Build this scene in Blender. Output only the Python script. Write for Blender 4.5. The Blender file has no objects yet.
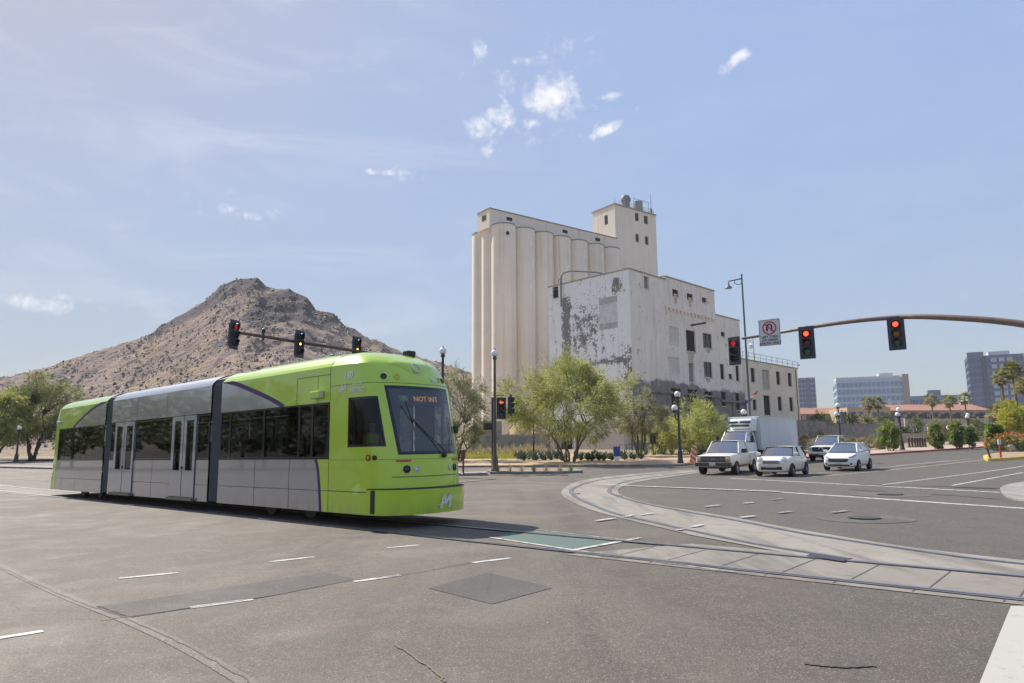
import bpy, bmesh, math, random
from math import sin, cos, pi, radians, sqrt, atan2
from mathutils import Vector, Matrix, noise as mnoise

scene = bpy.context.scene
COL = scene.collection
R = random.Random(7)

# ---------------------------------------------------------------- camera geometry
F = 683.0
TH = math.atan(106.5 / 683)
RO = 0.007
GX = 0.011
EYE = 1.6
YB = [(-1e5, 0.0), (34, 0.0), (38, 0.02), (42, 0.08), (46, 0.16), (105, 1.34), (112, 1.42), (1e5, 1.42)]

def T(x, y):
    """height of the ground: a slight cross fall, rising gently beyond the crossing"""
    z = GX * max(-90, min(90, x))
    for (a, za), (b, zb) in zip(YB, YB[1:]):
        if y <= b:
            return z + za + (zb - za) * (y - a) / (b - a)
    return z + 1.42

def ray(px, py):
    u = (px - 512) / F
    v = -(py - 341.5) / F
    a = u * cos(RO) + v * sin(RO)
    b = -u * sin(RO) + v * cos(RO)
    return Vector((a, cos(TH) - b * sin(TH), sin(TH) + b * cos(TH)))

def at(px, py, Y):
    d = ray(px, py)
    return Vector((0, 0, EYE)) + d * (Y / d.y)

def gr(px, py, dz=0.0, far=400.0):
    """where the sight line through a photograph pixel meets the ground"""
    d = ray(px, py)
    d = d / d.y
    lo, hi = 0.5, 0.5
    while hi < far:
        hi *= 1.03
        if EYE + d.z * hi < T(d.x * hi, hi) + dz:
            break
        lo = hi
    for _ in range(50):
        m = (lo + hi) / 2
        if EYE + d.z * m < T(d.x * m, m) + dz:
            hi = m
        else:
            lo = m
    return Vector((d.x * hi, hi, T(d.x * hi, hi) + dz))

def gxy(px, Y, dz=0.0):
    """ground point in the column of pixels px at depth Y"""
    x = (px - 512) / F * Y * 1.01
    for _ in range(4):
        z = T(x, Y) + dz
        d = ray(px, 341.5 + 0)  # refine for roll
        # iterate on the pixel row of the candidate
        zz = z - EYE
        f = Y * cos(TH) + zz * sin(TH)
        b = (-Y * sin(TH) + zz * cos(TH)) / f
        u = (px - 512) / F
        a = (u + b * sin(RO)) / cos(RO)
        x = a * f
    return Vector((x, Y, T(x, Y) + dz))

def height_at(py, px, Y):
    return at(px, py, Y).z

def under(px, py, Y, dz=0.0):
    """ground point straight below a photograph pixel at depth Y"""
    p = at(px, py, Y)
    return Vector((p.x, Y, T(p.x, Y) + dz))

# ---------------------------------------------------------------- object helpers
def link(o, parent=None):
    COL.objects.link(o)
    if parent is not None:
        o.parent = parent
    return o

def tag(o, label=None, cat=None, group=None, kind=None):
    if label: o['label'] = label
    if cat: o['category'] = cat
    if group: o['group'] = group
    if kind: o['kind'] = kind
    return o

def empty(name, loc, rz=0.0, label=None, cat=None, group=None):
    o = bpy.data.objects.new(name, None)
    o.empty_display_size = 0.3
    o.location = loc
    o.rotation_euler = (0, 0, rz)
    link(o)
    return tag(o, label, cat, group)

def copy_tree(o, parent=None):
    c = o.copy()
    COL.objects.link(c)
    c.parent = parent
    for ch in list(o.children):
        copy_tree(ch, c)
    return c

class MB:
    def __init__(self):
        self.v = []; self.f = []; self.m = []; self.mi = 0; self.sm = []; self.smooth = False
    def add(self, verts, faces, M=None):
        n = len(self.v)
        for p in verts:
            p = Vector(p)
            self.v.append(tuple(M @ p) if M is not None else tuple(p))
        for f in faces:
            self.f.append(tuple(i + n for i in f)); self.m.append(self.mi); self.sm.append(self.smooth)
        return self
    def quad(self, a, b, c, d):
        return self.add([a, b, c, d], [(0, 1, 2, 3)])
    def box(self, x0, y0, z0, x1, y1, z1, M=None):
        v = [(x0,y0,z0),(x1,y0,z0),(x1,y1,z0),(x0,y1,z0),(x0,y0,z1),(x1,y0,z1),(x1,y1,z1),(x0,y1,z1)]
        return self.add(v, [(0,3,2,1),(4,5,6,7),(0,1,5,4),(1,2,6,5),(2,3,7,6),(3,0,4,7)], M)
    def bbox(self, x0, y0, z0, x1, y1, z1, b=0.02, M=None):
        """box with chamfered edges"""
        bm = bmesh.new()
        bmesh.ops.create_cube(bm, size=1)
        for v in bm.verts:
            v.co = Vector(((x0 + x1) / 2 + v.co.x * (x1 - x0), (y0 + y1) / 2 + v.co.y * (y1 - y0), (z0 + z1) / 2 + v.co.z * (z1 - z0)))
        bmesh.ops.bevel(bm, geom=bm.edges[:], offset=b, segments=2, affect='EDGES', profile=0.5)
        self.bm(bm, M)
        return self
    def bm(self, bm, M=None):
        bm.verts.index_update()
        self.add([v.co for v in bm.verts], [[v.index for v in f.verts] for f in bm.faces], M)
        bm.free()
    def tube(self, pts, rad, n=8, cap=True):
        """tube through pts, rad a number or list"""
        pts = [Vector(p) for p in pts]
        k = len(pts)
        if not isinstance(rad, (list, tuple)): rad = [rad] * k
        vs = []; fs = []
        prev = None
        for i, p in enumerate(pts):
            d = (pts[min(i + 1, k - 1)] - pts[max(i - 1, 0)])
            d = d.normalized() if d.length > 1e-9 else Vector((0, 0, 1))
            if prev is None:
                a = d.cross(Vector((0, 0, 1)))
                if a.length < 1e-3: a = d.cross(Vector((1, 0, 0)))
            else:
                a = prev - d * prev.dot(d)
                if a.length < 1e-6: a = d.cross(Vector((1, 0, 0)))
            a.normalize(); prev = a
            b = d.cross(a)
            for j in range(n):
                t = 2 * pi * j / n
                vs.append(p + (a * cos(t) + b * sin(t)) * rad[i])
        for i in range(k - 1):
            for j in range(n):
                j2 = (j + 1) % n
                fs.append((i * n + j, i * n + j2, (i + 1) * n + j2, (i + 1) * n + j))
        if cap:
            fs.append(tuple(range(n))[::-1]); fs.append(tuple((k - 1) * n + j for j in range(n)))
        return self.add(vs, fs)
    def lathe(self, prof, n=16, M=None, cap=True):
        """prof: list of (r, z), about local z"""
        vs = []; fs = []
        for r, z in prof:
            for j in range(n):
                t = 2 * pi * j / n
                vs.append((r * cos(t), r * sin(t), z))
        for i in range(len(prof) - 1):
            for j in range(n):
                j2 = (j + 1) % n
                fs.append((i * n + j, i * n + j2, (i + 1) * n + j2, (i + 1) * n + j))
        if cap:
            if prof[0][0] > 1e-4: fs.append(tuple(range(n))[::-1])
            if prof[-1][0] > 1e-4: fs.append(tuple((len(prof) - 1) * n + j for j in range(n)))
        return self.add(vs, fs, M)
    def prism(self, poly, z0, z1, M=None):
        n = len(poly)
        v = [(x, y, z0) for x, y in poly] + [(x, y, z1) for x, y in poly]
        f = [tuple(range(n))[::-1], tuple(range(n, 2 * n))] + [(i, (i + 1) % n, n + (i + 1) % n, n + i) for i in range(n)]
        return self.add(v, f, M)
    def grid(self, rows, close=False, skip=None):
        """rows: list of equally long lists of points"""
        k = len(rows); n = len(rows[0])
        vs = [p for r in rows for p in r]; fs = []
        for i in range(k - 1):
            for j in range(n if close else n - 1):
                if skip and skip(i, j): continue
                j2 = (j + 1) % n
                fs.append((i * n + j, i * n + j2, (i + 1) * n + j2, (i + 1) * n + j))
        return self.add(vs, fs)
    def build(self, name, mat, parent=None, smooth=None, loc=None, rz=None, sharp=40, fix=True):
        me = bpy.data.meshes.new(name)
        me.from_pydata(self.v, [], self.f)
        mats = mat if isinstance(mat, (list, tuple)) else [mat]
        for m in mats: me.materials.append(m)
        if len(mats) > 1:
            me.polygons.foreach_set('material_index', self.m)
        if fix:
            bm = bmesh.new(); bm.from_mesh(me)
            bmesh.ops.remove_doubles(bm, verts=bm.verts, dist=1e-4)
            bmesh.ops.recalc_face_normals(bm, faces=bm.faces)
            bm.to_mesh(me); bm.free()
        if smooth or (smooth is None and any(self.sm)):
            me.polygons.foreach_set('use_smooth', [True] * len(me.polygons))
            try:
                me.set_sharp_from_angle(angle=radians(sharp))
            except Exception:
                pass
        me.update()
        o = bpy.data.objects.new(name, me)
        link(o, parent)
        if loc is not None: o.location = loc
        if rz is not None: o.rotation_euler = (0, 0, rz)
        return o

def frame(origin, xdir, zdir=(0, 0, 1)):
    x = Vector(xdir).normalized(); z = Vector(zdir)
    y = z.cross(x).normalized(); z = x.cross(y).normalized()
    M = Matrix.Identity(4)
    for i in range(3):
        M[i][0] = x[i]; M[i][1] = y[i]; M[i][2] = z[i]; M[i][3] = origin[i]
    return M

def face_frame(origin, normal, up=(0, 0, 1)):
    """local z = normal, local y ~ up, local x = to the reader's right"""
    n = Vector(normal).normalized(); u = Vector(up)
    x = u.cross(n).normalized(); y = n.cross(x).normalized()
    M = Matrix.Identity(4)
    for i in range(3):
        M[i][0] = x[i]; M[i][1] = y[i]; M[i][2] = n[i]; M[i][3] = origin[i]
    return M

_dg_font = None
def text(body, size, M, mat, name, parent=None, depth=0.002, spacing=1.0, bold=0.0, align='CENTER', sx=1.0):
    cu = bpy.data.curves.new(name, 'FONT')
    cu.body = body; cu.size = size; cu.align_x = align; cu.align_y = 'CENTER'
    cu.extrude = depth; cu.space_character = spacing; cu.offset = bold; cu.resolution_u = 3
    t = bpy.data.objects.new(name, cu)
    COL.objects.link(t)
    dg = bpy.context.evaluated_depsgraph_get()
    me = bpy.data.meshes.new_from_object(t.evaluated_get(dg))
    COL.objects.unlink(t); bpy.data.objects.remove(t); bpy.data.curves.remove(cu)
    me.transform(M @ Matrix.Diagonal((sx, 1, 1, 1)))
    me.materials.clear(); me.materials.append(mat)
    o = bpy.data.objects.new(name, me)
    return link(o, parent)

# ---------------------------------------------------------------- materials
class NT:
    def __init__(self, name):
        self.mat = bpy.data.materials.new(name); self.mat.use_nodes = True
        self.nt = self.mat.node_tree; self.n = self.nt.nodes
        self.bsdf = self.n['Principled BSDF']; self.out = self.n['Material Output']
    def new(self, t, **k):
        nd = self.n.new(t)
        for a, b in k.items():
            if hasattr(nd, a): setattr(nd, a, b)
        return nd
    def link(self, a, b): self.nt.links.new(a, b)
    def val(self, sock, v):
        if hasattr(v, 'is_output') or hasattr(v, 'links'): self.link(v, sock)
        else: sock.default_value = v
    def coord(self, kind='Object', scale=(1, 1, 1), rot=(0, 0, 0), loc=(0, 0, 0)):
        if kind == 'World':
            tc = self.new('ShaderNodeNewGeometry').outputs['Position']
        else:
            tc = self.new('ShaderNodeTexCoord').outputs[kind]
        mp = self.new('ShaderNodeMapping')
        mp.inputs['Scale'].default_value = scale; mp.inputs['Rotation'].default_value = rot; mp.inputs['Location'].default_value = loc
        self.link(tc, mp.inputs[0]); return mp.outputs[0]
    def noise(self, vec, scale, detail=4, rough=0.6, dist=0.0):
        t = self.new('ShaderNodeTexNoise'); self.link(vec, t.inputs['Vector'])
        t.inputs['Scale'].default_value = scale; t.inputs['Detail'].default_value = detail
        t.inputs['Roughness'].default_value = rough; t.inputs['Distortion'].default_value = dist
        return t.outputs['Fac']
    def vor(self, vec, scale, feature='F1', out='Distance', rnd=1.0):
        t = self.new('ShaderNodeTexVoronoi'); t.feature = feature; self.link(vec, t.inputs['Vector'])
        t.inputs['Scale'].default_value = scale; t.inputs['Randomness'].default_value = rnd
        return t.outputs[out]
    def ramp(self, fac, stops, interp='LINEAR'):
        r = self.new('ShaderNodeValToRGB'); cr = r.color_ramp; cr.interpolation = interp
        while len(cr.elements) < len(stops): cr.elements.new(0.5)
        for e, (p, c) in zip(cr.elements, stops):
            e.position = p
            if isinstance(c, (int, float)): c = (c, c, c)
            e.color = (c[0], c[1], c[2], 1)
        self.val(r.inputs[0], fac); return r.outputs[0]
    def mix(self, fac, a, b, mode='MIX'):
        m = self.new('ShaderNodeMix'); m.data_type = 'RGBA'; m.blend_type = mode
        self.val(m.inputs[0], fac)
        for s, v in ((m.inputs[6], a), (m.inputs[7], b)):
            if isinstance(v, (tuple, list)): v = (v[0], v[1], v[2], 1)
            self.val(s, v)
        return m.outputs[2]
    def math(self, op, a, b=0.0, c=None, clamp=False):
        m = self.new('ShaderNodeMath'); m.operation = op; m.use_clamp = clamp
        self.val(m.inputs[0], a); self.val(m.inputs[1], b)
        if c is not None: self.val(m.inputs[2], c)
        return m.outputs[0]
    def maprange(self, v, a, b, c=0.0, d=1.0, smooth=True):
        m = self.new('ShaderNodeMapRange'); m.interpolation_type = 'SMOOTHSTEP' if smooth else 'LINEAR'
        self.val(m.inputs[0], v)
        for i, q in enumerate((a, b, c, d)): m.inputs[i + 1].default_value = q
        return m.outputs[0]
    def sep(self, vec):
        s = self.new('ShaderNodeSeparateXYZ'); self.link(vec, s.inputs[0]); return s.outputs
    def color(self, c):
        if isinstance(c, (tuple, list)): self.bsdf.inputs['Base Color'].default_value = (c[0], c[1], c[2], 1)
        else: self.link(c, self.bsdf.inputs['Base Color'])
    def rough(self, v): self.val(self.bsdf.inputs['Roughness'], v)
    def bump(self, h, strength=0.3, dist=0.02):
        b = self.new('ShaderNodeBump'); b.inputs['Strength'].default_value = strength; b.inputs['Distance'].default_value = dist
        self.link(h, b.inputs['Height']); self.link(b.outputs[0], self.bsdf.inputs['Normal'])

def pbr(name, c, rough=0.5, metal=0.0, var=0.12, scale=3.0, bump=0.0, bscale=40.0, coat=0.0, emit=None, estr=0.0):
    """base colour broken up by fine noise, with roughness variation"""
    t = NT(name); co = t.coord('Object')
    if var > 0:
        f = t.noise(co, scale, 5, 0.65)
        lo = tuple(max(0, x * (1 - var)) for x in c); hi = tuple(min(1, x * (1 + var)) for x in c)
        t.color(t.ramp(f, [(0.3, lo), (0.7, hi)]))
        t.rough(t.maprange(f, 0.2, 0.8, max(0.02, rough * 0.85), min(1, rough * 1.15)))
    else:
        t.color(c); t.rough(rough)
    t.bsdf.inputs['Metallic'].default_value = metal
    if coat: t.bsdf.inputs['Coat Weight'].default_value = coat; t.bsdf.inputs['Coat Roughness'].default_value = 0.05
    if bump: t.bump(t.noise(co, bscale, 4), bump)
    if emit:
        t.bsdf.inputs['Emission Color'].default_value = (*emit, 1); t.bsdf.inputs['Emission Strength'].default_value = estr
    return t.mat

def glass(name, tint=(0.2, 0.23, 0.25), refl=0.9, rough=0.02, ior=1.5, base=0.06):
    t = NT(name); n = t.n
    tr = t.new('ShaderNodeBsdfTransparent'); tr.inputs[0].default_value = (*tint, 1)
    gl = t.new('ShaderNodeBsdfGlossy'); gl.inputs['Color'].default_value = (refl, refl, refl, 1); gl.inputs['Roughness'].default_value = rough
    ge = t.new('ShaderNodeNewGeometry'); dt = t.new('ShaderNodeVectorMath'); dt.operation = 'DOT_PRODUCT'
    t.link(ge.outputs['Normal'], dt.inputs[0]); t.link(ge.outputs['Incoming'], dt.inputs[1])
    c = t.math('ABSOLUTE', dt.outputs['Value']); sch = t.math('POWER', t.math('SUBTRACT', 1.0, c, clamp=True), 5.0)   # same from either side of the pane
    f0 = ((ior - 1) / (ior + 1)) ** 2 + base
    fac = t.math('ADD', t.math('MULTIPLY', sch, 1 - f0), f0, clamp=True)
    mx = t.new('ShaderNodeMixShader')
    t.link(fac, mx.inputs[0]); t.link(tr.outputs[0], mx.inputs[1]); t.link(gl.outputs[0], mx.inputs[2])
    t.link(mx.outputs[0], t.out.inputs[0])
    n.remove(t.bsdf)
    return t.mat

def leafmat(name, c1, c2, trans=0.35, rough=0.6):
    t = NT(name)
    g = t.new('ShaderNodeNewGeometry')
    co = t.coord('Object')
    f = t.noise(co, 0.9, 3)
    f = t.maprange(f, .35, .65); f2 = t.math('ADD', t.math('MULTIPLY', g.outputs['Random Per Island'], 0.45), t.math('MULTIPLY', f, 0.55), clamp=True)
    col = t.ramp(f2, [(0.15, c1), (0.85, c2)])
    t.color(col); t.rough(rough)
    tl = t.new('ShaderNodeBsdfTranslucent'); t.link(col, tl.inputs[0])
    mx = t.new('ShaderNodeMixShader'); mx.inputs[0].default_value = trans
    t.link(t.bsdf.outputs[0], mx.inputs[1]); t.link(tl.outputs[0], mx.inputs[2]); t.link(mx.outputs[0], t.out.inputs[0])
    return t.mat

M = {}
M['white_paint'] = pbr('white_paint', (0.78, 0.78, 0.77), 0.35, var=0.03, coat=0.4)
M['cream_paint'] = pbr('cream_paint', (0.76, 0.72, 0.6), 0.35, var=0.03, coat=0.5)
M['beige_paint'] = pbr('beige_paint', (0.68, 0.65, 0.57), 0.4, var=0.04, coat=0.3)
M['black'] = pbr('black_plastic', (0.02, 0.02, 0.022), 0.55, var=0.2)
M['black_gloss'] = pbr('black_gloss', (0.012, 0.012, 0.015), 0.12, var=0.1)
M['rubber'] = pbr('rubber', (0.022, 0.021, 0.02), 0.85, var=0.25, scale=8)
M['dark_grey'] = pbr('dark_grey', (0.06, 0.06, 0.065), 0.6, var=0.2)
M['mid_grey'] = pbr('mid_grey', (0.22, 0.22, 0.23), 0.6, var=0.12)
M['steel'] = pbr('steel', (0.55, 0.55, 0.56), 0.35, metal=0.9, var=0.15)
M['alloy'] = pbr('alloy', (0.5, 0.5, 0.52), 0.35, metal=0.7, var=0.1)
M['chrome'] = pbr('chrome', (0.75, 0.75, 0.77), 0.12, metal=1.0, var=0.03)
M['brown_pole'] = pbr('brown_painted_metal', (0.09, 0.06, 0.05), 0.5, var=0.25, scale=6)
M['black_pole'] = pbr('black_painted_metal', (0.03, 0.028, 0.03), 0.45, var=0.25, scale=6)
M['signal_arm'] = pbr('brown_galvanised_arm', (0.32, 0.23, 0.19), 0.55, var=0.2, scale=5)
M['globe'] = pbr('frosted_globe', (0.8, 0.8, 0.78), 0.3, var=0.03)
M['car_glass'] = glass('car_glass', (0.16, 0.185, 0.20), 0.9, 0.04, 1.55, 0.44)
M['headlight'] = pbr('headlight_lens', (0.6, 0.62, 0.64), 0.1, var=0.1, coat=0.8, metal=0.3)
M['orange'] = pbr('orange_reflective', (0.8, 0.2, 0.06), 0.5, var=0.1)
M['red'] = pbr('red_paint', (0.45, 0.04, 0.03), 0.5, var=0.15)
M['amber'] = pbr('amber_lens', (0.75, 0.35, 0.02), 0.25, var=0.1)
M['plate'] = pbr('plate_metal', (0.55, 0.56, 0.6), 0.4, var=0.15, scale=30)
# ================================================================ THE SETTING
def catmull(pts, n=8):
    pts = [Vector(p) for p in pts]; out = []
    for i in range(len(pts) - 1):
        p0 = pts[max(i - 1, 0)]; p1 = pts[i]; p2 = pts[i + 1]; p3 = pts[min(i + 2, len(pts) - 1)]
        for k in range(n):
            t = k / n
            out.append(0.5 * ((2 * p1) + (p2 - p0) * t + (2 * p0 - 5 * p1 + 4 * p2 - p3) * t * t + (3 * p1 - p0 - 3 * p2 + p3) * t ** 3))
    out.append(pts[-1]); return out

def drape(name, poly, dz, mat, kind='structure', height=0.0, parent=None, smooth=False):
    """polygon laid on the ground; with height it gets a vertical edge (kerb)"""
    bm = bmesh.new()
    vs = [bm.verts.new((p[0], p[1], 0)) for p in poly]
    f = bm.faces.new(vs)
    if f.normal.z < 0: f.normal_flip()
    bmesh.ops.triangulate(bm, faces=bm.faces[:])
    for yb, _ in YB[1:-1]:
        bmesh.ops.bisect_plane(bm, geom=bm.verts[:] + bm.edges[:] + bm.faces[:], plane_co=(0, yb, 0), plane_no=(0, 1, 0))
    for xb in (-90, 90):
        bmesh.ops.bisect_plane(bm, geom=bm.verts[:] + bm.edges[:] + bm.faces[:], plane_co=(xb, 0, 0), plane_no=(1, 0, 0))
    for v in bm.verts: v.co.z = T(v.co.x, v.co.y) + dz + height
    if height:
        ed = [e for e in bm.edges if e.is_boundary]
        r = bmesh.ops.extrude_edge_only(bm, edges=ed)
        for v in [g for g in r['geom'] if isinstance(g, bmesh.types.BMVert)]: v.co.z -= height + 0.05
    bmesh.ops.recalc_face_normals(bm, faces=bm.faces[:])
    me = bpy.data.meshes.new(name); bm.to_mesh(me); bm.free()
    me.materials.append(mat)
    o = bpy.data.objects.new(name, me); link(o, parent)
    if parent is None and kind: o['kind'] = kind
    return o

def P(px, py): v = gr(px, py); return (v.x, v.y)
def PP(l): return [P(*q) for q in l]

# ---- ground sheet
def ground_mat():
    t = NT('dry_ground'); co = t.coord('World')
    f = t.noise(co, 0.12, 6, 0.7); g = t.noise(co, 3.0, 5, 0.7)
    c = t.ramp(f, [(0.25, (0.24, 0.175, 0.115)), (0.55, (0.34, 0.25, 0.16)), (0.8, (0.38, 0.30, 0.19))])
    t.color(t.mix(t.maprange(g, 0.35, 0.7), c, (0.22, 0.16, 0.1))); t.rough(0.95)
    t.bump(t.noise(co, 9, 5), 0.5, 0.05); return t.mat
M['dirt'] = ground_mat()
xs = [-1140, -600, -300, -150, -90, -45, 0, 45, 90, 150, 300, 600, 1140]
ys = [-200, -60, 0, 15, 34, 38, 42, 46, 60, 80, 105, 112, 150, 250, 500, 1140]
g = MB(); g.grid([[(x, y, T(x, y) - 0.03) for x in xs] for y in ys])
tag(g.build('ground', M['dirt']), kind='structure')

# ---- asphalt
def asphalt_mat(name, base, warm, dark=0.75, newer=None):
    t = NT(name); co = t.coord('World')
    big = t.noise(co, 0.16, 6, 0.62, 0.4); mid = t.noise(co, 1.3, 5, 0.6)
    gr1 = t.noise(co, 60, 3, 0.75); gr2 = t.vor(co, 55)
    # tyre-polished streaks along the through lanes
    st = t.noise(t.coord('World', (0.9, 0.06, 1), (0, 0, radians(-46))), 1.0, 4, 0.6)
    c = t.ramp(big, [(0.28, tuple(x * dark for x in base)), (0.5, base), (0.70, warm)])
    c = t.mix(t.maprange(st, 0.45, 0.68), c, tuple(x * 0.66 for x in base))
    wv = t.noise(t.coord('World', (.35, .35, 1), (0, 0, 0), (40, 9, 0)), 1.0, 3, .5, 1.0); c = t.mix(t.math('MULTIPLY', t.maprange(wv, .48, .66), .6), c, tuple(min(1, x * 1.22) for x in warm))
    c = t.mix(t.maprange(mid, 0.45, 0.8), c, tuple(x * 1.15 for x in warm))
    if newer:   # newer is only the darker tone blended in towards the right
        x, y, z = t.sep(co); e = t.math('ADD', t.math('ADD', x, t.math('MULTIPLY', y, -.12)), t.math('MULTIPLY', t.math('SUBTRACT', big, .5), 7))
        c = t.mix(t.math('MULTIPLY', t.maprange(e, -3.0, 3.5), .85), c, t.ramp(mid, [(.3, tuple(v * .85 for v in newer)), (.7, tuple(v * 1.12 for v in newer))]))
    # aggregate: pale and dark stones
    c = t.mix(t.maprange(gr1, 0.56, 0.70), c, tuple(min(1, x * 2.4) for x in warm))
    c = t.mix(t.maprange(gr1, 0.45, 0.32), c, tuple(x * 0.35 for x in base))
    g3 = t.noise(co, 13, 5, 0.8); c = t.mix(t.math('MULTIPLY', t.maprange(g3, 0.53, 0.70), 0.5), c, tuple(min(1, x * 1.5) for x in warm)); c = t.mix(t.math('MULTIPLY', t.maprange(g3, 0.47, 0.30), 0.5), c, tuple(x * 0.55 for x in base))
    # tar-dark drip spots
    sp = t.vor(co, 0.5, out='Distance')
    c = t.mix(t.math('MULTIPLY', t.maprange(sp, 0.10, 0.02), t.maprange(mid, 0.5, 0.6)), c, tuple(x * 0.45 for x in base))
    # hairline cracks
    cr = t.vor(t.coord('World', (0.22, 0.22, 0.22)), 1.0, 'DISTANCE_TO_EDGE')
    wig = t.noise(co, 2.2, 4)
    crk = t.math('MULTIPLY', t.maprange(cr, 0.006, 0.0015), t.maprange(big, 0.5, 0.56))
    c = t.mix(t.math('MULTIPLY', crk, 0.25), c, tuple(x * 0.4 for x in base))
    t.color(c); t.rough(t.maprange(mid, 0.2, 0.8, 0.72, 0.9))
    t.bump(t.math('ADD', t.math('MULTIPLY', gr1, 0.7), t.math('MULTIPLY', gr2, 0.4)), 0.35, 0.012)
    return t.mat
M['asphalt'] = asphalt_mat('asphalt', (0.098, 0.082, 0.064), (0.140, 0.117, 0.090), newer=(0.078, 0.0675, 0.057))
M['asphalt_dark'] = asphalt_mat('asphalt_patch', (0.062, 0.056, 0.050), (0.075, 0.067, 0.06))

kerb_mid = PP([(455, 467.6), (520, 467.2), (600, 466.8), (660, 466.4), (682, 466), (690, 464.4)])
Ry = [P(760, 460.5), P(870, 455.6), P(985, 447.6)]
d = (Vector((*Ry[-1], 0)) - Vector((*Ry[-2], 0))).normalized()
Rfar = (Ry[-1][0] + d.x * 120, Ry[-1][1] + d.y * 120)
kl = [P(455, 467.6), (-16, 62), (-30, 74), (-48, 88), P(20, 459.3), P(0, 459), (-140, 120), (-300, 170)]
road_poly = [(-300, -100), (300, -100), (300, Rfar[1])] + [Rfar] + Ry[::-1] + kerb_mid[::-1] + kl[1:]
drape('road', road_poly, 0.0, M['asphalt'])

# ---- dirt verges and kerbs on the far side
def conc_mat(name, base, joint=None):
    t = NT(name); co = t.coord('World')
    f = t.noise(co, 0.5, 6, 0.7); h = t.noise(co, 25, 4, 0.7)
    c = t.ramp(f, [(0.25, tuple(x * 0.78 for x in base)), (0.55, base), (0.8, tuple(x * 1.12 for x in base))])
    c = t.mix(t.maprange(h, 0.55, 0.75), c, tuple(x * 0.72 for x in base))
    stn = t.noise(t.coord('World', (0.9, 0.1, 1), (0, 0, radians(-46))), 2.0, 4)
    c = t.mix(t.maprange(stn, 0.46, 0.68), c, tuple(x * 0.58 for x in base)); bl = t.noise(co, 2.4, 6, .75); c = t.mix(t.math('MULTIPLY', t.maprange(bl, .5, .66), .6), c, tuple(x * 0.6 for x in base))
    t.color(c); t.rough(0.85); t.bump(h, 0.2, 0.01); return t.mat
M['concrete'] = conc_mat('concrete_paving', (0.30, 0.275, 0.245))
M['track_concrete'] = conc_mat('track_concrete', (0.235, 0.208, 0.176))
M['track_concrete_light'] = conc_mat('newer_track_concrete', (0.268, 0.24, 0.203))
M['kerb'] = conc_mat('kerb_concrete', (0.27, 0.245, 0.22))
M['red_kerb'] = pbr('red_kerb_paint', (0.36, 0.10, 0.08), 0.7, var=0.25, scale=2)
M['yellow_kerb'] = pbr('yellow_kerb_paint', (0.66, 0.47, 0.07), 0.6, var=0.2, scale=2)

def offset_line(line, dist):
    out = []
    for i, p in enumerate(line):
        a = Vector((*line[max(i - 1, 0)], 0)); b = Vector((*line[min(i + 1, len(line) - 1)], 0))
        dd = (b - a).normalized(); nrm = Vector((-dd.y, dd.x, 0))
        out.append((p[0] + nrm.x * dist, p[1] + nrm.y * dist))
    return out
def strip(line, a, b): return offset_line(line, a) + offset_line(line, b)[::-1]

mid_line = [tuple(p[:2]) for p in catmull([(x, y, 0) for x, y in kerb_mid], 5)]
drape('kerb', strip(mid_line, 0, 0.22), 0.0, M['kerb'], height=0.14)
left_line = [tuple(p[:2]) for p in catmull([(x, y, 0) for x, y in kl], 4)][::-1]
drape('kerb', strip(left_line, 0, 0.25), 0.0, M['kerb'], height=0.14)
right_line = [kerb_mid[-1]] + Ry + [Rfar]
drape('kerb', strip(right_line[1:], 0, 0.25), 0.0, M['red_kerb'], height=0.14)
drape('kerb', strip(right_line[:2], 0, 0.25), 0.0, M['kerb'], height=0.14)
# sand behind the kerb of the corner
sand = pbr('sand', (0.40, 0.285, 0.17), 0.95, var=0.3, scale=1.2, bump=0.5, bscale=8)
drape('verge', offset_line(mid_line, 0.22) + [(24, 71), (10, 75), (-12, 74), (-9.5, 55.6)], 0.02, sand, height=0.11)
drape('footpath', strip(offset_line(right_line[1:], 0.25), 0, 4.5), 0.02, pbr('pink_paving', (0.42, 0.30, 0.25), 0.85, var=0.2, scale=1.5), height=0.11)
# sunlit lawn strip
def lawn(name, poly, dz, label=None):
    t = NT(name); co = t.coord('World')
    f = t.noise(co, 1.1, 5, 0.7); t.color(t.ramp(f, [(0.3, (0.26, 0.26, 0.04)), (0.7, (0.46, 0.40, 0.10))])); t.rough(0.9)
    return t.mat
lm = lawn('lawn_grass', None, 0)
lp = [P(446, 460.2), P(523, 460.2), P(531, 453.0), P(446, 453.0)]
drape('lawn', lp, 0.02, lm, height=0.115)
gm = MB()
rr = random.Random(3)
for i in range(9000):
    u, v = rr.random(), rr.random()
    a0 = Vector(lp[0]).lerp(Vector(lp[1]), u); a1 = Vector(lp[3]).lerp(Vector(lp[2]), u); x, y = a0.lerp(a1, v)
    z = T(x, y) + 0.12; a = rr.random() * pi; hh = 0.12 + 0.12 * rr.random(); w = 0.09
    dx, dy = cos(a) * w, sin(a) * w; lx, ly = rr.uniform(-.07, .07), rr.uniform(-.07, .07)
    gm.add([(x - dx, y - dy, z), (x + dx, y + dy, z), (x + lx, y + ly, z + hh)], [(0, 1, 2)])
tag(gm.build('grass', leafmat('grass_blades', (0.24, 0.25, 0.035), (0.48, 0.42, 0.09)), fix=False), kind='stuff')
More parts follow.
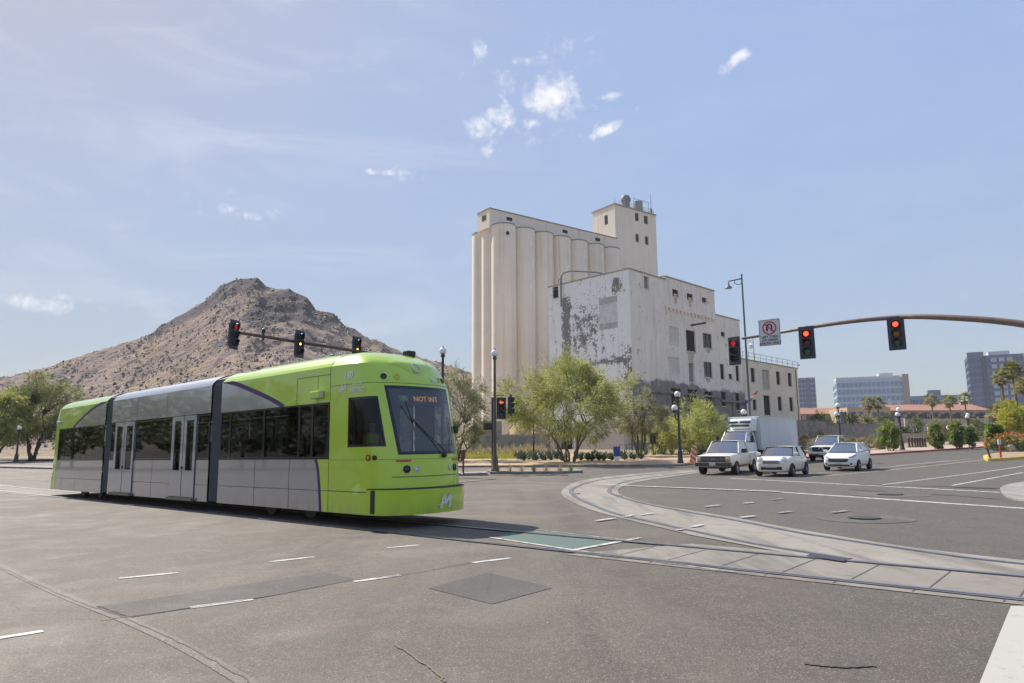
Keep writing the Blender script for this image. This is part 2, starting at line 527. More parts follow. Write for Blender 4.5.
# raised traffic island strips between tram and corner
isl = pbr('dry_island_planting', (0.25, 0.20, 0.13), 0.95, var=0.3, scale=2)
ip = PP([(490, 474.2), (560, 473.9), (583, 472.9), (575, 470.6), (500, 471.0), (488, 472)])
drape('traffic_island', ip, 0.004, M['kerb'], height=0.15)
drape('island_bed', [((x - 3.0) * .93 + 3.0 - .4, (y - 44.5) * .8 + 44.5) for x, y in ip], 0.16, isl)
ip2 = PP([(448, 476.2), (487, 475.6), (486, 473.5), (450, 474.0)])
drape('traffic_island', ip2, 0.004, M['kerb'], height=0.15)
# long kerbed median on the far left, seen past the tram's tail
ipl = PP([(-60, 466.5), (60, 469.6), (62, 468.2), (-60, 464.5)])
drape('traffic_island', ipl, 0.004, M['kerb'], height=0.15)

# yellow-kerbed planted median at the right
mp_ = PP([(985, 460.2), (988, 461.2), (1000, 460.6), (1040, 457.6), (1100, 453.5), (1100, 449.5), (1030, 452.2), (988, 456.5)])
mtip = [tuple(p[:2]) for p in catmull([(x, y, 0) for x, y in mp_ + [mp_[0]]], 4)][:-1]
drape('median', mtip, 0.004, M['yellow_kerb'], height=0.16)
mc = Vector((sum(p[0] for p in mtip) / len(mtip), sum(p[1] for p in mtip) / len(mtip), 0))
def shrink(poly, dist):
    out = []
    n = len(poly)
    for i in range(n):
        a = Vector((*poly[i - 1], 0)); b = Vector((*poly[(i + 1) % n], 0)); dd = (b - a).normalized()
        nr = Vector((-dd.y, dd.x, 0)); p = Vector((*poly[i], 0))
        if (p + nr * 0.1 - mc).length > (p - mc).length: nr = -nr
        q = p + nr * dist; out.append((q.x, q.y))
    return out
drape('median_bed', shrink(mtip, 0.22), 0.172, pbr('mulch', (0.30, 0.22, 0.14), 0.95, var=0.3, scale=2))
# pale concrete corner at the right edge of the picture
cp = PP([(1000, 489.5), (1006, 486.5), (1024, 483), (1090, 474), (1140, 487), (1100, 505), (1024, 501.5), (1005, 496.5)])
drape('footpath', [tuple(p[:2]) for p in catmull([(x, y, 0) for x, y in cp + [cp[0]]], 4)][:-1], 0.004, M['concrete'], height=0.05)

# ---- streetcar track
A0 = Vector((-2.84, 14.42, 0)); UX = Vector((sin(radians(48.5)), -cos(radians(48.5)), 0)); NY = Vector((cos(radians(48.5)), sin(radians(48.5)), 0))
def tr(s, n): p = A0 + UX * s + NY * n; return (p.x, p.y)
def tram_sn(px, py):
    v = gr(px, py) - A0; return (v.x * UX.x + v.y * UX.y, v.x * NY.x + v.y * NY.y)
n_lo = sum(tram_sn(*q)[1] for q in [(735, 572), (900, 592), (1024, 608)]) / 3
n_near = sum(tram_sn(*q)[1] for q in [(780, 572.5), (855, 583), (954, 594), (1024, 602.3)]) / 4
n_far = n_near + 1.45
n_hi = n_far + (n_near - n_lo) + 0.1
s_cut = tram_sn(607, 546)[0]
drape('track_slab', [tr(s_cut, n_lo), tr(60, n_lo), tr(60, n_hi), tr(s_cut + 1.0, n_hi)], 0.008, M['track_concrete'])
drape('track_slab', [tr(-21, n_lo - .1), tr(-20.3, n_hi), tr(-110, n_hi), tr(-110, n_lo - .1)], 0.008, M['track_concrete'])
outer = catmull([(*P(*q), 0) for q in [(690, 469.6), (640, 473.6), (600, 477.6), (580, 481.3), (567, 486.5), (561.5, 492.6), (566, 498.5), (580, 506), (600, 513), (630, 520.8), (661, 528), (691, 535.5), (747, 546), (800, 556.5)]], 5)
inner = catmull([(*P(*q), 0) for q in [(706, 471.6), (664, 478.0), (640, 481.8), (624, 486.2), (618, 491), (623, 496), (645, 503), (691, 510.8), (738, 518.5), (780, 526.8), (880, 543.3), (954, 553.2), (1024, 561), (1200, 578), (1420, 598)]], 5)
end = tr(14, n_far - .2)
drape('track_slab', [tuple(p[:2]) for p in outer] + [tr(16, n_far)] + [tuple(p[:2]) for p in inner][::-1], 0.012, M['track_concrete_light'])

M['rail'] = pbr('rail_steel', (0.24, 0.25, 0.28), 0.38, metal=0.6, var=0.25, scale=2)
M['flangeway'] = pbr('rubber_flangeway', (0.105, 0.104, 0.112), 0.6, var=0.25, scale=4)
def ribbon(name, line, w, dz, mat, kind='structure'):
    line = [Vector(p) for p in line]
    L = []; Rr = []
    for i, p in enumerate(line):
        dd = (line[min(i + 1, len(line) - 1)] - line[max(i - 1, 0)]).normalized(); nrm = Vector((-dd.y, dd.x, 0)) * (w / 2)
        L.append(p + nrm); Rr.append(p - nrm)
    mb = MB(); mb.grid([[(q.x, q.y, T(q.x, q.y) + dz) for q in L], [(q.x, q.y, T(q.x, q.y) + dz) for q in Rr]])
    o = mb.build(name, mat)
    if kind: o['kind'] = kind
    return o
def straight(s0, s1, n, k=60): return [Vector((*tr(s0 + (s1 - s0) * i / k, n), 0)) for i in range(k + 1)]
for n in (n_near, n_far):
    ribbon('tram_rail', straight(-110, 60, n, 200), 0.16, 0.018, M['flangeway'])
    ribbon('tram_rail', straight(-110, 60, n + (.02 if n == n_near else -.02), 200), 0.07, 0.023, M['rail'])
r_out = catmull([(*P(*q), 0) for q in [(690, 470.3), (650, 474.6), (610, 478.9), (590, 482.4), (577, 487), (571, 491.5), (577, 498.2), (595, 506.5), (618, 514.8), (661, 524.5), (691, 531.2), (747, 543), (800, 552), (850, 560)]], 6)
r_in = catmull([(*P(*q), 0) for q in [(700, 471.4), (655, 477.2), (630, 481), (616, 485), (609.5, 490.5), (614, 495), (642, 503.5), (691, 513), (738, 521.3), (794, 532.4), (830, 538.3), (880, 546), (954, 556.8), (1024, 565), (1200, 583)]], 6)
for ln in (r_out, r_in):
    ribbon('tram_rail', ln, 0.15, 0.018, M['flangeway'])
    ribbon('tram_rail', ln, 0.065, 0.023, M['rail'])
# slab joints and switch cover
jm = pbr('joint_seal', (0.1, 0.09, 0.085), 0.8, var=0.2)
jl = MB()
for s in [s_cut + .6 + .8 * i for i in range(20)]:
    for n0, n1, off in ((n_lo + .05, n_near - .09, 0), (n_near + .09, n_far - .09, .1)):
        a = Vector((*tr(s + off, n0), 0)); b = Vector((*tr(s + off, n1), 0))
        q = UX * 0.008
        jl.quad(*[(p.x, p.y, T(p.x, p.y) + 0.0125) for p in (a - q, b - q, b + q, a + q)])
tag(jl.build('slab_joint', jm), kind='structure')
sw = tram_sn(830, 559)
drape('switch_cover', PP([(806, 557.5), (812, 555.2), (848, 560.6), (844, 563.6)]), 0.027, pbr('switch_plate', (0.06, 0.06, 0.07), 0.5, metal=0.4, var=0.3))

# ---- painted markings
def paint_mat(name, c, worn=0.45):
    t = NT(name); co = t.coord('World')
    f = t.noise(co, 6, 6, 0.75); h = t.noise(co, 70, 3, 0.7)
    k = t.math('ADD', t.math('MULTIPLY', f, 0.6), t.math('MULTIPLY', h, 0.4))
    t.color(t.mix(t.maprange(k, worn, worn + 0.12), tuple(x * 0.32 for x in c), c)); t.rough(0.7)
    return t.mat
M['paint'] = paint_mat('white_road_paint', (0.52, 0.50, 0.46), 0.41)
M['paint_faint'] = paint_mat('worn_road_paint', (0.40, 0.375, 0.33), 0.46)
M['paint_green'] = paint_mat('green_road_paint', (0.085, 0.125, 0.102), 0.32)
M['paint_yellow'] = paint_mat('worn_yellow_paint', (0.38, 0.31, 0.19), 0.44)
def dash(p0, p1, w=0.11, mat='paint', dz=0.006, name='road_marking'):
    a = gr(*p0); b = gr(*p1); n = max(2, int((a - b).length / 1.5) + 1)
    return ribbon(name, [Vector((a.x + (b.x - a.x) * i / n, a.y + (b.y - a.y) * i / n, 0)) for i in range(n + 1)], w, dz, M[mat])
for a, b in [((119, 578.6), (178, 573)), ((270, 562), (314, 557.2)), ((387, 548), (420, 545.2)), ((473, 563), (511, 558.2)), ((354, 582), (400, 575.6)),
             ((190, 608), (253, 599.6)), ((-20, 641.5), (43, 631.5))]:
    dash(a, b, 0.10)
for a, b in [((596, 522), (615, 519.2)), ((624.5, 518), (634, 516)), ((641, 516), (655, 514.2)), ((705, 507.6), (720, 506)), ((744, 504.2), (754, 503.2)), ((772, 500.5), (783, 499.4)),
             ((740.5, 518.6), (755, 517)), ((778, 514), (791, 512.4)), ((678, 531.4), (684, 530.3)), ((692, 528.2), (703, 526)), ((832, 513.6), (847, 511.6))]:
    dash(a, b, 0.12, 'paint_faint' if a[0] > 770 else 'paint', 0.03)
dash((604, 485.3), (780, 492.2), 0.30, 'paint', 0.026); dash((780, 492.2), (1024, 508.6), 0.26); dash((1024, 508.6), (1150, 517.3), 0.26)
dash((730, 478.3), (1001, 492.6), 0.24, 'paint'); dash((467, 480.5), (573, 483.6), 0.25, 'paint_faint')
dash((882, 485), (1024, 466), 0.13); dash((952, 485.6), (1024, 472.4), 0.13); dash((1024, 466), (1100, 455.7), 0.13)
dash((812, 477), (984, 459.8), 0.3, 'paint_yellow'); dash((806, 474), (970, 459.2), 0.2, 'paint_faint'); dash((800, 461.3), (860, 458.4), 0.2, 'paint_faint')
dash((895, 466), (950, 460.4), 0.25, 'paint_faint')
# green box ahead of the streetcar
gp = PP([(455, 533), (536, 530.4), (632, 541), (571, 550.6), (497, 539.6)])
drape('road_marking', [P(490, 538.2), P(527, 529.4), P(632, 541.2), P(573, 550.6)], 0.006, M['paint_green'])
dash((490, 537.8), (575, 550.8), 0.08, 'paint', 0.011); dash((528, 529), (634, 541.6), 0.07, 'paint_faint', 0.011); dash((566, 552), (641, 538.2), 0.11, 'paint', 0.012)
dash((575, 551), (735, 573), 0.09, 'paint_faint', 0.013)
# broad white bar at the lower right
drape('road_marking', PP([(1011, 606.5), (1060, 606.5), (1120, 720), (965, 720)]), 0.0065, paint_mat('crosswalk_paint', (0.40, 0.38, 0.34), 0.33))
# darker repairs, seams, covers
drape('asphalt_patch', PP([(428, 588.5), (488, 573), (553, 588), (492, 604.5)]), 0.005, M['asphalt_dark'])
drape('asphalt_patch', PP([(95, 607), (165, 597), (326, 572.5), (354, 579.5), (262, 597.5), (125, 618.5)]), 0.0045, asphalt_mat('asphalt_trench', (0.070, 0.061, 0.053), (0.088, 0.076, 0.065)))
SEAM_A = asphalt_mat('asphalt_seam', (0.130, 0.113, 0.092), (0.18, 0.156, 0.128))
ribbon('asphalt_seam', catmull([(*P(*q), 0) for q in [(-40, 548), (0, 566), (60, 594), (128, 621), (190, 650), (262, 692)]], 8), .13, .0045, SEAM_A)
sl = pbr('crack_sealant', (0.070, 0.061, 0.054), 0.7, var=0.3)
def crack(pts, w, mat=sl, seed=1):
    q = random.Random(seed); c = catmull([(*P(*p), 0) for p in pts], 10)
    ribbon('crack_seal', [p + Vector((q.uniform(-.012, .012), q.uniform(-.012, .012), 0)) for p in c], w, 0.0085, mat)
crack([(850, 489.6), (900, 493), (950, 495.5), (1000, 499.3)], 0.14, seed=2)
crack([(100, 621), (128, 617), (262, 597.5), (352, 580.6), (400, 575.8), (470, 563)], 0.018, seed=3)
crack([(0, 567), (60, 595), (128, 620), (190, 648), (250, 683)], 0.014, seed=4)
crack([(804, 664.5), (840, 667.5), (874, 667)], 0.035, seed=5)
crack([(395, 645), (430, 668), (445, 683)], 0.02, pbr('pale_crack', (0.16, 0.125, 0.095), 0.9), seed=8)
crack([(176, 488), (120, 486), (40, 481), (-20, 478)], 0.05, seed=9)
COLLAR = asphalt_mat('asphalt_collar', (0.098, 0.085, 0.071), (0.118, 0.102, 0.085))
cov = pbr('iron_cover', (0.075, 0.066, 0.058), 0.6, metal=0.3, var=0.3)
for px, py, r, col in [(864, 518.6, .95, 1), (890, 494.8, 1.1, 1), (577.5, 494.3, .12, 0), (619, 496.5, .12, 0)]:
    c = gr(px, py)
    ring = [(c.x + r * cos(a * pi / 16), c.y + r * sin(a * pi / 16)) for a in range(32)]
    if col: drape('manhole_collar', ring, 0.0075, COLLAR)
    drape('manhole_cover', [(c.x + (x - c.x) * .34, c.y + (y - c.y) * .34) for x, y in ring] if col else ring, 0.031, cov)

# ---- the butte
ridge = [(-400, 425), (-200, 405), (-100, 392), (0, 378), (25, 372), (60, 362), (100, 350), (130, 341.5), (150, 335), (160, 325.5), (185, 311), (205, 298.5), (222, 286), (232, 281), (242, 278.3),
         (250, 277.8), (258, 280), (267, 287), (290, 290), (305, 296), (316, 306), (340, 320), (362, 334), (385, 343), (400, 351), (420, 357), (440, 362), (475, 375), (520, 391), (600, 418), (700, 436)]
YR = 420.0
rp = [at(px, py, YR) for px, py in ridge]
def ridge_h(x):
    if x <= rp[0].x: return max(0, rp[0].z - 0.05 * (rp[0].x - x))
    if x >= rp[-1].x: return 0
    for a, b in zip(rp, rp[1:]):
        if x <= b.x: return a.z + (b.z - a.z) * (x - a.x) / (b.x - a.x)
    return 0
def butte_z(x, y):
    base = T(x, 200)
    rh = ridge_h(x * YR / max(y, 200) if y < YR else x) - base
    Y0 = 175
    if y <= YR:
        u = max(0, (y - Y0) / (YR - Y0)); f = 0.72 * u ** 1.25 + 0.28 * u ** 3.0
    else:
        f = max(0, 1 - (y - YR) / 260) ** 1.2
    h = rh * f
    e = min(1, h / 14)
    n1 = mnoise.fractal(Vector((x / 38, y / 60, 3)), 1.0, 2.0, 5)
    gul = 1 - abs(mnoise.noise(Vector((x / 30 + 0.3 * mnoise.noise(Vector((x / 60, y / 60, 0))), y / 120, 9))))
    roc = mnoise.fractal(Vector((x / 9, y / 11, 7)), 1.0, 2.0, 4)
    edge = 1.0 if y < YR - 40 else max(0.25, (YR - y) / 40 if y < YR else .3)
    h += e * edge * (4.5 * n1 - 5.0 * (gul - 0.6) * min(1, h / 40) ) * 0.8 + e * roc * (1.0 + 1.3 * min(1, h / 60))
    # bench low on the left shoulder
    return base + max(-0.5, h)
xsr = [-520 + i * 2.9 for i in range(250)]
ysr = [172 + j * 2.9 for j in range(60)] + [347 + j * 2.2 for j in range(36)] + [428 + j * 14 for j in range(20)]
bt = MB(); bt.smooth = False
bt.grid([[(x, y, butte_z(x, y)) for x in xsr] for y in ysr])
def butte_mat():
    t = NT('butte_slope'); co = t.coord('World')
    big = t.noise(co, 0.022, 6, 0.65, 0.5); mid = t.noise(co, 0.16, 6, 0.7); fine = t.noise(co, 0.9, 4, 0.7)
    x, y, z = t.sep(co)
    c = t.ramp(mid, [(0.32, (0.18, 0.118, 0.088)), (0.5, (0.36, 0.245, 0.18)), (0.68, (0.50, 0.355, 0.25))])
    c = t.mix(t.maprange(big, 0.45, 0.62), c, (0.26, 0.175, 0.14))
    # dark weathered rock near the crest
    zz = t.math('ADD', z, t.math('MULTIPLY', t.math('SUBTRACT', big, 0.5), 90))
    zz = t.math('ADD', zz, t.math('MULTIPLY', t.math('SUBTRACT', mid, 0.5), 40))
    rock = t.ramp(fine, [(0.3, (0.022, 0.017, 0.020)), (0.7, (0.085, 0.062, 0.064))])
    gx = t.noise(t.coord('World', (1, .45, 1), (0, 0, radians(25)), (90, 40, 0)), 0.035, 5, .7); c = t.mix(t.math('MULTIPLY', t.math('MULTIPLY', t.maprange(gx, .54, .62), t.maprange(z, 26, 55)), .5), c, rock)
    oc = t.noise(co, 0.09, 6, .8); c = t.mix(t.math('MULTIPLY', t.maprange(oc, .56, .64), .8), c, (0.135, 0.108, 0.10))
    # tawny grass
    gf = t.noise(t.coord('World', (1, 1, 1), (0, 0, 0), (300, 0, 0)), 0.03, 4)
    c = t.mix(t.math('MULTIPLY', t.maprange(gf, 0.52, 0.66), 0.75), c, t.mix(mid, (0.34, 0.24, 0.12), (0.45, 0.32, 0.17)))
    # boulders and low brush as small marks
    v = t.vor(co, 0.33, out='Distance'); c = t.mix(t.math('MULTIPLY', t.maprange(v, 0.34, 0.12), t.maprange(mid, 0.42, 0.55)), c, (0.075, 0.066, 0.045))
    v3 = t.vor(co, 1.5, out='Distance'); c = t.mix(t.math('MULTIPLY', t.maprange(v3, .40, .2), t.maprange(fine, .42, .50)), c, (.075, .06, .045))
    v2 = t.vor(co, 0.75, out='Distance'); c = t.mix(t.math('MULTIPLY', t.maprange(v2, 0.3, 0.12), 0.55), c, (0.12, 0.095, 0.075))
    cg = t.new('ShaderNodeAttribute'); cg.attribute_name = 'crag'
    kk = t.math('ADD', cg.outputs['Fac'], t.math('MULTIPLY', t.math('SUBTRACT', mid, .5), 1.3)); kk = t.math('ADD', kk, t.math('MULTIPLY', t.math('SUBTRACT', fine, .5), .7)); c = t.mix(t.math('MULTIPLY', t.maprange(kk, .40, .56), .92), c, rock)
    t.color(c); t.rough(0.95); t.bump(t.math('ADD', mid, t.math('MULTIPLY', fine, 0.6)), 1.0, 2.2)
    return t.mat
def proj(p):
    z = p[2] - EYE; f = p[1] * cos(TH) + z * sin(TH); b = (-p[1] * sin(TH) + z * cos(TH)) / f; a = p[0] / f
    return (512 + F * (a * cos(RO) - b * sin(RO)), 341.5 - F * (a * sin(RO) + b * cos(RO)))
crags = [([(244, 312), (254, 302), (276, 291), (296, 291), (314, 298), (332, 313), (344, 324), (327, 329), (309, 325), (289, 320), (271, 322), (251, 328), (243, 320)], 1.0),
         ([(196, 306), (222, 283), (240, 275), (259, 275), (269, 286), (251, 292.5), (233, 296), (213, 307), (170, 329), (150, 340), (148, 332), (175, 314)], 1.0),
         ([(342, 322), (366, 334), (392, 347), (384, 352), (360, 343), (338, 332)], .75), ([(300, 330), (330, 336), (322, 346), (296, 340)], .6), ([(225, 322), (243, 330), (228, 352), (212, 345)], .55), ([(262, 335), (284, 338), (276, 350), (258, 346)], .5)]
def edge_dist(px, py, poly):
    ins = False; dm = 1e9; n = len(poly)
    for i in range(n):
        (x1, y1), (x2, y2) = poly[i], poly[(i + 1) % n]
        if (y1 > py) != (y2 > py) and px < (x2 - x1) * (py - y1) / (y2 - y1) + x1: ins = not ins
        L2 = (x2 - x1) ** 2 + (y2 - y1) ** 2; u = max(0, min(1, ((px - x1) * (x2 - x1) + (py - y1) * (y2 - y1)) / L2)); dm = min(dm, sqrt((px - x1 - u * (x2 - x1)) ** 2 + (py - y1 - u * (y2 - y1)) ** 2))
    return dm if ins else -dm
ho = bt.build('hill', butte_mat(), fix=False); tag(ho, kind='structure')
at_ = ho.data.attributes.new('crag', 'FLOAT', 'POINT'); vals = []
for v in ho.data.vertices:
    px, py = proj(v.co); r_ = 0.0
    if 120 < px < 420 and 260 < py < 372:
        for poly, amp in crags: r_ = max(r_, amp * max(0, min(1, .5 + edge_dist(px, py, poly) / 16)))
    vals.append(r_)
at_.data.foreach_set('value', vals)
# brush and boulders over the slopes
sc_ = MB(); q = random.Random(11)
octv = [(1, 0, 0), (-1, 0, 0), (0, 1, 0), (0, -1, 0), (0, 0, 1), (0, 0, -0.4)]
octf = [(0, 2, 4), (2, 1, 4), (1, 3, 4), (3, 0, 4), (2, 0, 5), (1, 2, 5), (3, 1, 5), (0, 3, 5)]
for i in range(24000):
    y = 190 + 235 * q.random() ** 0.75; x = q.uniform(-0.95, 0.35) * y
    if mnoise.noise(Vector((x / 25, y / 25, 5))) < q.uniform(-.5, .5): continue
    z = butte_z(x, y); s = q.uniform(0.22, 0.8) * (1 + 1.0 * (q.random() ** 5)); s2 = s * q.uniform(.6, 1.0)
    sc_.add([(x + a * s * q.uniform(.7, 1.2), y + b * s * q.uniform(.7, 1.2), z + 0.2 + c * s2 * q.uniform(.6, 1.2)) for a, b, c in octv], octf)
tag(sc_.build('desert_scrub', leafmat('scrub_leaf', (0.05, 0.045, 0.028), (0.16, 0.14, 0.075), 0.1), fix=False), kind='stuff')
# ================================================================ THE STREETCAR
W_ = 2.5
def tram_paint(name, c, metal=0.0, rough=0.28):
    t = NT(name); co = t.coord('Object')
    f = t.noise(co, 0.8, 5, 0.6); d_ = t.noise(t.coord('Object', (1, 1, 0.25)), 3, 5, 0.7)
    x, y, z = t.sep(co)
    low = t.maprange(z, 0.62, 0.25)
    cc = t.ramp(f, [(0.3, tuple(v * 0.94 for v in c)), (0.7, c)])
    cc = t.mix(t.math('MULTIPLY', t.math('MULTIPLY', low, t.maprange(d_, 0.4, 0.7)), 0.45), cc, (0.24, 0.21, 0.16))   # road film near the skirt
    t.color(cc); t.rough(rough); t.bsdf.inputs['Metallic'].default_value = metal
    t.bsdf.inputs['Coat Weight'].default_value = 0.9; t.bsdf.inputs['Coat Roughness'].default_value = 0.03
    t.bump(t.noise(t.coord('Object', (.6, 1, 1)), 1.1, 1), 0.05, 0.03)
    return t.mat
LIME = tram_paint('lime_paint', (0.44, 0.635, 0.03))
SILV = tram_paint('silver_paint', (0.355, 0.36, 0.39), 0.55, 0.2)
SILV2 = tram_paint('pale_silver_paint', (0.36, 0.37, 0.40), 0.3, 0.28)
PURP = pbr('purple_stripe', (0.06, 0.018, 0.105), .55)
DGRY = pbr('charcoal_stripe', (0.05, 0.042, 0.065), .55)
TGLASS = glass('tram_glass', (0.12, 0.15, 0.165), 0.72, 0.015, 1.45, 0.0)
CGLASS = glass('cab_side_glass', (0.45, 0.50, 0.52), 0.8, 0.015, 1.45, 0.0)
WGLASS = glass('windscreen_glass', (0.38, 0.43, 0.46), 0.95, 0.012, 1.5, 0.06)
BLK = M['black_gloss']; SEAM = pbr('panel_gap', (0.03, 0.03, 0.03), 0.7)
WHT = pbr('white_vinyl', (0.72, 0.74, 0.68), 0.4, var=0.03)
INT = pbr('interior_panel', (0.06, 0.063, 0.07), 0.6, var=0.1)

tram = empty('tram', (A0.x, A0.y, T(A0.x, A0.y)), 0, 'lime green and silver three-section streetcar turning through the crossing', 'tram')
ux3 = Vector((UX.x, UX.y, GX * UX.x)); tram.matrix_world = frame((A0.x, A0.y, T(A0.x, A0.y)), ux3, (-GX, 0, 1))

ZB, ZS, Z0, Z1, ZT = 0.27, 0.73, 1.43, 2.71, 3.52     # skirt, seam, window sill, window head, cove
sides = ((0.0, 1), (W_, -1))

def cove(mb, s0, s1, y, sg):
    pr = [(0, ZT), (0.05, 3.6), (0.14, 3.69), (0.28, 3.77), (0.42, 3.83)]
    mb.grid([[(s, y + sg * a, z) for a, z in pr] for s in (s0, s1)])
def roof(s0, s1, mat, parent=tram):
    mb = MB(); pr = [(0.42, 3.83), (0.8, 3.86), (1.25, 3.87), (1.7, 3.86), (2.08, 3.83)]
    mb.grid([[(s, a, z) for a, z in pr] for s in (s0, s1)])
    return mb.build('roof', mat, parent)

# livery curve of the front section: height of the stripe at station s
def interp(tab, x):
    if x <= tab[0][0]: return tab[0][1]
    for (a, b), (c, d_) in zip(tab, tab[1:]):
        if x <= c: 
            t = (x - a) / (c - a); return b + (d_ - b) * t
    return tab[-1][1]
cv = [p[:2] for p in catmull([(-7.0, 3.60, 0), (-6.2, 3.46, 0), (-5.48, 3.27, 0), (-4.6, 3.02, 0), (-3.67, 2.69, 0), (-2.9, 2.2, 0), (-2.25, 1.45, 0), (-2.08, 0.95, 0), (-1.99, 0.24, 0)], 10)]
cr = [p[:2] for p in catmull([(-19.5, 2.71, 0), (-18.7, 3.0, 0), (-17.7, 3.28, 0), (-16.8, 3.46, 0), (-15.9, 3.56, 0)], 8)]
def split_panel(s0, s1, za, zb, curve, y, name_lo, m_lo, name_hi, m_hi, n=44):
    lo, hi = MB(), MB()
    for i in range(n):
        a, b = s0 + (s1 - s0) * i / n, s0 + (s1 - s0) * (i + 1) / n
        ca, cb = [min(zb, max(za, interp(curve, q))) for q in (a, b)]
        if ca - za > 1e-4 or cb - za > 1e-4: lo.add([(a, y, za), (b, y, za), (b, y, cb), (a, y, ca)], [(0, 1, 2, 3)])
        if zb - ca > 1e-4 or zb - cb > 1e-4: hi.add([(a, y, ca), (b, y, cb), (b, y, zb), (a, y, zb)], [(0, 1, 2, 3)])
    if lo.v: lo.build(name_lo, m_lo, tram)
    if hi.v: hi.build(name_hi, m_hi, tram)
def stripe(curve, za, zb, w0, y, sg, mat):
    pts = [p for p in curve if za - .05 <= p[1] <= zb + .05]
    mb = MB(); L = []; Rr = []
    for i, p in enumerate(pts):
        a = Vector(pts[max(i - 1, 0)]); b = Vector(pts[min(i + 1, len(pts) - 1)]); dd = (b - a).normalized(); nn = Vector((-dd.y, dd.x)) * w0 / 2
        yy = y - sg * 0.003
        L.append((p[0] + nn.x, yy, min(zb, max(za, p[1] + nn.y)))); Rr.append((p[0] - nn.x, yy, min(zb, max(za, p[1] - nn.y))))
    mb.grid([L, Rr]); mb.build('livery_stripe', mat, tram)
def gaps(y, sg, vert, horiz, name='panel_seam'):
    yy = y - sg * 0.0035; w = 0.006
    for s, a, b in vert: mb = MB(); mb.quad((s - w, yy, a), (s + w, yy, a), (s + w, yy, b), (s - w, yy, b)); mb.build(name, SEAM, tram)
    for z, a, b in horiz: mb = MB(); mb.quad((a, yy - sg * .0008, z - w), (b, yy - sg * .0008, z - w), (b, yy - sg * .0008, z + w), (a, yy - sg * .0008, z + w)); mb.build(name, SEAM, tram)
def window(s0, s1, z0, z1, y, sg, name='window', mat=None):
    mb = MB(); yy = y + sg * 0.012
    mb.quad((s0, yy, z0), (s1, yy, z0), (s1, yy, z1), (s0, yy, z1))
    o = mb.build(name, mat or TGLASS, tram)
    fr = MB(); w = 0.045; ya, yb = y + sg * 0.004, y + sg * 0.03
    lo_, hi_ = min(ya, yb), max(ya, yb)
    fr.box(s0, lo_, z0, s1, hi_, z0 + w); fr.box(s0, lo_, z1 - w, s1, hi_, z1)
    fr.box(s0, lo_, z0 + w, s0 + w, hi_, z1 - w); fr.box(s1 - w, lo_, z0 + w, s1, hi_, z1 - w)
    fr.build('window_frame', BLK, o)
    return o
def rect(mb, s0, s1, z0, z1, y): mb.quad((s0, y, z0), (s1, y, z0), (s1, y, z1), (s0, y, z1))

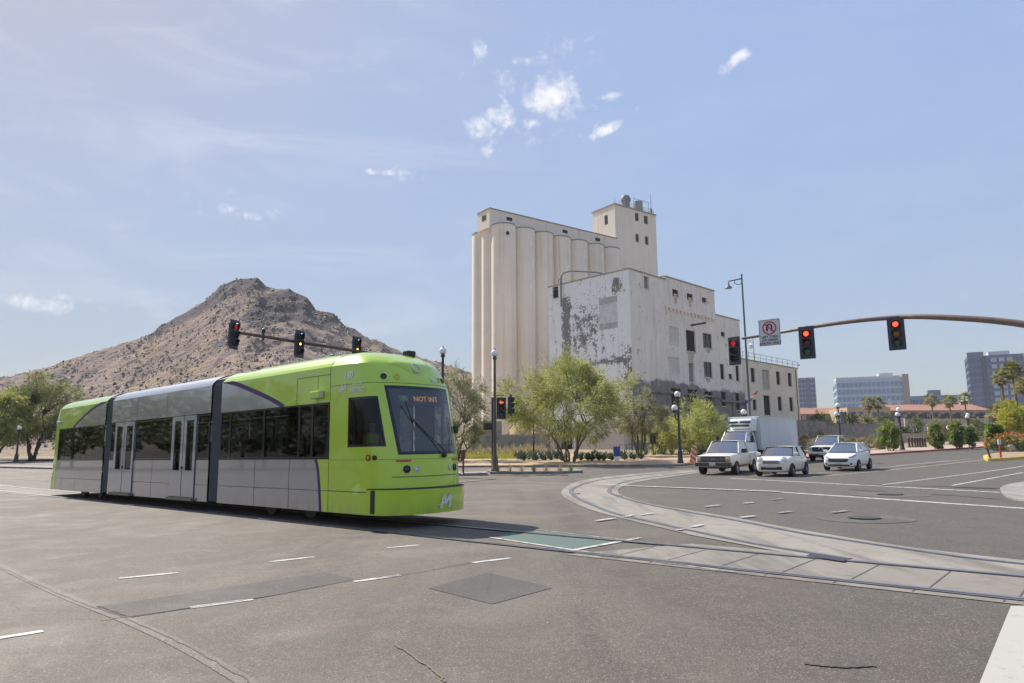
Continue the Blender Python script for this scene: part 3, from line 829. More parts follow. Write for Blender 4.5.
for y, sg in sides:
    # ---------------- front section
    split_panel(-6.98, -1.7, ZB, Z0, [(-2.26, 1.44), (-2.25, 1.43), (-2.08, 0.95), (-1.99, 0.24), (-1.98, 0.2)], y, 'side_panel', SILV, 'side_panel', LIME, 80)
    split_panel(-6.98, -1.7, Z1, ZT, cv, y, 'side_panel', SILV, 'side_panel', LIME, 50)
    stripe(cv, Z1, ZT + .03, 0.115, y, sg, PURP); stripe(cv, ZB, Z0, 0.10, y, sg, PURP)
    mb = MB(); cove(mb, -6.98, -1.7, y, sg); mb.build('roof_cove', LIME, tram)
    for a, b in ((-6.95, -6.42), (-6.42, -4.62), (-4.62, -2.98), (-2.98, -2.42), (-2.42, -1.74)):
        window(a, b, Z0 + .01, Z1, y, sg)
    gaps(y, sg, [(-5.0, ZB, Z0), (-3.35, ZB, Z0), (-1.7, ZB, ZT), (-3.1, Z1, 3.35), (-2.2, Z1, 3.35)], [(ZS, -6.98, -1.7), (3.34, -3.1, -1.7), (Z0 - .002, -6.98, -1.7)])
    # ---------------- middle section
    for a_, b_ in ((-15.3, -14.87), (-13.03, -10.12), (-8.38, -7.6)):
        mb = MB(); rect(mb, a_, b_, ZB, Z0, y); mb.build('side_panel', SILV, tram)
    mb = MB(); rect(mb, -15.3, -7.6, 2.74, ZT, y); mb.build('side_panel', SILV, tram)
    mb = MB(); cove(mb, -15.3, -7.6, y, sg); mb.build('roof_cove', SILV2, tram)
    window(-15.28, -14.9, Z0 + .01, Z1, y, sg); window(-13.0, -10.15, Z0 + .01, Z1, y, sg); window(-8.35, -7.62, Z0 + .01, Z1, y, sg)
    gaps(y, sg, [(-12.95, ZB, Z0), (-11.5, ZB, Z0), (-13.0, 2.75, ZT), (-10.6, 2.75, ZT)], [(ZS, -13.03, -10.12), (ZS, -8.38, -7.6), (Z0 - .002, -15.3, -14.87), (Z0 - .002, -13.03, -10.12), (Z0 - .002, -8.38, -7.6)])
    for s0, s1 in ((-14.86, -13.04), (-10.11, -8.39)):
        mid = (s0 + s1) / 2
        dr = MB()
        for a, b in ((s0 + .03, mid - .012), (mid + .012, s1 - .03)):
            fw = 0.17
            ya, yb = sorted((y - sg * 0.02, y + sg * 0.02))
            dr.box(a, ya, .36, b, yb, 1.12); dr.box(a, ya, 2.58, b, yb, 2.72)
            dr.box(a, ya, 1.12, a + fw, yb, 2.58); dr.box(b - fw, ya, 1.12, b, yb, 2.58)
        door = dr.build('door', SILV2, tram)
        for a, b in ((s0 + .03, mid - .012), (mid + .012, s1 - .03)):
            gm_ = MB(); rect(gm_, a + .17, b - .17, 1.12, 2.58, y - sg * 0.004); gm_.build('door_glass', TGLASS, door)
            sl_ = MB(); ya, yb = sorted((y - sg * 0.0225, y - sg * 0.02)); 
            sl_.box(b - .01, ya, .37, b + .01, yb, 2.72); sl_.build('door_seal', SEAM, door)
        bb = MB(); yc = y - sg * 0.03; bb.lathe([(0.045, 0), (0.05, .02), (0.03, .03)], 12, Matrix.Translation((mid, y - sg * .02, 1.2)) @ Matrix.Rotation(radians(90 * sg), 4, 'X'))
        bb.build('door_button', M['black'], door)
        st_ = MB(); ya, yb = sorted((y - sg * 0.10, y + sg * 0.25)); st_.bbox(s0 + .0, ya, .26, s1 - .0, yb, .345, .015)
        st_.build('door_step', pbr('ribbed_step', (0.20, 0.18, 0.10), 0.7, var=0.4, scale=12), door)
    # ---------------- rear section
    mb = MB(); rect(mb, -21.2, -15.95, ZB, Z0, y); mb.build('side_panel', SILV, tram)
    split_panel(-21.2, -15.95, Z1, ZT, cr, y, 'side_panel', SILV, 'side_panel', LIME, 40)
    stripe(cr, Z1, ZT + .03, 0.10, y, sg, DGRY)
    mb = MB(); cove(mb, -21.2, -15.95, y, sg); mb.build('roof_cove', LIME, tram)
    for a, b in ((-21.18, -20.45), (-20.45, -18.5), (-18.5, -16.0)):
        window(a, b, Z0 + .01, Z1, y, sg)
    gaps(y, sg, [(-20.45, ZB, ZS), (-18.8, ZB, ZS), (-21.2, ZB, ZT)], [(ZS, -21.2, -15.95), (Z0 - .002, -21.2, -15.95)])
    # camera pods and side marker
    pod = MB(); ya, yb = sorted((y - sg * .16, y)); pod.bbox(-2.32, ya, 2.80, -1.95, yb, 2.98, .03); p_ = pod.build('camera_pod', LIME, tram)
    e_ = MB(); ya, yb = sorted((y - sg * .155, y - sg * .03)); e_.box(-1.955, ya + .02, 2.82, -1.94, yb, 2.96); e_.build('lens_plate', M['plate'], p_)
    pod = MB(); ya, yb = sorted((y - sg * .16, y)); pod.bbox(-21.12, ya, 2.90, -20.95, yb, 3.02, .03); pod.build('camera_pod', M['plate'], tram)
roof(-6.98, -1.7, LIME); roof(-15.3, -7.6, SILV2); roof(-21.2, -15.95, LIME)

# ---- bellows between sections
for s0, s1 in ((-15.97, -15.28), (-7.62, -6.96)):
    mb = MB(); rings = []
    n = 10
    for i in range(n + 1):
        s = s0 + (s1 - s0) * i / n; o_ = 0.03 if i % 2 else 0.075
        pr = [(o_, .3), (o_, 3.5), (o_ + .12, 3.68), (o_ + .4, 3.80), (1.25, 3.84 - o_ * .3), (W_ - o_ - .4, 3.80), (W_ - o_ - .12, 3.68), (W_ - o_, 3.5), (W_ - o_, .3)]
        rings.append([(s, a, z) for a, z in pr])
    mb.grid(rings)
    mb.build('bellows', pbr('bellows_fabric', (0.075, 0.075, 0.082), 0.75, var=0.2), tram)

# ---- cab ends: a surface P(t, z), t 0..12 round the nose
NK = [
 (.27, [(-1.7,0),(-1.0,0),(-.3,.0),(.12,.1),(.45,.42),(.60,.8),(.66,1.25)]),
 (.785, [(-1.7,0),(-1.0,0),(-.3,.0),(.14,.1),(.47,.42),(.62,.8),(.68,1.25)]),
 (.80, [(-1.7,0),(-1.0,0),(-.32,.02),(.03,.14),(.28,.41),(.43,.8),(.50,1.25)]),
 (1.5, [(-1.7,0),(-1.0,0),(-.30,.03),(.0,.15),(.23,.41),(.40,.8),(.46,1.25)]),
 (3.0, [(-1.7,0),(-1.0,0),(-.55,.03),(-.33,.12),(-.18,.335),(-.04,.75),(.0,1.25)]),
 (3.2, [(-1.7,0),(-1.0,.01),(-.60,.05),(-.42,.15),(-.26,.38),(-.12,.76),(-.08,1.25)]),
 (3.52, [(-1.7,0),(-1.0,.05),(-.72,.12),(-.55,.25),(-.42,.5),(-.32,.8),(-.29,1.25)]),
 (3.69, [(-1.7,.14),(-1.05,.2),(-.85,.28),(-.72,.42),(-.62,.65),(-.56,.9),(-.54,1.25)]),
 (3.83, [(-1.7,.42),(-1.2,.48),(-1.05,.6),(-.98,.7),(-.94,.85),(-.92,1.0),(-.91,1.25)]),
 (3.87, [(-1.7,1.25),(-1.6,1.25),(-1.5,1.25),(-1.4,1.25),(-1.35,1.25),(-1.3,1.25),(-1.25,1.25)])]
def cr1(v, t):
    i = max(0, min(len(v) - 2, int(math.floor(t)))); u = t - i
    p0, p1, p2, p3 = v[max(i - 1, 0)], v[i], v[i + 1], v[min(i + 2, len(v) - 1)]
    return 0.5 * (2 * p1 + (p2 - p0) * u + (2 * p0 - 5 * p1 + 4 * p2 - p3) * u * u + (3 * p1 - p0 - 3 * p2 + p3) * u ** 3)
def nose_raw(t, z, k=1.0):
    tt = t if t <= 6 else 12 - t
    for (za, ka), (zb, kb) in zip(NK, NK[1:]):
        if z <= zb + 1e-9:
            u = (z - za) / (zb - za)
            def full(kk): 
                h = kk + [(s, W_ - y) for s, y in kk[::-1][1:]]
                return h
            fa, fb = full(ka), full(kb)
            sa, ya = cr1([p[0] for p in fa], t), cr1([p[1] for p in fa], t)
            sb, yb = cr1([p[0] for p in fb], t), cr1([p[1] for p in fb], t)
            if t < 1: ya, yb = max(ka[0][1] * (1 - t), ya) if False else ya, yb
            return Vector((sa + (sb - sa) * u, ya + (yb - ya) * u, z))
    return Vector((-1.5, 1.25, 3.87))
def Pf(t, z): return nose_raw(t, z)
def Pr(t, z):
    p = nose_raw(t, z); s = p.x + 1.7
    return Vector((-21.2 - s * 0.42, p.y, z))
def Nrm(Pn, t, z):
    a = Pn(min(12, t + .05), z) - Pn(max(0, t - .05), z); b = Pn(t, z + .02) - Pn(t, z - .02)
    n = a.cross(b).normalized()
    c = Vector((-1.7 if Pn is Pf else -21.2, 1.25, z))
    return n if n.dot(Pn(t, z) - c) > 0 else -n
TS = sorted(set([i / 4 for i in range(49)] + [4.2, 7.8, 1.08, 3.3, 3.4, 10.92, 8.6, 8.7]))
ZSn = [.27, .5, .785, .80, 1.0, 1.2, 1.35, 1.44, 1.5, 1.57, 1.68, 1.74, 2.0, 2.3, 2.6, 2.70, 2.76, 2.93, 3.0, 3.1, 3.2, 3.3, 3.4, 3.52, 3.6, 3.69, 3.76, 3.83, 3.87]
def wsc(t, z): return 4.0 <= t <= 8.0 and 1.5 <= z <= 3.0
def cabw(t, z): return (1.0 <= t <= 3.4 or 8.6 <= t <= 11.0) and 1.68 <= z <= 2.76
for Pn, nm in ((Pf, 'f'), (Pr, 'r')):
    body, ws, cw, cw2 = MB(), MB(), MB(), MB(); low = MB()
    for i in range(len(ZSn) - 1):
        for j in range(len(TS) - 1):
            tm, zm = (TS[j] + TS[j + 1]) / 2, (ZSn[i] + ZSn[i + 1]) / 2
            q = [Pn(TS[j], ZSn[i]), Pn(TS[j + 1], ZSn[i]), Pn(TS[j + 1], ZSn[i + 1]), Pn(TS[j], ZSn[i + 1])]
            if wsc(tm, zm):
                ws.mi = 0 if (tm < 4.2 or tm > 7.8 or zm < 1.57 or zm > 2.93) else 1
                ws.quad(*q)
            elif nm == 'f' and cabw(tm, zm):
                k = cw if tm < 6 else cw2
                k.mi = 0 if (tm < 1.08 or 3.3 < tm < 8.7 or tm > 10.92 or zm < 1.74 or zm > 2.70) else 1
                k.quad(*q)
            else:
                (low if zm < .79 and 2.0 < tm < 10.0 else body).quad(*q)
    body.build('cab_shell', LIME, tram, smooth=True, sharp=28)
    low.build('bumper', LIME, tram, smooth=True, sharp=28)
    ws.build('windscreen', [BLK, WGLASS], tram, smooth=True)
    for k in (cw, cw2):
        if k.v: k.build('cab_window', [BLK, CGLASS], tram, smooth=True)

def decal(t, z, Pn=Pf, off=0.006):
    p = Pn(t, z); n = Nrm(Pn, t, z); return p + n * off, n
def nose_strip(t0, t1, z0, z1, mat, name, off=0.006, n=24, Pn=Pf, parent=tram):
    mb = MB(); ra, rb = [], []
    for i in range(n + 1):
        t = t0 + (t1 - t0) * i / n
        nn = Nrm(Pn, t, (z0 + z1) / 2)
        ra.append(Pn(t, z0) + nn * off); rb.append(Pn(t, z1) + nn * off)
    mb.grid([ra, rb]); return mb.build(name, mat, parent)
def lamp(t, z, r, mat, name, ring=BLK, depth=0.02, Pn=Pf, parent=tram):
    p, n = decal(t, z, Pn, 0.0); Mx = face_frame(p, n)
    a = MB(); a.lathe([(r * 1.25, -0.02), (r * 1.25, depth), (r, depth + .004), (r * .98, 0.006), (0, 0.006)], 20, Mx)
    o = a.build(name, ring, parent, smooth=True)
    b = MB(); b.lathe([(r * .97, 0.008), (r * .7, 0.016), (0, 0.02)], 20, Mx); b.build('lens', mat, o, smooth=True)
    return o
dark_lens = pbr('dark_lens', (0.03, 0.03, 0.035), 0.15)
nose_strip(2.0, 10.0, .782, .803, SEAM, 'bumper_gap', 0.012)
nose_strip(2.24, 2.52, .30, .775, SEAM, 'bumper_gap', 0.008, 4); nose_strip(9.48, 9.76, .30, .775, SEAM, 'bumper_gap', 0.008, 4)
nose_strip(0, 2.0, .725, .74, SEAM, 'panel_seam', 0.005); nose_strip(10, 12, .725, .74, SEAM, 'panel_seam', 0.005)
nose_strip(0.0, 12, 3.055, 3.063, SEAM, 'panel_seam', 0.005, 60)
nose_strip(3.6, 8.4, 1.035, 1.05, SEAM, 'panel_seam', 0.006, 30); nose_strip(0.0, 12.0, 1.405, 1.411, SEAM, 'panel_seam', 0.005, 60)
for a, b in ((3.85, 4.65), (7.35, 8.15)):
    nose_strip(a, b, 1.355, 1.39, M['red'], 'marker_lamp', 0.012, 8)
for t in (4.42, 7.58): lamp(t, 1.2, .065, dark_lens, 'headlight')
for t in (4.92, 7.08): lamp(t, 1.2, .05, M['headlight'], 'headlight', M['plate'])
for t, m_ in ((4.0, dark_lens), (4.75, M['amber']), (7.35, M['amber']), (7.95, dark_lens)):
    lamp(t, 3.2, .055, m_, 'marker_lamp', LIME if m_ is M['amber'] else BLK)
lamp(6.0, 3.42, .10, M['chrome'], 'headlight', M['plate'], 0.05)
lamp(2.02, 1.45, .05, M['amber'], 'turn_signal'); lamp(2.48, 1.45, .04, dark_lens, 'turn_signal')
lamp(9.98, 1.45, .05, M['amber'], 'turn_signal'); lamp(9.52, 1.45, .04, dark_lens, 'turn_signal')
# brow fairing that frames the top lamp
br = MB()
for i in range(24):
    pass
rowsb = []
for k in range(9):
    u = k / 8
    row = []
    for i in range(25):
        t = 4.4 + 3.2 * i / 24
        zc = 3.30 + 0.20 * (1 - math.exp(-((t - 6.0) / .75) ** 2)) ; z = zc + (3.66 - zc) * u
        b_ = 0.035 * sin(pi * min(1, u * 1.0)) * sin(pi * i / 24)
        row.append(Pf(t, z) + Nrm(Pf, t, z) * (0.004 + b_))
    rowsb.append(row)
br.grid(rowsb); br.build('brow_fairing', LIME, tram, smooth=True)
# lettering and emblem
def emblem(Mx, h, name='emblem', parent=tram):
    """a slanted M crossed by a rising swoosh"""
    mb = MB(); w = h * 1.05
    def sh(x, y): return (x + y * 0.18, y, 0.002)
    q = w * .2
    for x0, x1, x2, x3 in ((-w * .5, -w * .5 + q, -w * .34 + q, -w * .34), (w * .5 - q, w * .5, w * .5, w * .5 - q)):
        mb.add([sh(x0, -h / 2), sh(x1, -h / 2), sh(x2, h / 2), sh(x3, h / 2)], [(0, 1, 2, 3)])
    mb.add([sh(-w * .34, h / 2), sh(-w * .34 + q, h / 2), sh(.06 * w, -.12 * h), sh(-.06 * w, -.3 * h)], [(0, 1, 2, 3)])
    mb.add([sh(w * .5 - q * 1.2, h / 2), sh(w * .5, h / 2), sh(.06 * w, -.3 * h), sh(-.06 * w, -.12 * h)], [(0, 1, 2, 3)])
    L, Rr = [], []
    for i in range(13):
        u = i / 12; x = -w * .82 + 1.75 * w * u; y = -h * .28 + h * .62 * u ** 1.4; th = h * .07 * sin(pi * min(1, u * 1.02 + .02)) + .002
        L.append((x, y + th, 0.004)); Rr.append((x, y - th, 0.004))
    mb.grid([L, Rr])
    mb.v = [tuple(Mx @ Vector(p)) for p in mb.v]
    return mb.build(name, WHT, parent)
p, n = decal(6.25, .52, off=.012); emblem(face_frame(p, n), 0.31)
p, n = decal(0.72, 2.98, off=.006); emblem(face_frame(p, n), 0.2)
p, n = decal(1.62, 2.97, off=.012); Mx = face_frame(p, n)
text('METRO', .145, face_frame(p + Vector((0, 0, -.055)), n), WHT, 'lettering', tram, bold=.004)
text('VALLEY', .085, face_frame(p + Vector((0, 0, .075)), n), WHT, 'lettering', tram)
p, n = decal(0.95, 3.26, off=.008); text('180', .22, face_frame(p, n), WHT, 'lettering', tram, bold=.006)
p, n = decal(7.25, 3.2, off=.008)
p, n = decal(6.92, 3.16, off=.010); text('180', .15, face_frame(p, n), WHT, 'lettering', tram, bold=.004)
p, n = decal(11.0, 3.26, off=.008); text('180', .22, face_frame(p, n), WHT, 'lettering', tram, bold=.006)
# destination display behind the glass
p, n = decal(6.0, 2.77, off=-.16); Mx = face_frame(p, n)
mb = MB(); mb.box(-.72, -.14, -.08, .72, .14, -.01, Mx); disp = mb.build('destination_display', pbr('display_black', (.02, .02, .022), .4), tram)
LED = pbr('amber_led', (0.8, 0.3, 0.05), 0.5, var=0, emit=(1.0, 0.36, 0.08), estr=.42)
text('NOT INT', .175, Mx @ Matrix.Translation((.20, 0, .002)), LED, 'led_text', disp, bold=.0)
text('180', .17, Mx @ Matrix.Translation((-.46, 0, .002)), pbr('dim_led', (0.10, .16, .08), .5, emit=(.10, .2, .08), estr=.5), 'led_text', disp)
# wiper
p, n = decal(6.5, 1.47, off=.03); tip, n2 = decal(5.0, 2.28, off=.03)
mb = MB(); mb.tube([p, p + n * .03 + Vector((0, -.0, .1)), tip], .012, 6); mb.tube([tip + Vector((0, -.14, .35)), tip + n2 * .01, tip + Vector((0, .16, -.40))], .012, 6)
mb.lathe([(.05, -.02), (.05, .05), (.03, .07)], 12, face_frame(p, n)); mb.build('wiper', M['black'], tram)
# small roof fittings
mb = MB(); mb.bbox(-1.25, 1.72, 3.84, -1.05, 1.98, 3.99, .02); mb.build('roof_box', M['black'], tram)
mb = MB(); mb.bbox(-6.2, .7, 3.84, -2.6, 1.8, 3.93, .05); mb.build('roof_unit', LIME, tram)
mb = MB(); mb.bbox(-14.3, .8, 3.84, -8.6, 1.7, 3.9, .04); mb.build('roof_unit', SILV2, tram)
# right-hand mirror pod
p, n = decal(8.35, 2.05, off=.0); mb = MB(); mb.bbox(p.x - .06, p.y, p.z - .09, p.x + .06, p.y + .11, p.z + .09, .03); mb.build('mirror', M['black'], tram)
# ---- interior
mb = MB(); mb.box(-21.1, .06, .88, -.2, W_ - .06, .92); mb.build('floor_deck', INT, tram)
mb = MB(); mb.box(-21.1, .12, 2.98, -.9, W_ - .12, 3.0); mb.build('ceiling_panel', pbr('ceiling_lining', (.35, .36, .37), .6), tram)
TEAL = pbr('teal_reflection', (.05, .33, .42), .4, var=.1)  # added strips: the teal reflection in the window tops, put into colour
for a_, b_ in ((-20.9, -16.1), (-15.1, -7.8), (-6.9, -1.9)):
    for yy in (.35, W_ - .75): mb = MB(); mb.box(a_, yy, 2.58, b_, yy + .4, 2.62); mb.build('reflection_strip', TEAL, tram)
mb = MB(); mb.box(-1.72, .08, .92, -1.68, W_ - .5, 2.9); mb.build('cab_partition', INT, tram)
mb = MB(); mb.bbox(-.45, .45, .92, .12, W_ - .45, 1.52, .06); mb.build('dashboard', M['dark_grey'], tram)
SEAT = pbr('seat_moquette', (0.05, 0.07, 0.13), .8, var=.3, scale=20)
seat0 = None
for k, s in enumerate([-20.4, -19.4, -18.3, -17.2, -12.4, -11.4, -6.2, -5.2, -4.2, -3.2]):
    for yy in (.32, 1.75):
        mb = MB(); mb.bbox(s, yy, 1.28, s + .44, yy + .44, 1.36, .03); mb.bbox(s - .08, yy, 1.30, s + .02, yy + .44, 1.98, .03); mb.box(s + .15, yy + .15, .92, s + .25, yy + .25, 1.28)
        mb.build('passenger_seat', SEAT, tram)
for s in (-19.9, -16.6, -13.1, -10.3, -8.4, -6.4, -4.5, -2.6):
    for yy in (.6, 1.9):
        mb = MB(); mb.tube([(s, yy, .92), (s, yy, 2.98)], .018, 8); mb.build('grab_pole', pbr('yellow_pole', (.6, .45, .05), .4) if s == -19.9 and yy == .6 else (bpy.data.materials.get('yellow_pole')), tram)
mb = MB(); mb.bbox(-1.45, .55, 1.32, -1.0, 1.0, 1.42, .03); mb.bbox(-1.52, .55, 1.4, -1.42, 1.0, 2.05, .03); mb.box(-1.3, .7, .92, -1.15, .85, 1.32); mb.build('driver_seat', pbr('red_seat', (.4, .05, .04), .7), tram)
# ---- underframe
UND = pbr('underframe', (.03, .028, .027), .85, var=.3)
mb = MB(); 
for a, b in ((-20.9, -16.0), (-15.2, -7.7), (-6.9, -.2)): mb.box(a, .16, .30, b, W_ - .16, .87)
mb.build('underframe', UND, tram)
for s in (-18.9, -17.1, -4.75, -2.95):
    for yy in (.42, W_ - .42):
        mb = MB(); mb.lathe([(.12, -.07), (.30, -.07), (.31, -.05), (.31, .05), (.29, .065), (.2, .06), (.12, .07), (0, .07)], 28, Matrix.Translation((s, yy, .335)) @ Matrix.Rotation(radians(90), 4, 'X'))
        mb.build('wheel', M['steel'] if False else pbr('wheel_steel', (.05, .045, .04), .5, metal=.5, var=.3), tram, smooth=True)

# ---- the driver in the cab
def human(joints, edges, name, mat, parent=None, levels=2):
    me = bpy.data.meshes.new(name)
    me.from_pydata([j[0] for j in joints], edges, [])
    o = bpy.data.objects.new(name, me); link(o, parent)
    md = o.modifiers.new('Skin', 'SKIN')
    if not me.skin_vertices: me.attributes  # layer is made with the modifier
    lay = me.skin_vertices[0].data if me.skin_vertices else None
    if lay:
        for i, j in enumerate(joints): lay[i].radius = (j[1], j[2] if len(j) > 2 else j[1])
        lay[0].use_root = True
    sb = o.modifiers.new('Sub', 'SUBSURF'); sb.levels = levels; sb.render_levels = levels
    dg = bpy.context.evaluated_depsgraph_get()
    m2 = bpy.data.meshes.new_from_object(o.evaluated_get(dg))
    o.modifiers.clear(); o.data = m2; m2.materials.clear(); m2.materials.append(mat)
    m2.polygons.foreach_set('use_smooth', [True] * len(m2.polygons))
    return o
SKIN = pbr('skin', (.32, .19, .13), .6, var=.06); VEST = pbr('hi_vis_vest', (.5, .62, .06), .7, var=.1); TROU = pbr('dark_trousers', (.03, .035, .05), .8)
TW = tram.matrix_world
drv = human([((0, 0, .5), .15, .12), ((0, 0, .72), .14, .1), ((0.02, 0, .96), .17, .1), ((.03, 0, 1.06), .06), ((.05, 0, 1.16), .075, .08), ((.06, 0, 1.27), .085, .095), ((.05, 0, 1.35), .06),
             ((.02, .2, 1.0), .06), ((.08, .26, .76), .045), ((.34, .2, .74), .036), ((.42, .17, .76), .03),
             ((.02, -.2, 1.0), .06), ((.1, -.26, .76), .045), ((.36, -.18, .78), .036), ((.44, -.15, .8), .03),
             ((.05, .1, .47), .09), ((.42, .12, .48), .075), ((.44, .12, .06), .05), ((.58, .12, .02), .04),
             ((.05, -.1, .47), .09), ((.42, -.12, .48), .075), ((.44, -.12, .06), .05), ((.58, -.12, .02), .04)],
            [(0, 1), (1, 2), (2, 3), (3, 4), (4, 5), (5, 6), (2, 7), (7, 8), (8, 9), (9, 10), (2, 11), (11, 12), (12, 13), (13, 14), (0, 15), (15, 16), (16, 17), (17, 18), (0, 19), (19, 20), (20, 21), (21, 22)], 'person', SKIN)
drv.matrix_world = TW @ Matrix.Translation((-1.22, .78, .95))
tag(drv, 'tram driver in a hi-vis vest seated behind the cab window', 'person')
vm = MB(); prof = []
for zz, rx, ry in ((.42, .2, .15), (.5, .185, .145), (.72, .175, .13), (.9, .2, .125), (1.0, .2, .12), (1.05, .1, .08)):
    prof.append([(.01 + ry * cos(a * pi / 8), rx * 1.08 * sin(a * pi / 8), zz) for a in range(16)])
vm.grid(prof, close=True); vm.build('vest', VEST, drv, smooth=True)
hm = MB(); hm.lathe([(.105, 1.26), (.11, 1.31), (.095, 1.37), (.05, 1.41), (0, 1.42)], 16, Matrix.Translation((.04, 0, 0))); hm.build('hair', pbr('dark_hair', (.02, .015, .012), .8), drv, smooth=True)
fm = MB(); fm.lathe([(0, -.012), (.011, 0), (0, .012)], 8, Matrix.Translation((.145, .035, 1.27))); fm.lathe([(0, -.012), (.011, 0), (0, .012)], 8, Matrix.Translation((.145, -.035, 1.27))); fm.build('eyes', M['black'], drv)
nm_ = MB(); nm_.lathe([(.018, 0), (.01, .03), (0, .05)], 8, Matrix.Translation((.145, 0, 1.215)) @ Matrix.Rotation(.35, 4, 'Y')); nm_.build('nose', SKIN, drv)
# ================================================================ THE MILL AND THE ELEVATOR
VOID = pbr('dark_opening', (0.022, 0.02, 0.02), 0.8, var=0.4, scale=1.0)
RUSTF = pbr('rusty_window_frame', (0.12, 0.075, 0.05), 0.8, var=0.4, scale=2)
DUSTY = pbr('dusty_pane', (0.06, 0.065, 0.07), 0.3, var=0.6, scale=1.5)

Y_C = 95.0
c0 = at(628.7, 269, Y_C); c0.z = 0; ang = radians(45.6)
DX = Vector((sin(ang), cos(ang), 0)); DY = Vector((-cos(ang), sin(ang), 0))
MZ = T(c0.x, Y_C) - 0.3
mill = empty('mill_building', (c0.x, c0.y, MZ), atan2(DX.y, DX.x), 'derelict white flour mill with peeling paint and empty windows', 'mill')
def on_plane(px, py, origin, along):
    d = ray(px, py); n = Vector((-along.y, along.x, 0))
    t = (origin - Vector((0, 0, EYE))).dot(n) / d.dot(n)
    p = Vector((0, 0, EYE)) + d * t
    return ((p - origin).dot(along), p.z - MZ)
O_ = Vector((c0.x, c0.y, 0))
fx = lambda px, py: on_plane(px, py, O_, DX)
fy = lambda px, py: on_plane(px, py, O_, DY)

def mill_white(name='old_whitewash', lo=(0.76, 0.69, 0.595), hi=(0.86, 0.80, 0.71)):
    t = NT(name); co = t.coord('Object')
    x, y, z = t.sep(co)
    big = t.noise(co, 0.16, 6, 0.65); mid = t.noise(co, 0.9, 6, 0.7); vs = t.noise(t.coord('Object', (1.4, 1.4, 0.09)), 1.0, 5, 0.7)
    c = t.ramp(big, [(0.3, lo), (0.6, hi)])
    c = t.mix(t.math('MULTIPLY', t.maprange(vs, 0.48, 0.70), 0.65), c, (0.60, 0.51, 0.40))     # rain streaks
    c = t.mix(t.math('MULTIPLY', t.maprange(mid, 0.565, 0.66), 0.75), c, (0.42, 0.37, 0.31))
    # bare concrete band over the lowest floor of the taller blocks
    zb = t.math('ADD', z, t.math('MULTIPLY', t.math('SUBTRACT', big, 0.5), 5.0)); zb = t.math('ADD', zb, t.math('MULTIPLY', t.math('SUBTRACT', mid, 0.5), 1.6))
    zlim = fx(640, 387)[1]; xl = fx(745, 400)[0]
    band = t.math('MULTIPLY', t.maprange(zb, zlim + 1.1, zlim + .5), t.maprange(x, xl + .3, xl - .1))
    grey = t.ramp(mid, [(0.3, (0.17, 0.155, 0.135)), (0.7, (0.31, 0.285, 0.255))])
    c = t.mix(band, c, grey)
    t.color(c); t.rough(0.9); t.bump(mid, 0.35, 0.06); return t.mat
def mill_peel():
    t = NT('peeling_paint'); co = t.coord('Object')
    x, y, z = t.sep(co)
    big = t.noise(co, 0.13, 5, 0.6); mid = t.noise(co, 0.75, 8, 0.78); vs = t.noise(t.coord('Object', (1.5, 1.5, 0.12)), 1.0, 5, 0.7)
    fine = t.noise(co, 3, 5, 0.7)
    c = t.ramp(mid, [(0.3, (0.78, 0.78, 0.77)), (0.7, (0.87, 0.87, 0.865))])
    c = t.mix(t.math('MULTIPLY', t.maprange(vs, 0.52, 0.72), 0.4), c, (0.52, 0.50, 0.47))
    # flaked areas: along one downpipe line, in clumps, and near the corner foot
    ys = fy(567, 330)[0]; zt = fy(567, 300)[1]; zl = fy(590, 352)[1]; zm = fy(600, 362)[1]
    d1 = t.math('ABSOLUTE', t.math('SUBTRACT', y, ys))
    m1 = t.math('MULTIPLY', t.maprange(d1, 1.5, 0.3), t.maprange(z, zt + 1.5, zt - .5))
    ymid = fy(585, 330)[0]; d2 = t.math('ABSOLUTE', t.math('SUBTRACT', y, ymid)); d3 = t.math('ABSOLUTE', t.math('SUBTRACT', z, fy(585, 330)[1]))
    m2 = t.math('MULTIPLY', t.maprange(d2, 5.5, 1.0), t.maprange(d3, 6.0, 1.0))
    m3 = t.math('MULTIPLY', t.maprange(y, 3.0, 0.2), t.maprange(z, fy(625, 340)[1], fy(625, 352)[1]))
    d4 = t.math('ABSOLUTE', t.math('SUBTRACT', y, fy(617, 290)[0])); d5 = t.math('ABSOLUTE', t.math('SUBTRACT', z, fy(617, 286)[1]))
    m4 = t.math('MULTIPLY', t.maprange(d4, 1.2, .4), t.maprange(d5, 1.6, .6))
    d6 = t.math('ABSOLUTE', t.math('SUBTRACT', z, zm)); m6 = t.math('MULTIPLY', t.maprange(d6, 1.3, .1), t.maprange(y, 8.5, 7.0))
    mk = t.math('MAXIMUM', t.math('MULTIPLY', m1, .17), t.math('MULTIPLY', m2, .105))
    mk = t.math('MAXIMUM', mk, t.math('MAXIMUM', t.math('MULTIPLY', m3, .13), t.math('MAXIMUM', t.math('MULTIPLY', m4, .16), t.math('MULTIPLY', m6, .10))))
    v = t.math('ADD', t.math('MULTIPLY', mid, .75), t.math('MULTIPLY', vs, .25))
    v = t.math('ADD', t.math('ADD', v, mk), t.math('MULTIPLY', t.math('SUBTRACT', fine, .5), .22))
    grey = t.ramp(fine, [(0.3, (0.12, 0.112, 0.105)), (0.7, (0.30, 0.285, 0.265))])
    c = t.mix(t.maprange(v, 0.585, 0.605), c, grey)
    c = t.mix(t.maprange(t.math('ADD', fine, t.math('MULTIPLY', mk, 1.6)), .74, .78), c, grey)
    t.color(c); t.rough(0.88); t.bump(mid, 0.3, 0.05); return t.mat
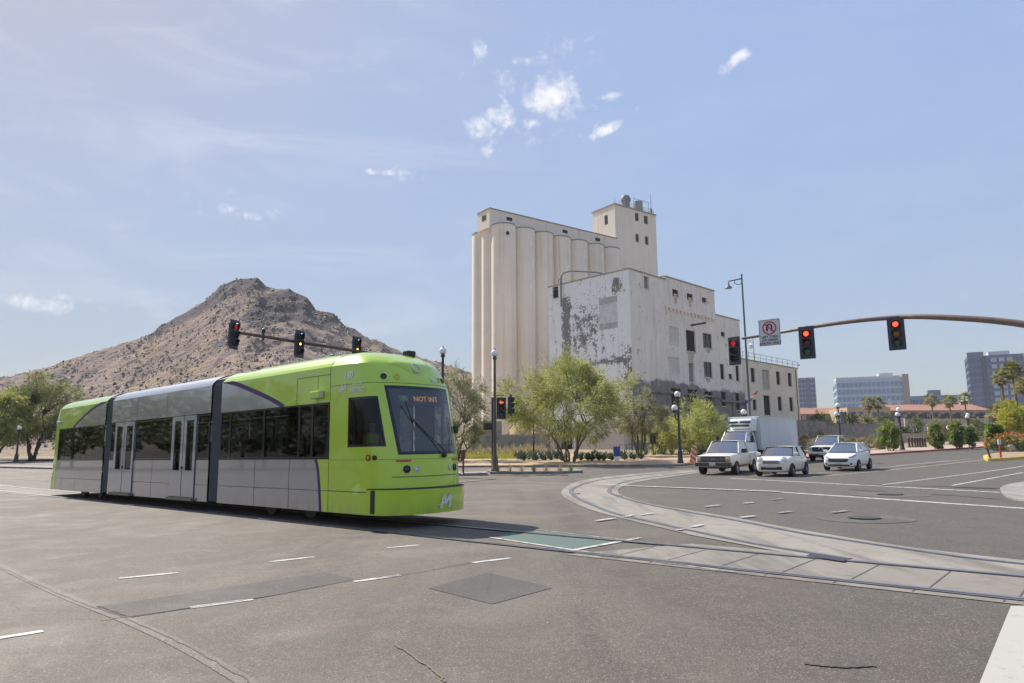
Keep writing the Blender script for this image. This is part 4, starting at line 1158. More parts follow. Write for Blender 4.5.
MW, MP = mill_white(lo=(0.74, 0.66, 0.55), hi=(0.85, 0.775, 0.67)), mill_peel(); MWC = mill_white('cream_whitewash', (0.70, 0.60, 0.46), (0.80, 0.70, 0.555))

def facade(name, mat, s0, s1, z0, z1, ops, Mx, depth=0.35, parent=mill, face=0.0):
    ss = sorted({s0, s1} | {v for o in ops for v in (o[0], o[1]) if s0 < v < s1}); zs = sorted({z0, z1} | {v for o in ops for v in (o[2], o[3]) if z0 < v < z1})
    mb = MB()
    for a, b in zip(ss, ss[1:]):
        for c, d_ in zip(zs, zs[1:]):
            m, n = (a + b) / 2, (c + d_) / 2
            if any(o[0] < m < o[1] and o[2] < n < o[3] for o in ops): continue
            mb.add([(a, face, c), (b, face, c), (b, face, d_), (a, face, d_)], [(0, 1, 2, 3)], Mx)
    for o in ops:
        a, b, c, d_ = o[:4]
        mb.add([(a, face, c), (b, face, c), (b, face, d_), (a, face, d_), (a, depth, c), (b, depth, c), (b, depth, d_), (a, depth, d_)], [(0, 1, 5, 4), (1, 2, 6, 5), (2, 3, 7, 6), (3, 0, 4, 7)], Mx)
    return mb.build(name, mat, parent)
def win(o, Mx, style='dark', parent=mill, depth=0.30):
    a, b, c, d_ = o[:4]; e = .0
    mb = MB(); mat = {'dark': VOID, 'pane': DUSTY, 'board': M['boarded'], 'brick': M['infill'], 'door': M['greydoor'], 'louver': M['greydoor']}[style]
    dep = 0.10 if style == 'brick' else depth
    mb.add([(a - e, dep, c - e), (b + e, dep, c - e), (b + e, dep, d_ + e), (a - e, dep, d_ + e)], [(0, 1, 2, 3)], Mx)
    w = mb.build('door' if style == 'door' else 'window', mat, parent)
    if style in ('pane', 'dark'):
        fr = MB(); k = 0.07
        nx = 2 if b - a > 0.9 else 1; nz = 3 if d_ - c > 2 else 2
        for i in range(nx + 1):
            x = a + (b - a) * i / nx; x0 = min(max(x - k / 2, a), b - k); fr.box(x0, depth - .08, c, x0 + k, depth - .02, d_, Mx)
        if style == 'pane':
            for i in range(nz + 1):
                z = c + (d_ - c) * i / nz; z0 = min(max(z - k / 2, c), d_ - k); fr.box(a, depth - .075, z0, b, depth - .025, z0 + k, Mx)
        else:
            fr.box(a, depth - .075, d_ - k, b, depth - .025, d_, Mx)
        fr.build('window_frame', RUSTF, w)
    si = MB(); si.box(a - .1, -.09, c - .14, b + .1, .1, c - .012, Mx); si.build('sill', M['infill'] if style != 'brick' else MW, w)
    return w
M['boarded'] = pbr('weathered_board', (.42, .39, .33), .85, var=.25, scale=2)
M['infill'] = pbr('painted_infill', (.60, .565, .50), .9, var=.12, scale=1.5, bump=.3, bscale=6)
M['greydoor'] = pbr('grey_steel_door', (.22, .225, .22), .6, var=.25)
def rp_(px0, py0, px1, py1, f=None):
    f = f or fx; m = (px0 + px1) / 2; k = (py0 + py1) / 2
    return (f(px0, k)[0], f(px1, k)[0], f(m, py1)[1], f(m, py0)[1])
I4 = Matrix.Identity(4)
ML = Matrix(((0, 1, 0, 0), (1, 0, 0, 0), (0, 0, 1, 0), (0, 0, 0, 1)))   # (s, depth, z) -> (depth, s, z)
ztA = fx(629, 269)[1]; sA = fx(665, 276)[0]; ztA2 = fx(690, 284)[1]; sA2 = fx(714.5, 300)[0]
ztB = fx(726, 317.5)[1]; sB = fx(741, 350)[0]; ztC = fx(770, 364)[1]; sC = fx(798, 380)[0]
LY = fy(549, 330)[0]
A_ops = [((644, 276.5, 648.8, 288.5), 'louver')]
A2_ops = [((672.5, 289.5, 678.5, 296.6), 'dark'), ((687, 293.7, 693, 300), 'dark'), ((702, 297.6, 706.6, 302.5), 'pane'), ((669, 327, 679, 344), 'brick'), ((669.5, 357.5, 679.4, 373.7), 'brick'),
          ((686.3, 330.6, 695.5, 352), 'dark'), ((703, 333.6, 712, 348.4), 'pane'), ((689, 363, 694.3, 381.6), 'door'), ((704, 362, 712.4, 377.6), 'pane'),
          ((671.4, 388.5, 681.3, 410), 'dark'), ((688, 389.5, 698, 412), 'dark'), ((705, 391.5, 713, 414), 'dark')]
B_ops = [((721, 332, 725, 336.5), 'dark'), ((720.4, 364, 724.4, 379), 'dark'), ((728.8, 374, 732.5, 379), 'pane'), ((735.8, 365.5, 739.4, 381), 'dark'), ((721.5, 392, 726, 406), 'dark'), ((736, 393, 739.5, 410), 'dark')]
C_ops = [((751, 368, 755, 382), 'dark'), ((762.4, 370, 769.4, 389), 'board'), ((776.4, 371.4, 780.2, 384.6), 'dark'), ((788, 373, 791.8, 386.3), 'dark'),
         ((753, 399.5, 756.6, 410), 'dark'), ((764, 395.5, 770.5, 415), 'dark'), ((778, 396.6, 782, 410.5), 'dark'), ((789.6, 397.3, 793.2, 411), 'dark')]
def block(s0, s1, zt, ops, depth_y, mat, left=None):
    oo = [rp_(*o[0]) for o in ops]
    facade('wall', mat, s0, s1, 0, zt, oo, I4)
    for o, (p_, st) in zip(oo, ops): win(o, I4, st)
    mb = MB()   # remaining walls
    if left is None: mb.quad((s0, 0, 0), (s0, depth_y, 0), (s0, depth_y, zt), (s0, 0, zt))
    mb.quad((s1, 0, 0), (s1, depth_y, 0), (s1, depth_y, zt), (s1, 0, zt)); mb.quad((s0, depth_y, 0), (s1, depth_y, 0), (s1, depth_y, zt), (s0, depth_y, zt))
    mb.build('wall', mat, mill)
    rf = MB(); rf.box(s0 + .25, .25, zt - .5, s1 - .25, depth_y - .25, zt - .4); rf.build('roof', M['mid_grey'], mill)
    cp_ = MB(); 
    for a in ((s0 - .08, -.1, s1 + .08, .22), (s0 - .08, depth_y - .22, s1 + .08, depth_y + .1)): cp_.box(a[0], a[1], zt - .02, a[2], a[3], zt + .16)
    for a in ((s0 - .08, .22, s0 + .22, depth_y - .22), (s1 - .22, .22, s1 + .08, depth_y - .22)): cp_.box(a[0], a[1], zt - .02, a[2], a[3], zt + .16)
    cp_.build('parapet_coping', pbr('coping', (.36, .31, .23), .9, var=.2), mill)
block(0, sA, ztA, A_ops, LY, MW, left=True); block(sA + .004, sA2, ztA2, A2_ops, LY * .97, MW); block(sA2 + .004, sB, ztB, B_ops, LY * .9, MW); block(sB + .004, sC, ztC, C_ops, LY * .7, MWC)
L_ops = [((552.5, 286.5, 558.3, 298), 'dark'), ((560, 431, 572, 449), 'dark'), ((590, 429, 600, 450), 'dark')]
lo_ = []
for (a, b, c, d_), st in L_ops:
    m, k = (a + c) / 2, (b + d_) / 2; lo_.append((fy(c, k)[0], fy(a, k)[0], fy(m, d_)[1], fy(m, b)[1]))
facade('wall', MP, 0, LY, 0, ztA, lo_, ML)
for o in lo_: win(o, ML, 'dark')
# lower beige annexe wall along the foot of the peeling side
zan = fy(600, 421)[1]
mb = MB(); mb.box(-1.6, .6, 0, -.02, LY - 6.2, zan); mb.box(-1.6, LY - 2.2, 0, -.02, LY + .2, zan + .4); mb.build('annexe', pbr('beige_render', (.50, .44, .37), .9, var=.12), mill)
# ledge, belt course with dentils, pipes, canopy, sign ghost
z_l = fy(600, 362.5)[1]; mb = MB(); mb.box(-.10, .2, z_l - .12, -.003, LY * .55, z_l + .12); mb.build('ledge', M['greydoor'], mill); mb = MB(); mb.box(-.08, LY * .78, z_l - .05, -.003, LY - .2, z_l + .05); mb.build('ledge', M['greydoor'], mill)
dn = MB(); a, b = fx(664.5, 307), fx(715, 317.4)
dn.box(a[0], -.22, a[1] - .05, b[0], -.003, a[1] + .25)
k = a[0] + .2
while k < b[0] - .4: dn.box(k, -.20, a[1] - .45, k + .45, -.003, a[1] - .055); k += 1.05
dn.build('belt_course', MW, mill)
a, b = fx(640, 388), fx(744, 402)
cn = MB(); cn.box(sA * .15, -.28, fx(655, 391)[1] - .22, sA2, -.003, fx(655, 391)[1] + .12); cn.box(sA2 + .02, -.35, fx(730, 401)[1] - .25, sB, -.003, fx(730, 401)[1] + .1); cn.build('canopy_ledge', pbr('rough_concrete', (.23, .21, .185), .95, var=.3, scale=1.5), mill)
pl = MB()
for px in (668, 683.5, 701, 715.5, 733):   # pilasters of the bare lower storey
    s = fx(px, 400)[0]; pl.box(s - .35, -.16, 0, s + .35, -.003, fx(px, 396)[1] - .3)
pl.build('pilaster', bpy.data.materials['rough_concrete'], mill)
p1 = fx(691, 325.3); pp = MB(); pp.tube([(p1[0], .1, p1[1]), (p1[0], -2.6, p1[1] + .05)], .16, 8); pp.build('chute_pipe', RUSTF, mill)
q1 = fy(562, 290); rpipe = MB(); zt_ = ztA
rpipe.tube([(-.3, q1[0], zt_ - 3.6), (-.3, q1[0], zt_ + 1.0), (-.2, q1[0] - .5, zt_ + 1.7), (.2, q1[0] - 1.6, zt_ + 1.9), (1.0, q1[0] - 6, zt_ + 1.0), (1.6, q1[0] - 8.5, zt_ + .1)], .14, 8); rpipe.build('roof_pipe', M['greydoor'], mill)
rl = MB()
for px in (553.5, 558, 561.5): 
    s = fy(px, 284)[0]; rl.tube([(.1, s, zt_), (.1, s, zt_ + 1.1)], .05, 6)
rl.tube([(.1, fy(553.5, 284)[0], zt_ + .9), (.1, fy(561.5, 284)[0], zt_ + .9)], .04, 6); rl.build('roof_railing', M['greydoor'], mill)
# faded painted panel on the peeling wall
sg0, sg1 = fy(617.5, 310)[0], fy(599, 310)[0]; zs0, zs1 = fy(608, 329)[1], fy(608, 297)[1]
mb = MB(); mb.mi = 0
mb.quad((-.006, sg0, zs1 - 1.0), (-.006, sg1, zs1 - 1.0), (-.006, sg1, zs1), (-.006, sg0, zs1)); mb.quad((-.006, sg0, zs0), (-.006, sg1, zs0), (-.006, sg1, zs0 + .9), (-.006, sg0, zs0 + .9))
mb.mi = 1; mb.quad((-.005, sg0, zs0 + .92), (-.005, sg1, zs0 + .92), (-.005, sg1, zs1 - 1.02), (-.005, sg0, zs1 - 1.02))
mb.build('faded_sign', [pbr('ghost_band', (.43, .43, .41), .9, var=.3, scale=1.2), pbr('ghost_panel', (.62, .62, .61), .9, var=.18, scale=1.2)], mill)
# wing roof: guard rail and antenna poles, downpipe
rl = MB(); s0, s1 = fx(744, 352)[0], fx(799, 365)[0]
for i in range(11):
    s = s0 + (s1 - s0) * i / 10; rl.tube([(s, .3, ztC), (s, .3, ztC + 1.5)], .04, 6)
for h in (.8, 1.45): rl.tube([(s0, .3, ztC + h), (s1 + .6, .3, ztC + h)], .035, 6)
s = fx(759, 350)[0]; rl.tube([(s, 1, ztC), (s, 1, ztC + 4.6)], .06, 6); rl.tube([(s, 1, ztC + 4.2), (s - 4.0, 1, ztC + .1)], .03, 6); rl.tube([(s, 1, ztC + 4.4), (s - 7, 1, ztC + 1.0)], .03, 6)
rl.lathe([(0, -.2), (.2, 0), (0, .2)], 8, Matrix.Translation((s1 + .7, .3, ztC + .9))); rl.build('roof_railing', M['mid_grey'], mill)
dp = MB(); s = fx(796.5, 390)[0]; dp.tube([(s, -.12, 0), (s, -.12, ztC - .3)], .1, 8); dp.build('downpipe', pbr('rusty_pipe', (.45, .33, .22), .8, var=.3), mill)
st = MB()
for px, py, w_, h_ in ((675.5, 299, 1.0, 1.7), (690, 302.5, 1.0, 1.6), (691, 357, 2.0, 1.9), (708, 350.5, 1.5, .9), (708, 379.6, 1.6, .9)):
    s, z = fx(px, py); 
    st.add([(s - w_ / 2, -.004, z + h_ / 2), (s + w_ / 2, -.004, z + h_ / 2), (s + w_ * .3, -.004, z - h_ / 2), (s - w_ * .35, -.004, z - h_ * .42)], [(0, 1, 2, 3)])
def rust_mat():
    t = NT('rust_wash'); co = t.coord('Object'); f = t.noise(t.coord('Object', (2.5, 1, .5)), 1.6, 5, .7)
    t.color(t.ramp(f, [(.4, (.62, .56, .47)), (.6, (.47, .32, .17))])); t.rough(.9); return t.mat
st.build('rust_stain', rust_mat(), mill)

# ---------------------------------------------------------------- grain elevator
def silo_conc():
    t = NT('painted_silo_concrete'); co = t.coord('Object'); x, y, z = t.sep(co)
    big = t.noise(co, 0.08, 5, 0.6); vs = t.noise(t.coord('Object', (1.6, 1.6, 0.035)), 1.0, 6, 0.7); mid = t.noise(co, 1.2, 5, 0.7)
    c = t.ramp(big, [(0.3, (0.76, 0.66, 0.53)), (0.65, (0.85, 0.76, 0.64))])
    c = t.mix(t.math('MULTIPLY', t.maprange(vs, 0.50, 0.70), 0.55), c, (0.56, 0.44, 0.31))
    c = t.mix(t.math('MULTIPLY', t.maprange(vs, 0.48, 0.32), 0.75), c, (0.82, 0.75, 0.65))
    c = t.mix(t.math('MULTIPLY', t.maprange(mid, 0.62, 0.74), 0.3), c, (0.38, 0.35, 0.31))
    # lift joints of the slip forms
    ln = t.math('ABSOLUTE', t.math('SUBTRACT', t.math('FRACT', t.math('MULTIPLY', z, 0.42)), 0.5))
    c = t.mix(t.math('MULTIPLY', t.maprange(ln, 0.02, 0.0), 0.12), c, (0.3, 0.27, 0.23))
    t.color(c); t.rough(0.9); t.bump(t.math('ADD', mid, t.math('MULTIPLY', vs, .6)), 0.25, 0.05); return t.mat
SC = silo_conc()
sdir = radians(54); RX = Vector((sin(sdir), cos(sdir), 0)); RY = Vector((-cos(sdir), sin(sdir), 0))
s0c = at(504.7, 440, 130.0); SZ = T(s0c.x, 130) - .3
elev = empty('grain_elevator', (s0c.x, s0c.y, SZ), atan2(RX.y, RX.x), 'tall cream concrete grain elevator of joined round silos with a head house tower', 'grain elevator')
SO = Vector((s0c.x, s0c.y, 0))
def ex(px, py, b):      # point on the vertical plane y=b of the elevator
    d = ray(px, py); o = SO + RY * b; t = (o - Vector((0, 0, EYE))).dot(RY) / d.dot(RY); p = Vector((0, 0, EYE)) + d * t
    return ((p - SO).dot(RX), p.z - SZ)
def ey(px, py, a):
    d = ray(px, py); o = SO + RX * a; t = (o - Vector((0, 0, EYE))).dot(RX) / d.dot(RX); p = Vector((0, 0, EYE)) + d * t
    return ((p - SO).dot(RY), p.z - SZ)
rad, gap_ = 2.42, 4.76
zsl = ex(505, 223, -2.2)[1]
capm = pbr('silo_cap', (.34, .30, .25), .9, var=.2)
def silo(a, b):
    mb = MB(); mb.lathe([(rad, 0), (rad, zsl)], 48, Matrix.Translation((a, b, 0)), cap=False); o = mb.build('silo', SC, elev, smooth=True)
    cpp = MB(); cpp.lathe([(rad + .07, zsl - .02), (rad + .07, zsl + .22), (0, zsl + .26)], 48, Matrix.Translation((a, b, 0))); cpp.build('cap', capm, o)
    return o
for i in range(7): silo(gap_ * i, 0)
for k in (1, 2): silo(0, 3.5 * k)
for i in range(1, 7): silo(gap_ * i, 7.0)
mb = MB(); mb.box(.5, 1.0, 0, gap_ * 6, 6.2, zsl - .05); mb.build('inner_wall', SC, elev)
ga, gz = ex(489.4, 208.3, 1.0); gy1 = 1.0 + abs(ey(477.5, 213, ga)[0] - 1.0)
mb = MB(); mb.box(ga, 1.0, zsl - .2, ex(614.6, 204.3, 1.5)[0], gy1, gz); mb.build('gallery', SC, elev)
mb = MB(); mb.box(ga - .12, .86, gz - .004, ex(614.6, 204.3, 1.5)[0] - .1, gy1 + .14, gz + .18); mb.build('gallery_roof', capm, elev)
for px, py in ((509.3, 219), (534, 0), (565, 231.5), (597.6, 239.5)):
    if py == 0: continue
    a, z = ex(px, py, 1.0); mb = MB(); mb.box(a - .7, .955, z - .35, a + .7, .995, z + .35); mb.build('window', VOID, elev)
yv, z = ey(484, 218, ga); mb = MB(); mb.box(ga - .05, yv - .7, z - .55, ga - .005, yv + .7, z + .5); mb.build('window', VOID, elev)
a_, z = ex(507.8, 233, -2.4); mb = MB(); mb.lathe([(.35, -.1), (.35, .1)], 12, Matrix.Translation((a_, -2.38, z)) @ Matrix.Rotation(pi / 2, 4, 'X')); mb.build('hatch', VOID, elev)
# head house
ta = ex(614.6, 204.3, 1.5)[0]; tb0 = 1.5; tb1 = ey(592.5, 215, ta)[0]; tz = ex(614.7, 204.3, tb0)[1]; tl = ex(655.5, 213, tb0)[0]
def tw(px0, py0, px1, py1): m, k = (px0 + px1) / 2, (py0 + py1) / 2; return (ex(px0, k, tb0)[0], ex(px1, k, tb0)[0], ex(m, py1, tb0)[1], ex(m, py0, tb0)[1])
tops = [tw(635, 213, 638.8, 221), tw(644, 215.8, 648, 224), tw(635.5, 234, 639, 242), tw(645, 236.6, 648.6, 244.7)]
facade('tower_wall', SC, ta, tl, 0, tz, tops, I4, depth=tb0 + .3, parent=elev, face=tb0)
for o in tops:
    mb = MB(); a, b, c, d_ = o; mb.quad((a, tb0 + .25, c), (b, tb0 + .25, c), (b, tb0 + .25, d_), (a, tb0 + .25, d_)); w = mb.build('window', DUSTY, elev)
    fr = MB(); m = (a + b) / 2; n = (c + d_) / 2; fr.box(m - .05, tb0 + .17, c, m + .05, tb0 + .22, d_); fr.box(a, tb0 + .165, n - .05, b, tb0 + .225, n + .05); fr.build('window_frame', RUSTF, w)
yv0, z0_ = ey(607.9, 224, ta); yv1, z1_ = ey(604.2, 215.8, ta)
facade('tower_wall', SC, tb0, tb1, 0, tz, [(min(yv0, yv1), max(yv0, yv1), z0_, z1_)], ML, depth=ta + .3, parent=elev, face=ta)
mb = MB(); mb.quad((ta + .25, yv0, z0_), (ta + .25, yv1, z0_), (ta + .25, yv1, z1_), (ta + .25, yv0, z1_)); mb.build('window', DUSTY, elev)
mb = MB(); mb.quad((tl, tb0, 0), (tl, tb1, 0), (tl, tb1, tz), (tl, tb0, tz)); mb.quad((ta, tb1, 0), (tl, tb1, 0), (tl, tb1, tz), (ta, tb1, tz)); mb.build('tower_wall', SC, elev)
mb = MB(); mb.box(ta - .15, tb0 - .15, tz, tl + .15, tb1 + .15, tz + .3); mb.build('tower_roof', capm, elev)
def rt(px, py, b=4.0): return ex(px, py, b)
a, z = rt(625.7, 200); mb = MB()
mb.lathe([(.75, 0), (.75, .3), (.55, .9), (.9, 1.3), (.9, 2.2), (1.15, 2.5), (1.2, 3.2), (.85, 3.9), (0, 4.1)], 16, Matrix.Translation((a, 4, tz + .2))); mb.build('ventilator', M['greydoor'], elev, smooth=True)
a0, _ = rt(634, 200); a1, _ = rt(642, 203)
mb = MB(); mb.lathe([(1.1, 0), (1.1, 2.6), (0, 2.9)], 20, Matrix.Translation(((a0 + a1) / 2, 4, tz + .9))); mb.build('roof_tank', pbr('old_galvanised', (.34, .32, .29), .6, metal=.3, var=.25), elev, smooth=True)
mb = MB()
for i in range(9):
    aa = ta + .4 + (tl - ta - .8) * i / 8; mb.tube([(aa, tb0 + .3, tz + .2), (aa, tb0 + .3, tz + 1.4)], .05, 6)
for h in (.8, 1.4): mb.tube([(ta + 3.5, tb0 + .3, tz + h), (tl - .4, tb0 + .3, tz + h)], .04, 6)
mb.tube([(a0 - 1.2, 3, tz), (a0 - 1.2, 3, tz + 3.6), (a1 + 1.2, 3, tz + 3.6), (a1 + 1.2, 3, tz)], .06, 6); mb.build('roof_railing', M['greydoor'], elev)
aa = rt(650.3, 190, 2.0)[0]; mb = MB(); mb.tube([(aa, 2, tz), (aa, 2, tz + 5.5)], [.1, .04], 6); mb.lathe([(.25, 0), (.25, 1.5)], 8, Matrix.Translation((aa, 2, tz + .2))); mb.build('antenna', M['mid_grey'], elev)
# faint ghost lettering down the row
gl = pbr('ghost_letter_paint', (.88, .86, .83), .9, var=.12, scale=1.5)
for word, py in (('HAYDEN', 243), ('FLOUR', 263), ('MILLS', 290)):
    zz = ex(530, py, -2.2)[1]
    for i, ch in enumerate(word):
        a = gap_ * (i + 1); th = radians(-68)
        o = text(ch, 3.0, Matrix.Identity(4), gl, 'ghost_letter', elev, depth=.0)
        for v in o.data.vertices:
            an = th + v.co.x / rad; v.co = (a + (rad + .012) * cos(an), (rad + .012) * sin(an), zz + v.co.y)

# ================================================================ BUILDINGS FAR BEHIND
def blockb(o, name, mat, x0, y0, z0, x1, y1, z1): mb = MB(); mb.box(x0, y0, z0, x1, y1, z1); return mb.build(name, mat, o)
GL1 = pbr('blue_glazing', (.20, .29, .42), .18, var=.25, scale=.12)
GL2 = pbr('dark_glazing', (.08, .12, .21), .2, var=.3, scale=.12)
PALE = pbr('pale_cladding', (.52, .52, .53), .7, var=.1, scale=.2); SLATE = pbr('slate_cladding', (.12, .155, .24), .6, var=.15, scale=.2); BROWN_C = pbr('brown_cladding', (.34, .26, .23), .7, var=.1, scale=.2)
def tower(name, label, pxl, pxr, pyt, Y, depth, floors, wall, glassm, bays, pyb=441, cat='office building', frame_=True, yaw=0, band=.32):
    a = at(pxl, pyt, Y); b = at(pxr, pyt, Y); z0 = T((a.x + b.x) / 2, Y) - .3; zt = (a.z + b.z) / 2 - z0; w = (b - a).length
    yaw = -(atan2(a.x, Y) - radians(4)); dv = Vector((cos(yaw), sin(yaw), 0)); k = (pxr - 512) / F
    w = (k * Y * 1.01 - a.x) / (dv.x - k * dv.y)
    for _ in range(3):
        e = Vector((a.x, Y, 0)) + dv * w; w += (at(pxr, pyt, e.y).x - e.x) / (dv.x - k * dv.y)
    cx = Vector((a.x, Y, 0)) + dv * w / 2; zt = a.z - z0
    o = empty(name, (cx.x, cx.y, z0), yaw, label, cat)
    blockb(o, 'wall', glassm, -w / 2 + .3, .3, 0, w / 2 - .3, depth - .3, zt - .5)
    fh = zt / floors
    for i in range(floors + 1):
        z = i * fh; blockb(o, 'floor_band', wall, -w / 2 + .1, .1, max(0, z - fh * band), w / 2 - .1, depth - .1, min(zt, z + fh * .02 + .02))
    mb = MB()
    for i in range(bays + 1):
        x = -w / 2 + (w - .5) * i / bays; mb.box(x, -.02, 0, x + (.5), .28, zt - .02)
    for i in range(5):
        y = .3 + (depth - .8) * i / 4; mb.box(-w / 2, y, 0, -w / 2 + .28, y + .5, zt - .02); mb.box(w / 2 - .28, y, 0, w / 2, y + .5, zt - .02)
    mb.build('mullion', wall, o)
    blockb(o, 'roof', wall, -w / 2 - .1, -.1, zt + .02, w / 2 + .1, depth + .1, zt + .6)
    return o, w, zt, fh
# slim blue tower just right of the mill
o, w, zt, fh = tower('apartment_tower', 'slim blue grey tower showing beside the right end of the white mill', 791, 815, 379, 520, 26, 14, pbr('blue_cladding', (.24, .28, .36), .6, var=.1, scale=.2), GL2, 7, cat='tower')
blockb(o, 'facade_strip', SLATE, w * .12, -.6, 0, w * .26, -.05, zt)
# wide glass office with white boxes
o, w, zt, fh = tower('office_building', 'wide blue glass office block with white boxes along its front', 836, 908, 381, 560, 40, 9, pbr('glass_grid', (.40, .47, .56), .5, var=.1, scale=.2), GL1, 16)
blockb(o, 'roof_parapet', PALE, -w / 2, .2, zt + .62, w / 2 - 5, 20, zt + 2.6); blockb(o, 'stair_tower', BROWN_C, w / 2 - 4, -.8, 0, w / 2 + .5, 20, zt + 3.5); blockb(o, 'penthouse', PALE, w * .12, 6, zt + 2.62, w * .32, 18, zt + 5.5)
for i, (u, v, h0, h1) in enumerate(((-.42, -.34, .0, .55), (-.22, -.16, .15, .62), (-.08, -.02, .2, .7), (.06, .1, .2, .62), (.2, .25, .25, .7), (.32, .36, .2, .65))): blockb(o, 'white_fin', PALE, u * w, -1.0, h0 * zt, v * w, -.06, h1 * zt)
for u, v, m_ in ((-.18, .06, PALE), (.06, .26, SLATE), (.26, .44, PALE)): blockb(o, 'podium_box', m_, u * w, -3.5, zt * .06, v * w, -1.05, zt * .34)
blockb(o, 'low_wing', pbr('steel_blue_cladding', (.26, .30, .38), .6, var=.1), -w / 2 - 9, -6, 0, -w / 2 + 9, 12, zt * .34)
# low blue-grey block between
o, w, zt, fh = tower('office_building', 'low blue grey office block between the two larger glass buildings', 908, 958, 397, 600, 30, 5, pbr('steel_cladding', (.22, .26, .34), .6, var=.1), GL2, 14)
blockb(o, 'plant_room', SLATE, -w * .08, 4, zt + .62, w * .18, 16, zt + 5.5)
# dark tower at the right
o, w, zt, fh = tower('hotel_tower', 'tall dark blue tower behind the palms at the right edge', 967, 1024, 357.5, 470, 26, 13, SLATE, GL2, 14, cat='tower', yaw=radians(-3))
PBP = pbr('pale_blue_panel', (.33, .37, .45), .6, var=.15, scale=.3)
for i in range(13):
    for u, v in ((-.08, .02), (.06, .16), (.2, .3)): blockb(o, 'balcony', PBP, u * w, -.5, i * fh + fh * .12, v * w, -.03, i * fh + fh * .72)
blockb(o, 'facade_strip', pbr('navy_panel', (.06, .075, .12), .5), -w * .26, -.55, 0, -w * .17, -.05, zt); blockb(o, 'parapet_wing', SLATE, -w / 2, 0, zt + .62, -w * .2, 1.2, zt + 3.4); blockb(o, 'penthouse', PALE, -w * .1, 5, zt + .62, w * .28, 18, zt + 3.6)
# long tiled building and tan block
TILE = pbr('terracotta_tiles', (.34, .165, .105), .8, var=.2, scale=.8); STUC = pbr('tan_stucco', (.46, .36, .24), .9, var=.1, scale=.4); STUC2 = pbr('cream_stucco', (.48, .42, .35), .9, var=.1, scale=.4)
def tiled(label, pl, pr, pyt, pyeave, Y, depth, wallm):
    a = at(pl, pyeave, Y); b = at(pr, pyeave, Y); z0 = T(a.x, Y) - .3; ze = (a.z + b.z) / 2 - z0; zr = at((pl + pr) / 2, pyt, Y + depth * .5).z - z0; w = b.x - a.x
    o = empty('tiled_building', ((a.x + b.x) / 2, Y, z0), 0, label, 'building')
    mb = MB(); mb.box(-w / 2, 0, 0, w / 2, depth, ze); mb.build('wall', wallm, o)
    mb = MB(); e = .8; mb.add([(-w / 2 - e, -e, ze), (w / 2 + e, -e, ze), (w / 2 + e, depth * .5, zr), (-w / 2 - e, depth * .5, zr), (-w / 2 - e, depth + e, ze), (w / 2 + e, depth + e, ze)], [(0, 1, 2, 3), (3, 2, 5, 4), (0, 3, 4), (1, 5, 2)]); mb.build('roof', TILE, o)
    n = int(w / 2.6)
    for i in range(min(40, n)):
        x = -w / 2 + w * (i + .2) / n; mb = MB(); mb.box(x, -.06, ze - 1.7, x + w / n * .62, -.005, ze - .5); mb.build('window', GL2, o)
    return o
tiled('long cream building under a terracotta tile roof, behind the clipped shrubs', 886, 987, 404.5, 410.5, 170, 14, STUC2)
tiled('short building with a terracotta tile roof beside the mill and left of the tan block', 792, 850, 408, 414, 175, 12, STUC)
a = at(847, 407.5, 165); b = at(890, 407.5, 165); z0 = T(a.x, 165) - .3
o = empty('flat_roofed_building', ((a.x + b.x) / 2, 165, z0), 0, 'plain tan stucco block with small square windows between the tiled roofs', 'building')
w = b.x - a.x; zt = a.z - z0; mb = MB(); mb.box(-w / 2, 0, 0, w / 2, 9.7, zt); mb.build('wall', STUC, o)
for px in (853, 861, 875, 882): 
    x = at(px, 414, 165).x - (a.x + b.x) / 2; z = at(px, 414.5, 165).z - z0; mb = MB(); mb.box(x - .5, -.06, z - .5, x + .5, -.005, z + .6); mb.build('window', GL2, o)
# trellis terrace in front of the long building
a = at(905, 416, 150); b = at(984, 416, 150); z0 = T(a.x, 150)
o = empty('terrace_pergola', ((a.x + b.x) / 2, 150, z0), 0, 'dark pergola beams on posts along the terrace of the tiled building', 'pergola'); w = b.x - a.x; zt = a.z - z0
mb = MB(); mb.box(-w / 2, 0, zt - .5, w / 2, .5, zt - .2); mb.build('beam', M['dark_grey'], o)
for i in range(8):
    x = -w / 2 + w * i / 7; mb = MB(); mb.box(x - .15, .05, 0, x + .15, .4, zt - .5); mb.build('post', STUC2, o)
for i in range(7):
    x = -w / 2 + w * (i + .5) / 7; mb = MB(); mb.box(x - .9, -.3, zt - .62, x + .9, 1.2, zt + .42); mb.build('canopy', M['dark_grey'], o)

def wall_seg(name, label, cat, a, b, h, th, mat, z_off=0, cap=None):
    a = Vector(a); b = Vector(b); L = (b - a); L.z = 0; o_z = min(T(a.x, a.y), T(b.x, b.y)) - .1
    mb = MB(); mb.box(0, 0, 0, L.length, th, h + .1)
    o = mb.build(name, mat, None); o.location = (a.x, a.y, o_z + z_off); o.rotation_euler = (0, 0, atan2(L.y, L.x)); tag(o, label, cat)
    if cap: c = MB(); c.box(-.05, -.06, h + .1, L.length + .05, th + .06, h + .24); c.build('coping', cap, o)
    return o
GREYW = conc_mat('grey_wall', (.31, .28, .245))
pa, pb = at(800, 436, 88), at(828, 436, 92); wall_seg('retaining_wall', 'plain grey retaining wall just right of the mill and truck', 'wall', (pa.x, pa.y, 0), (pb.x, pb.y, 0), at(812, 421.5, 90).z - T(pa.x, 90), .4, GREYW, cap=M['kerb'])
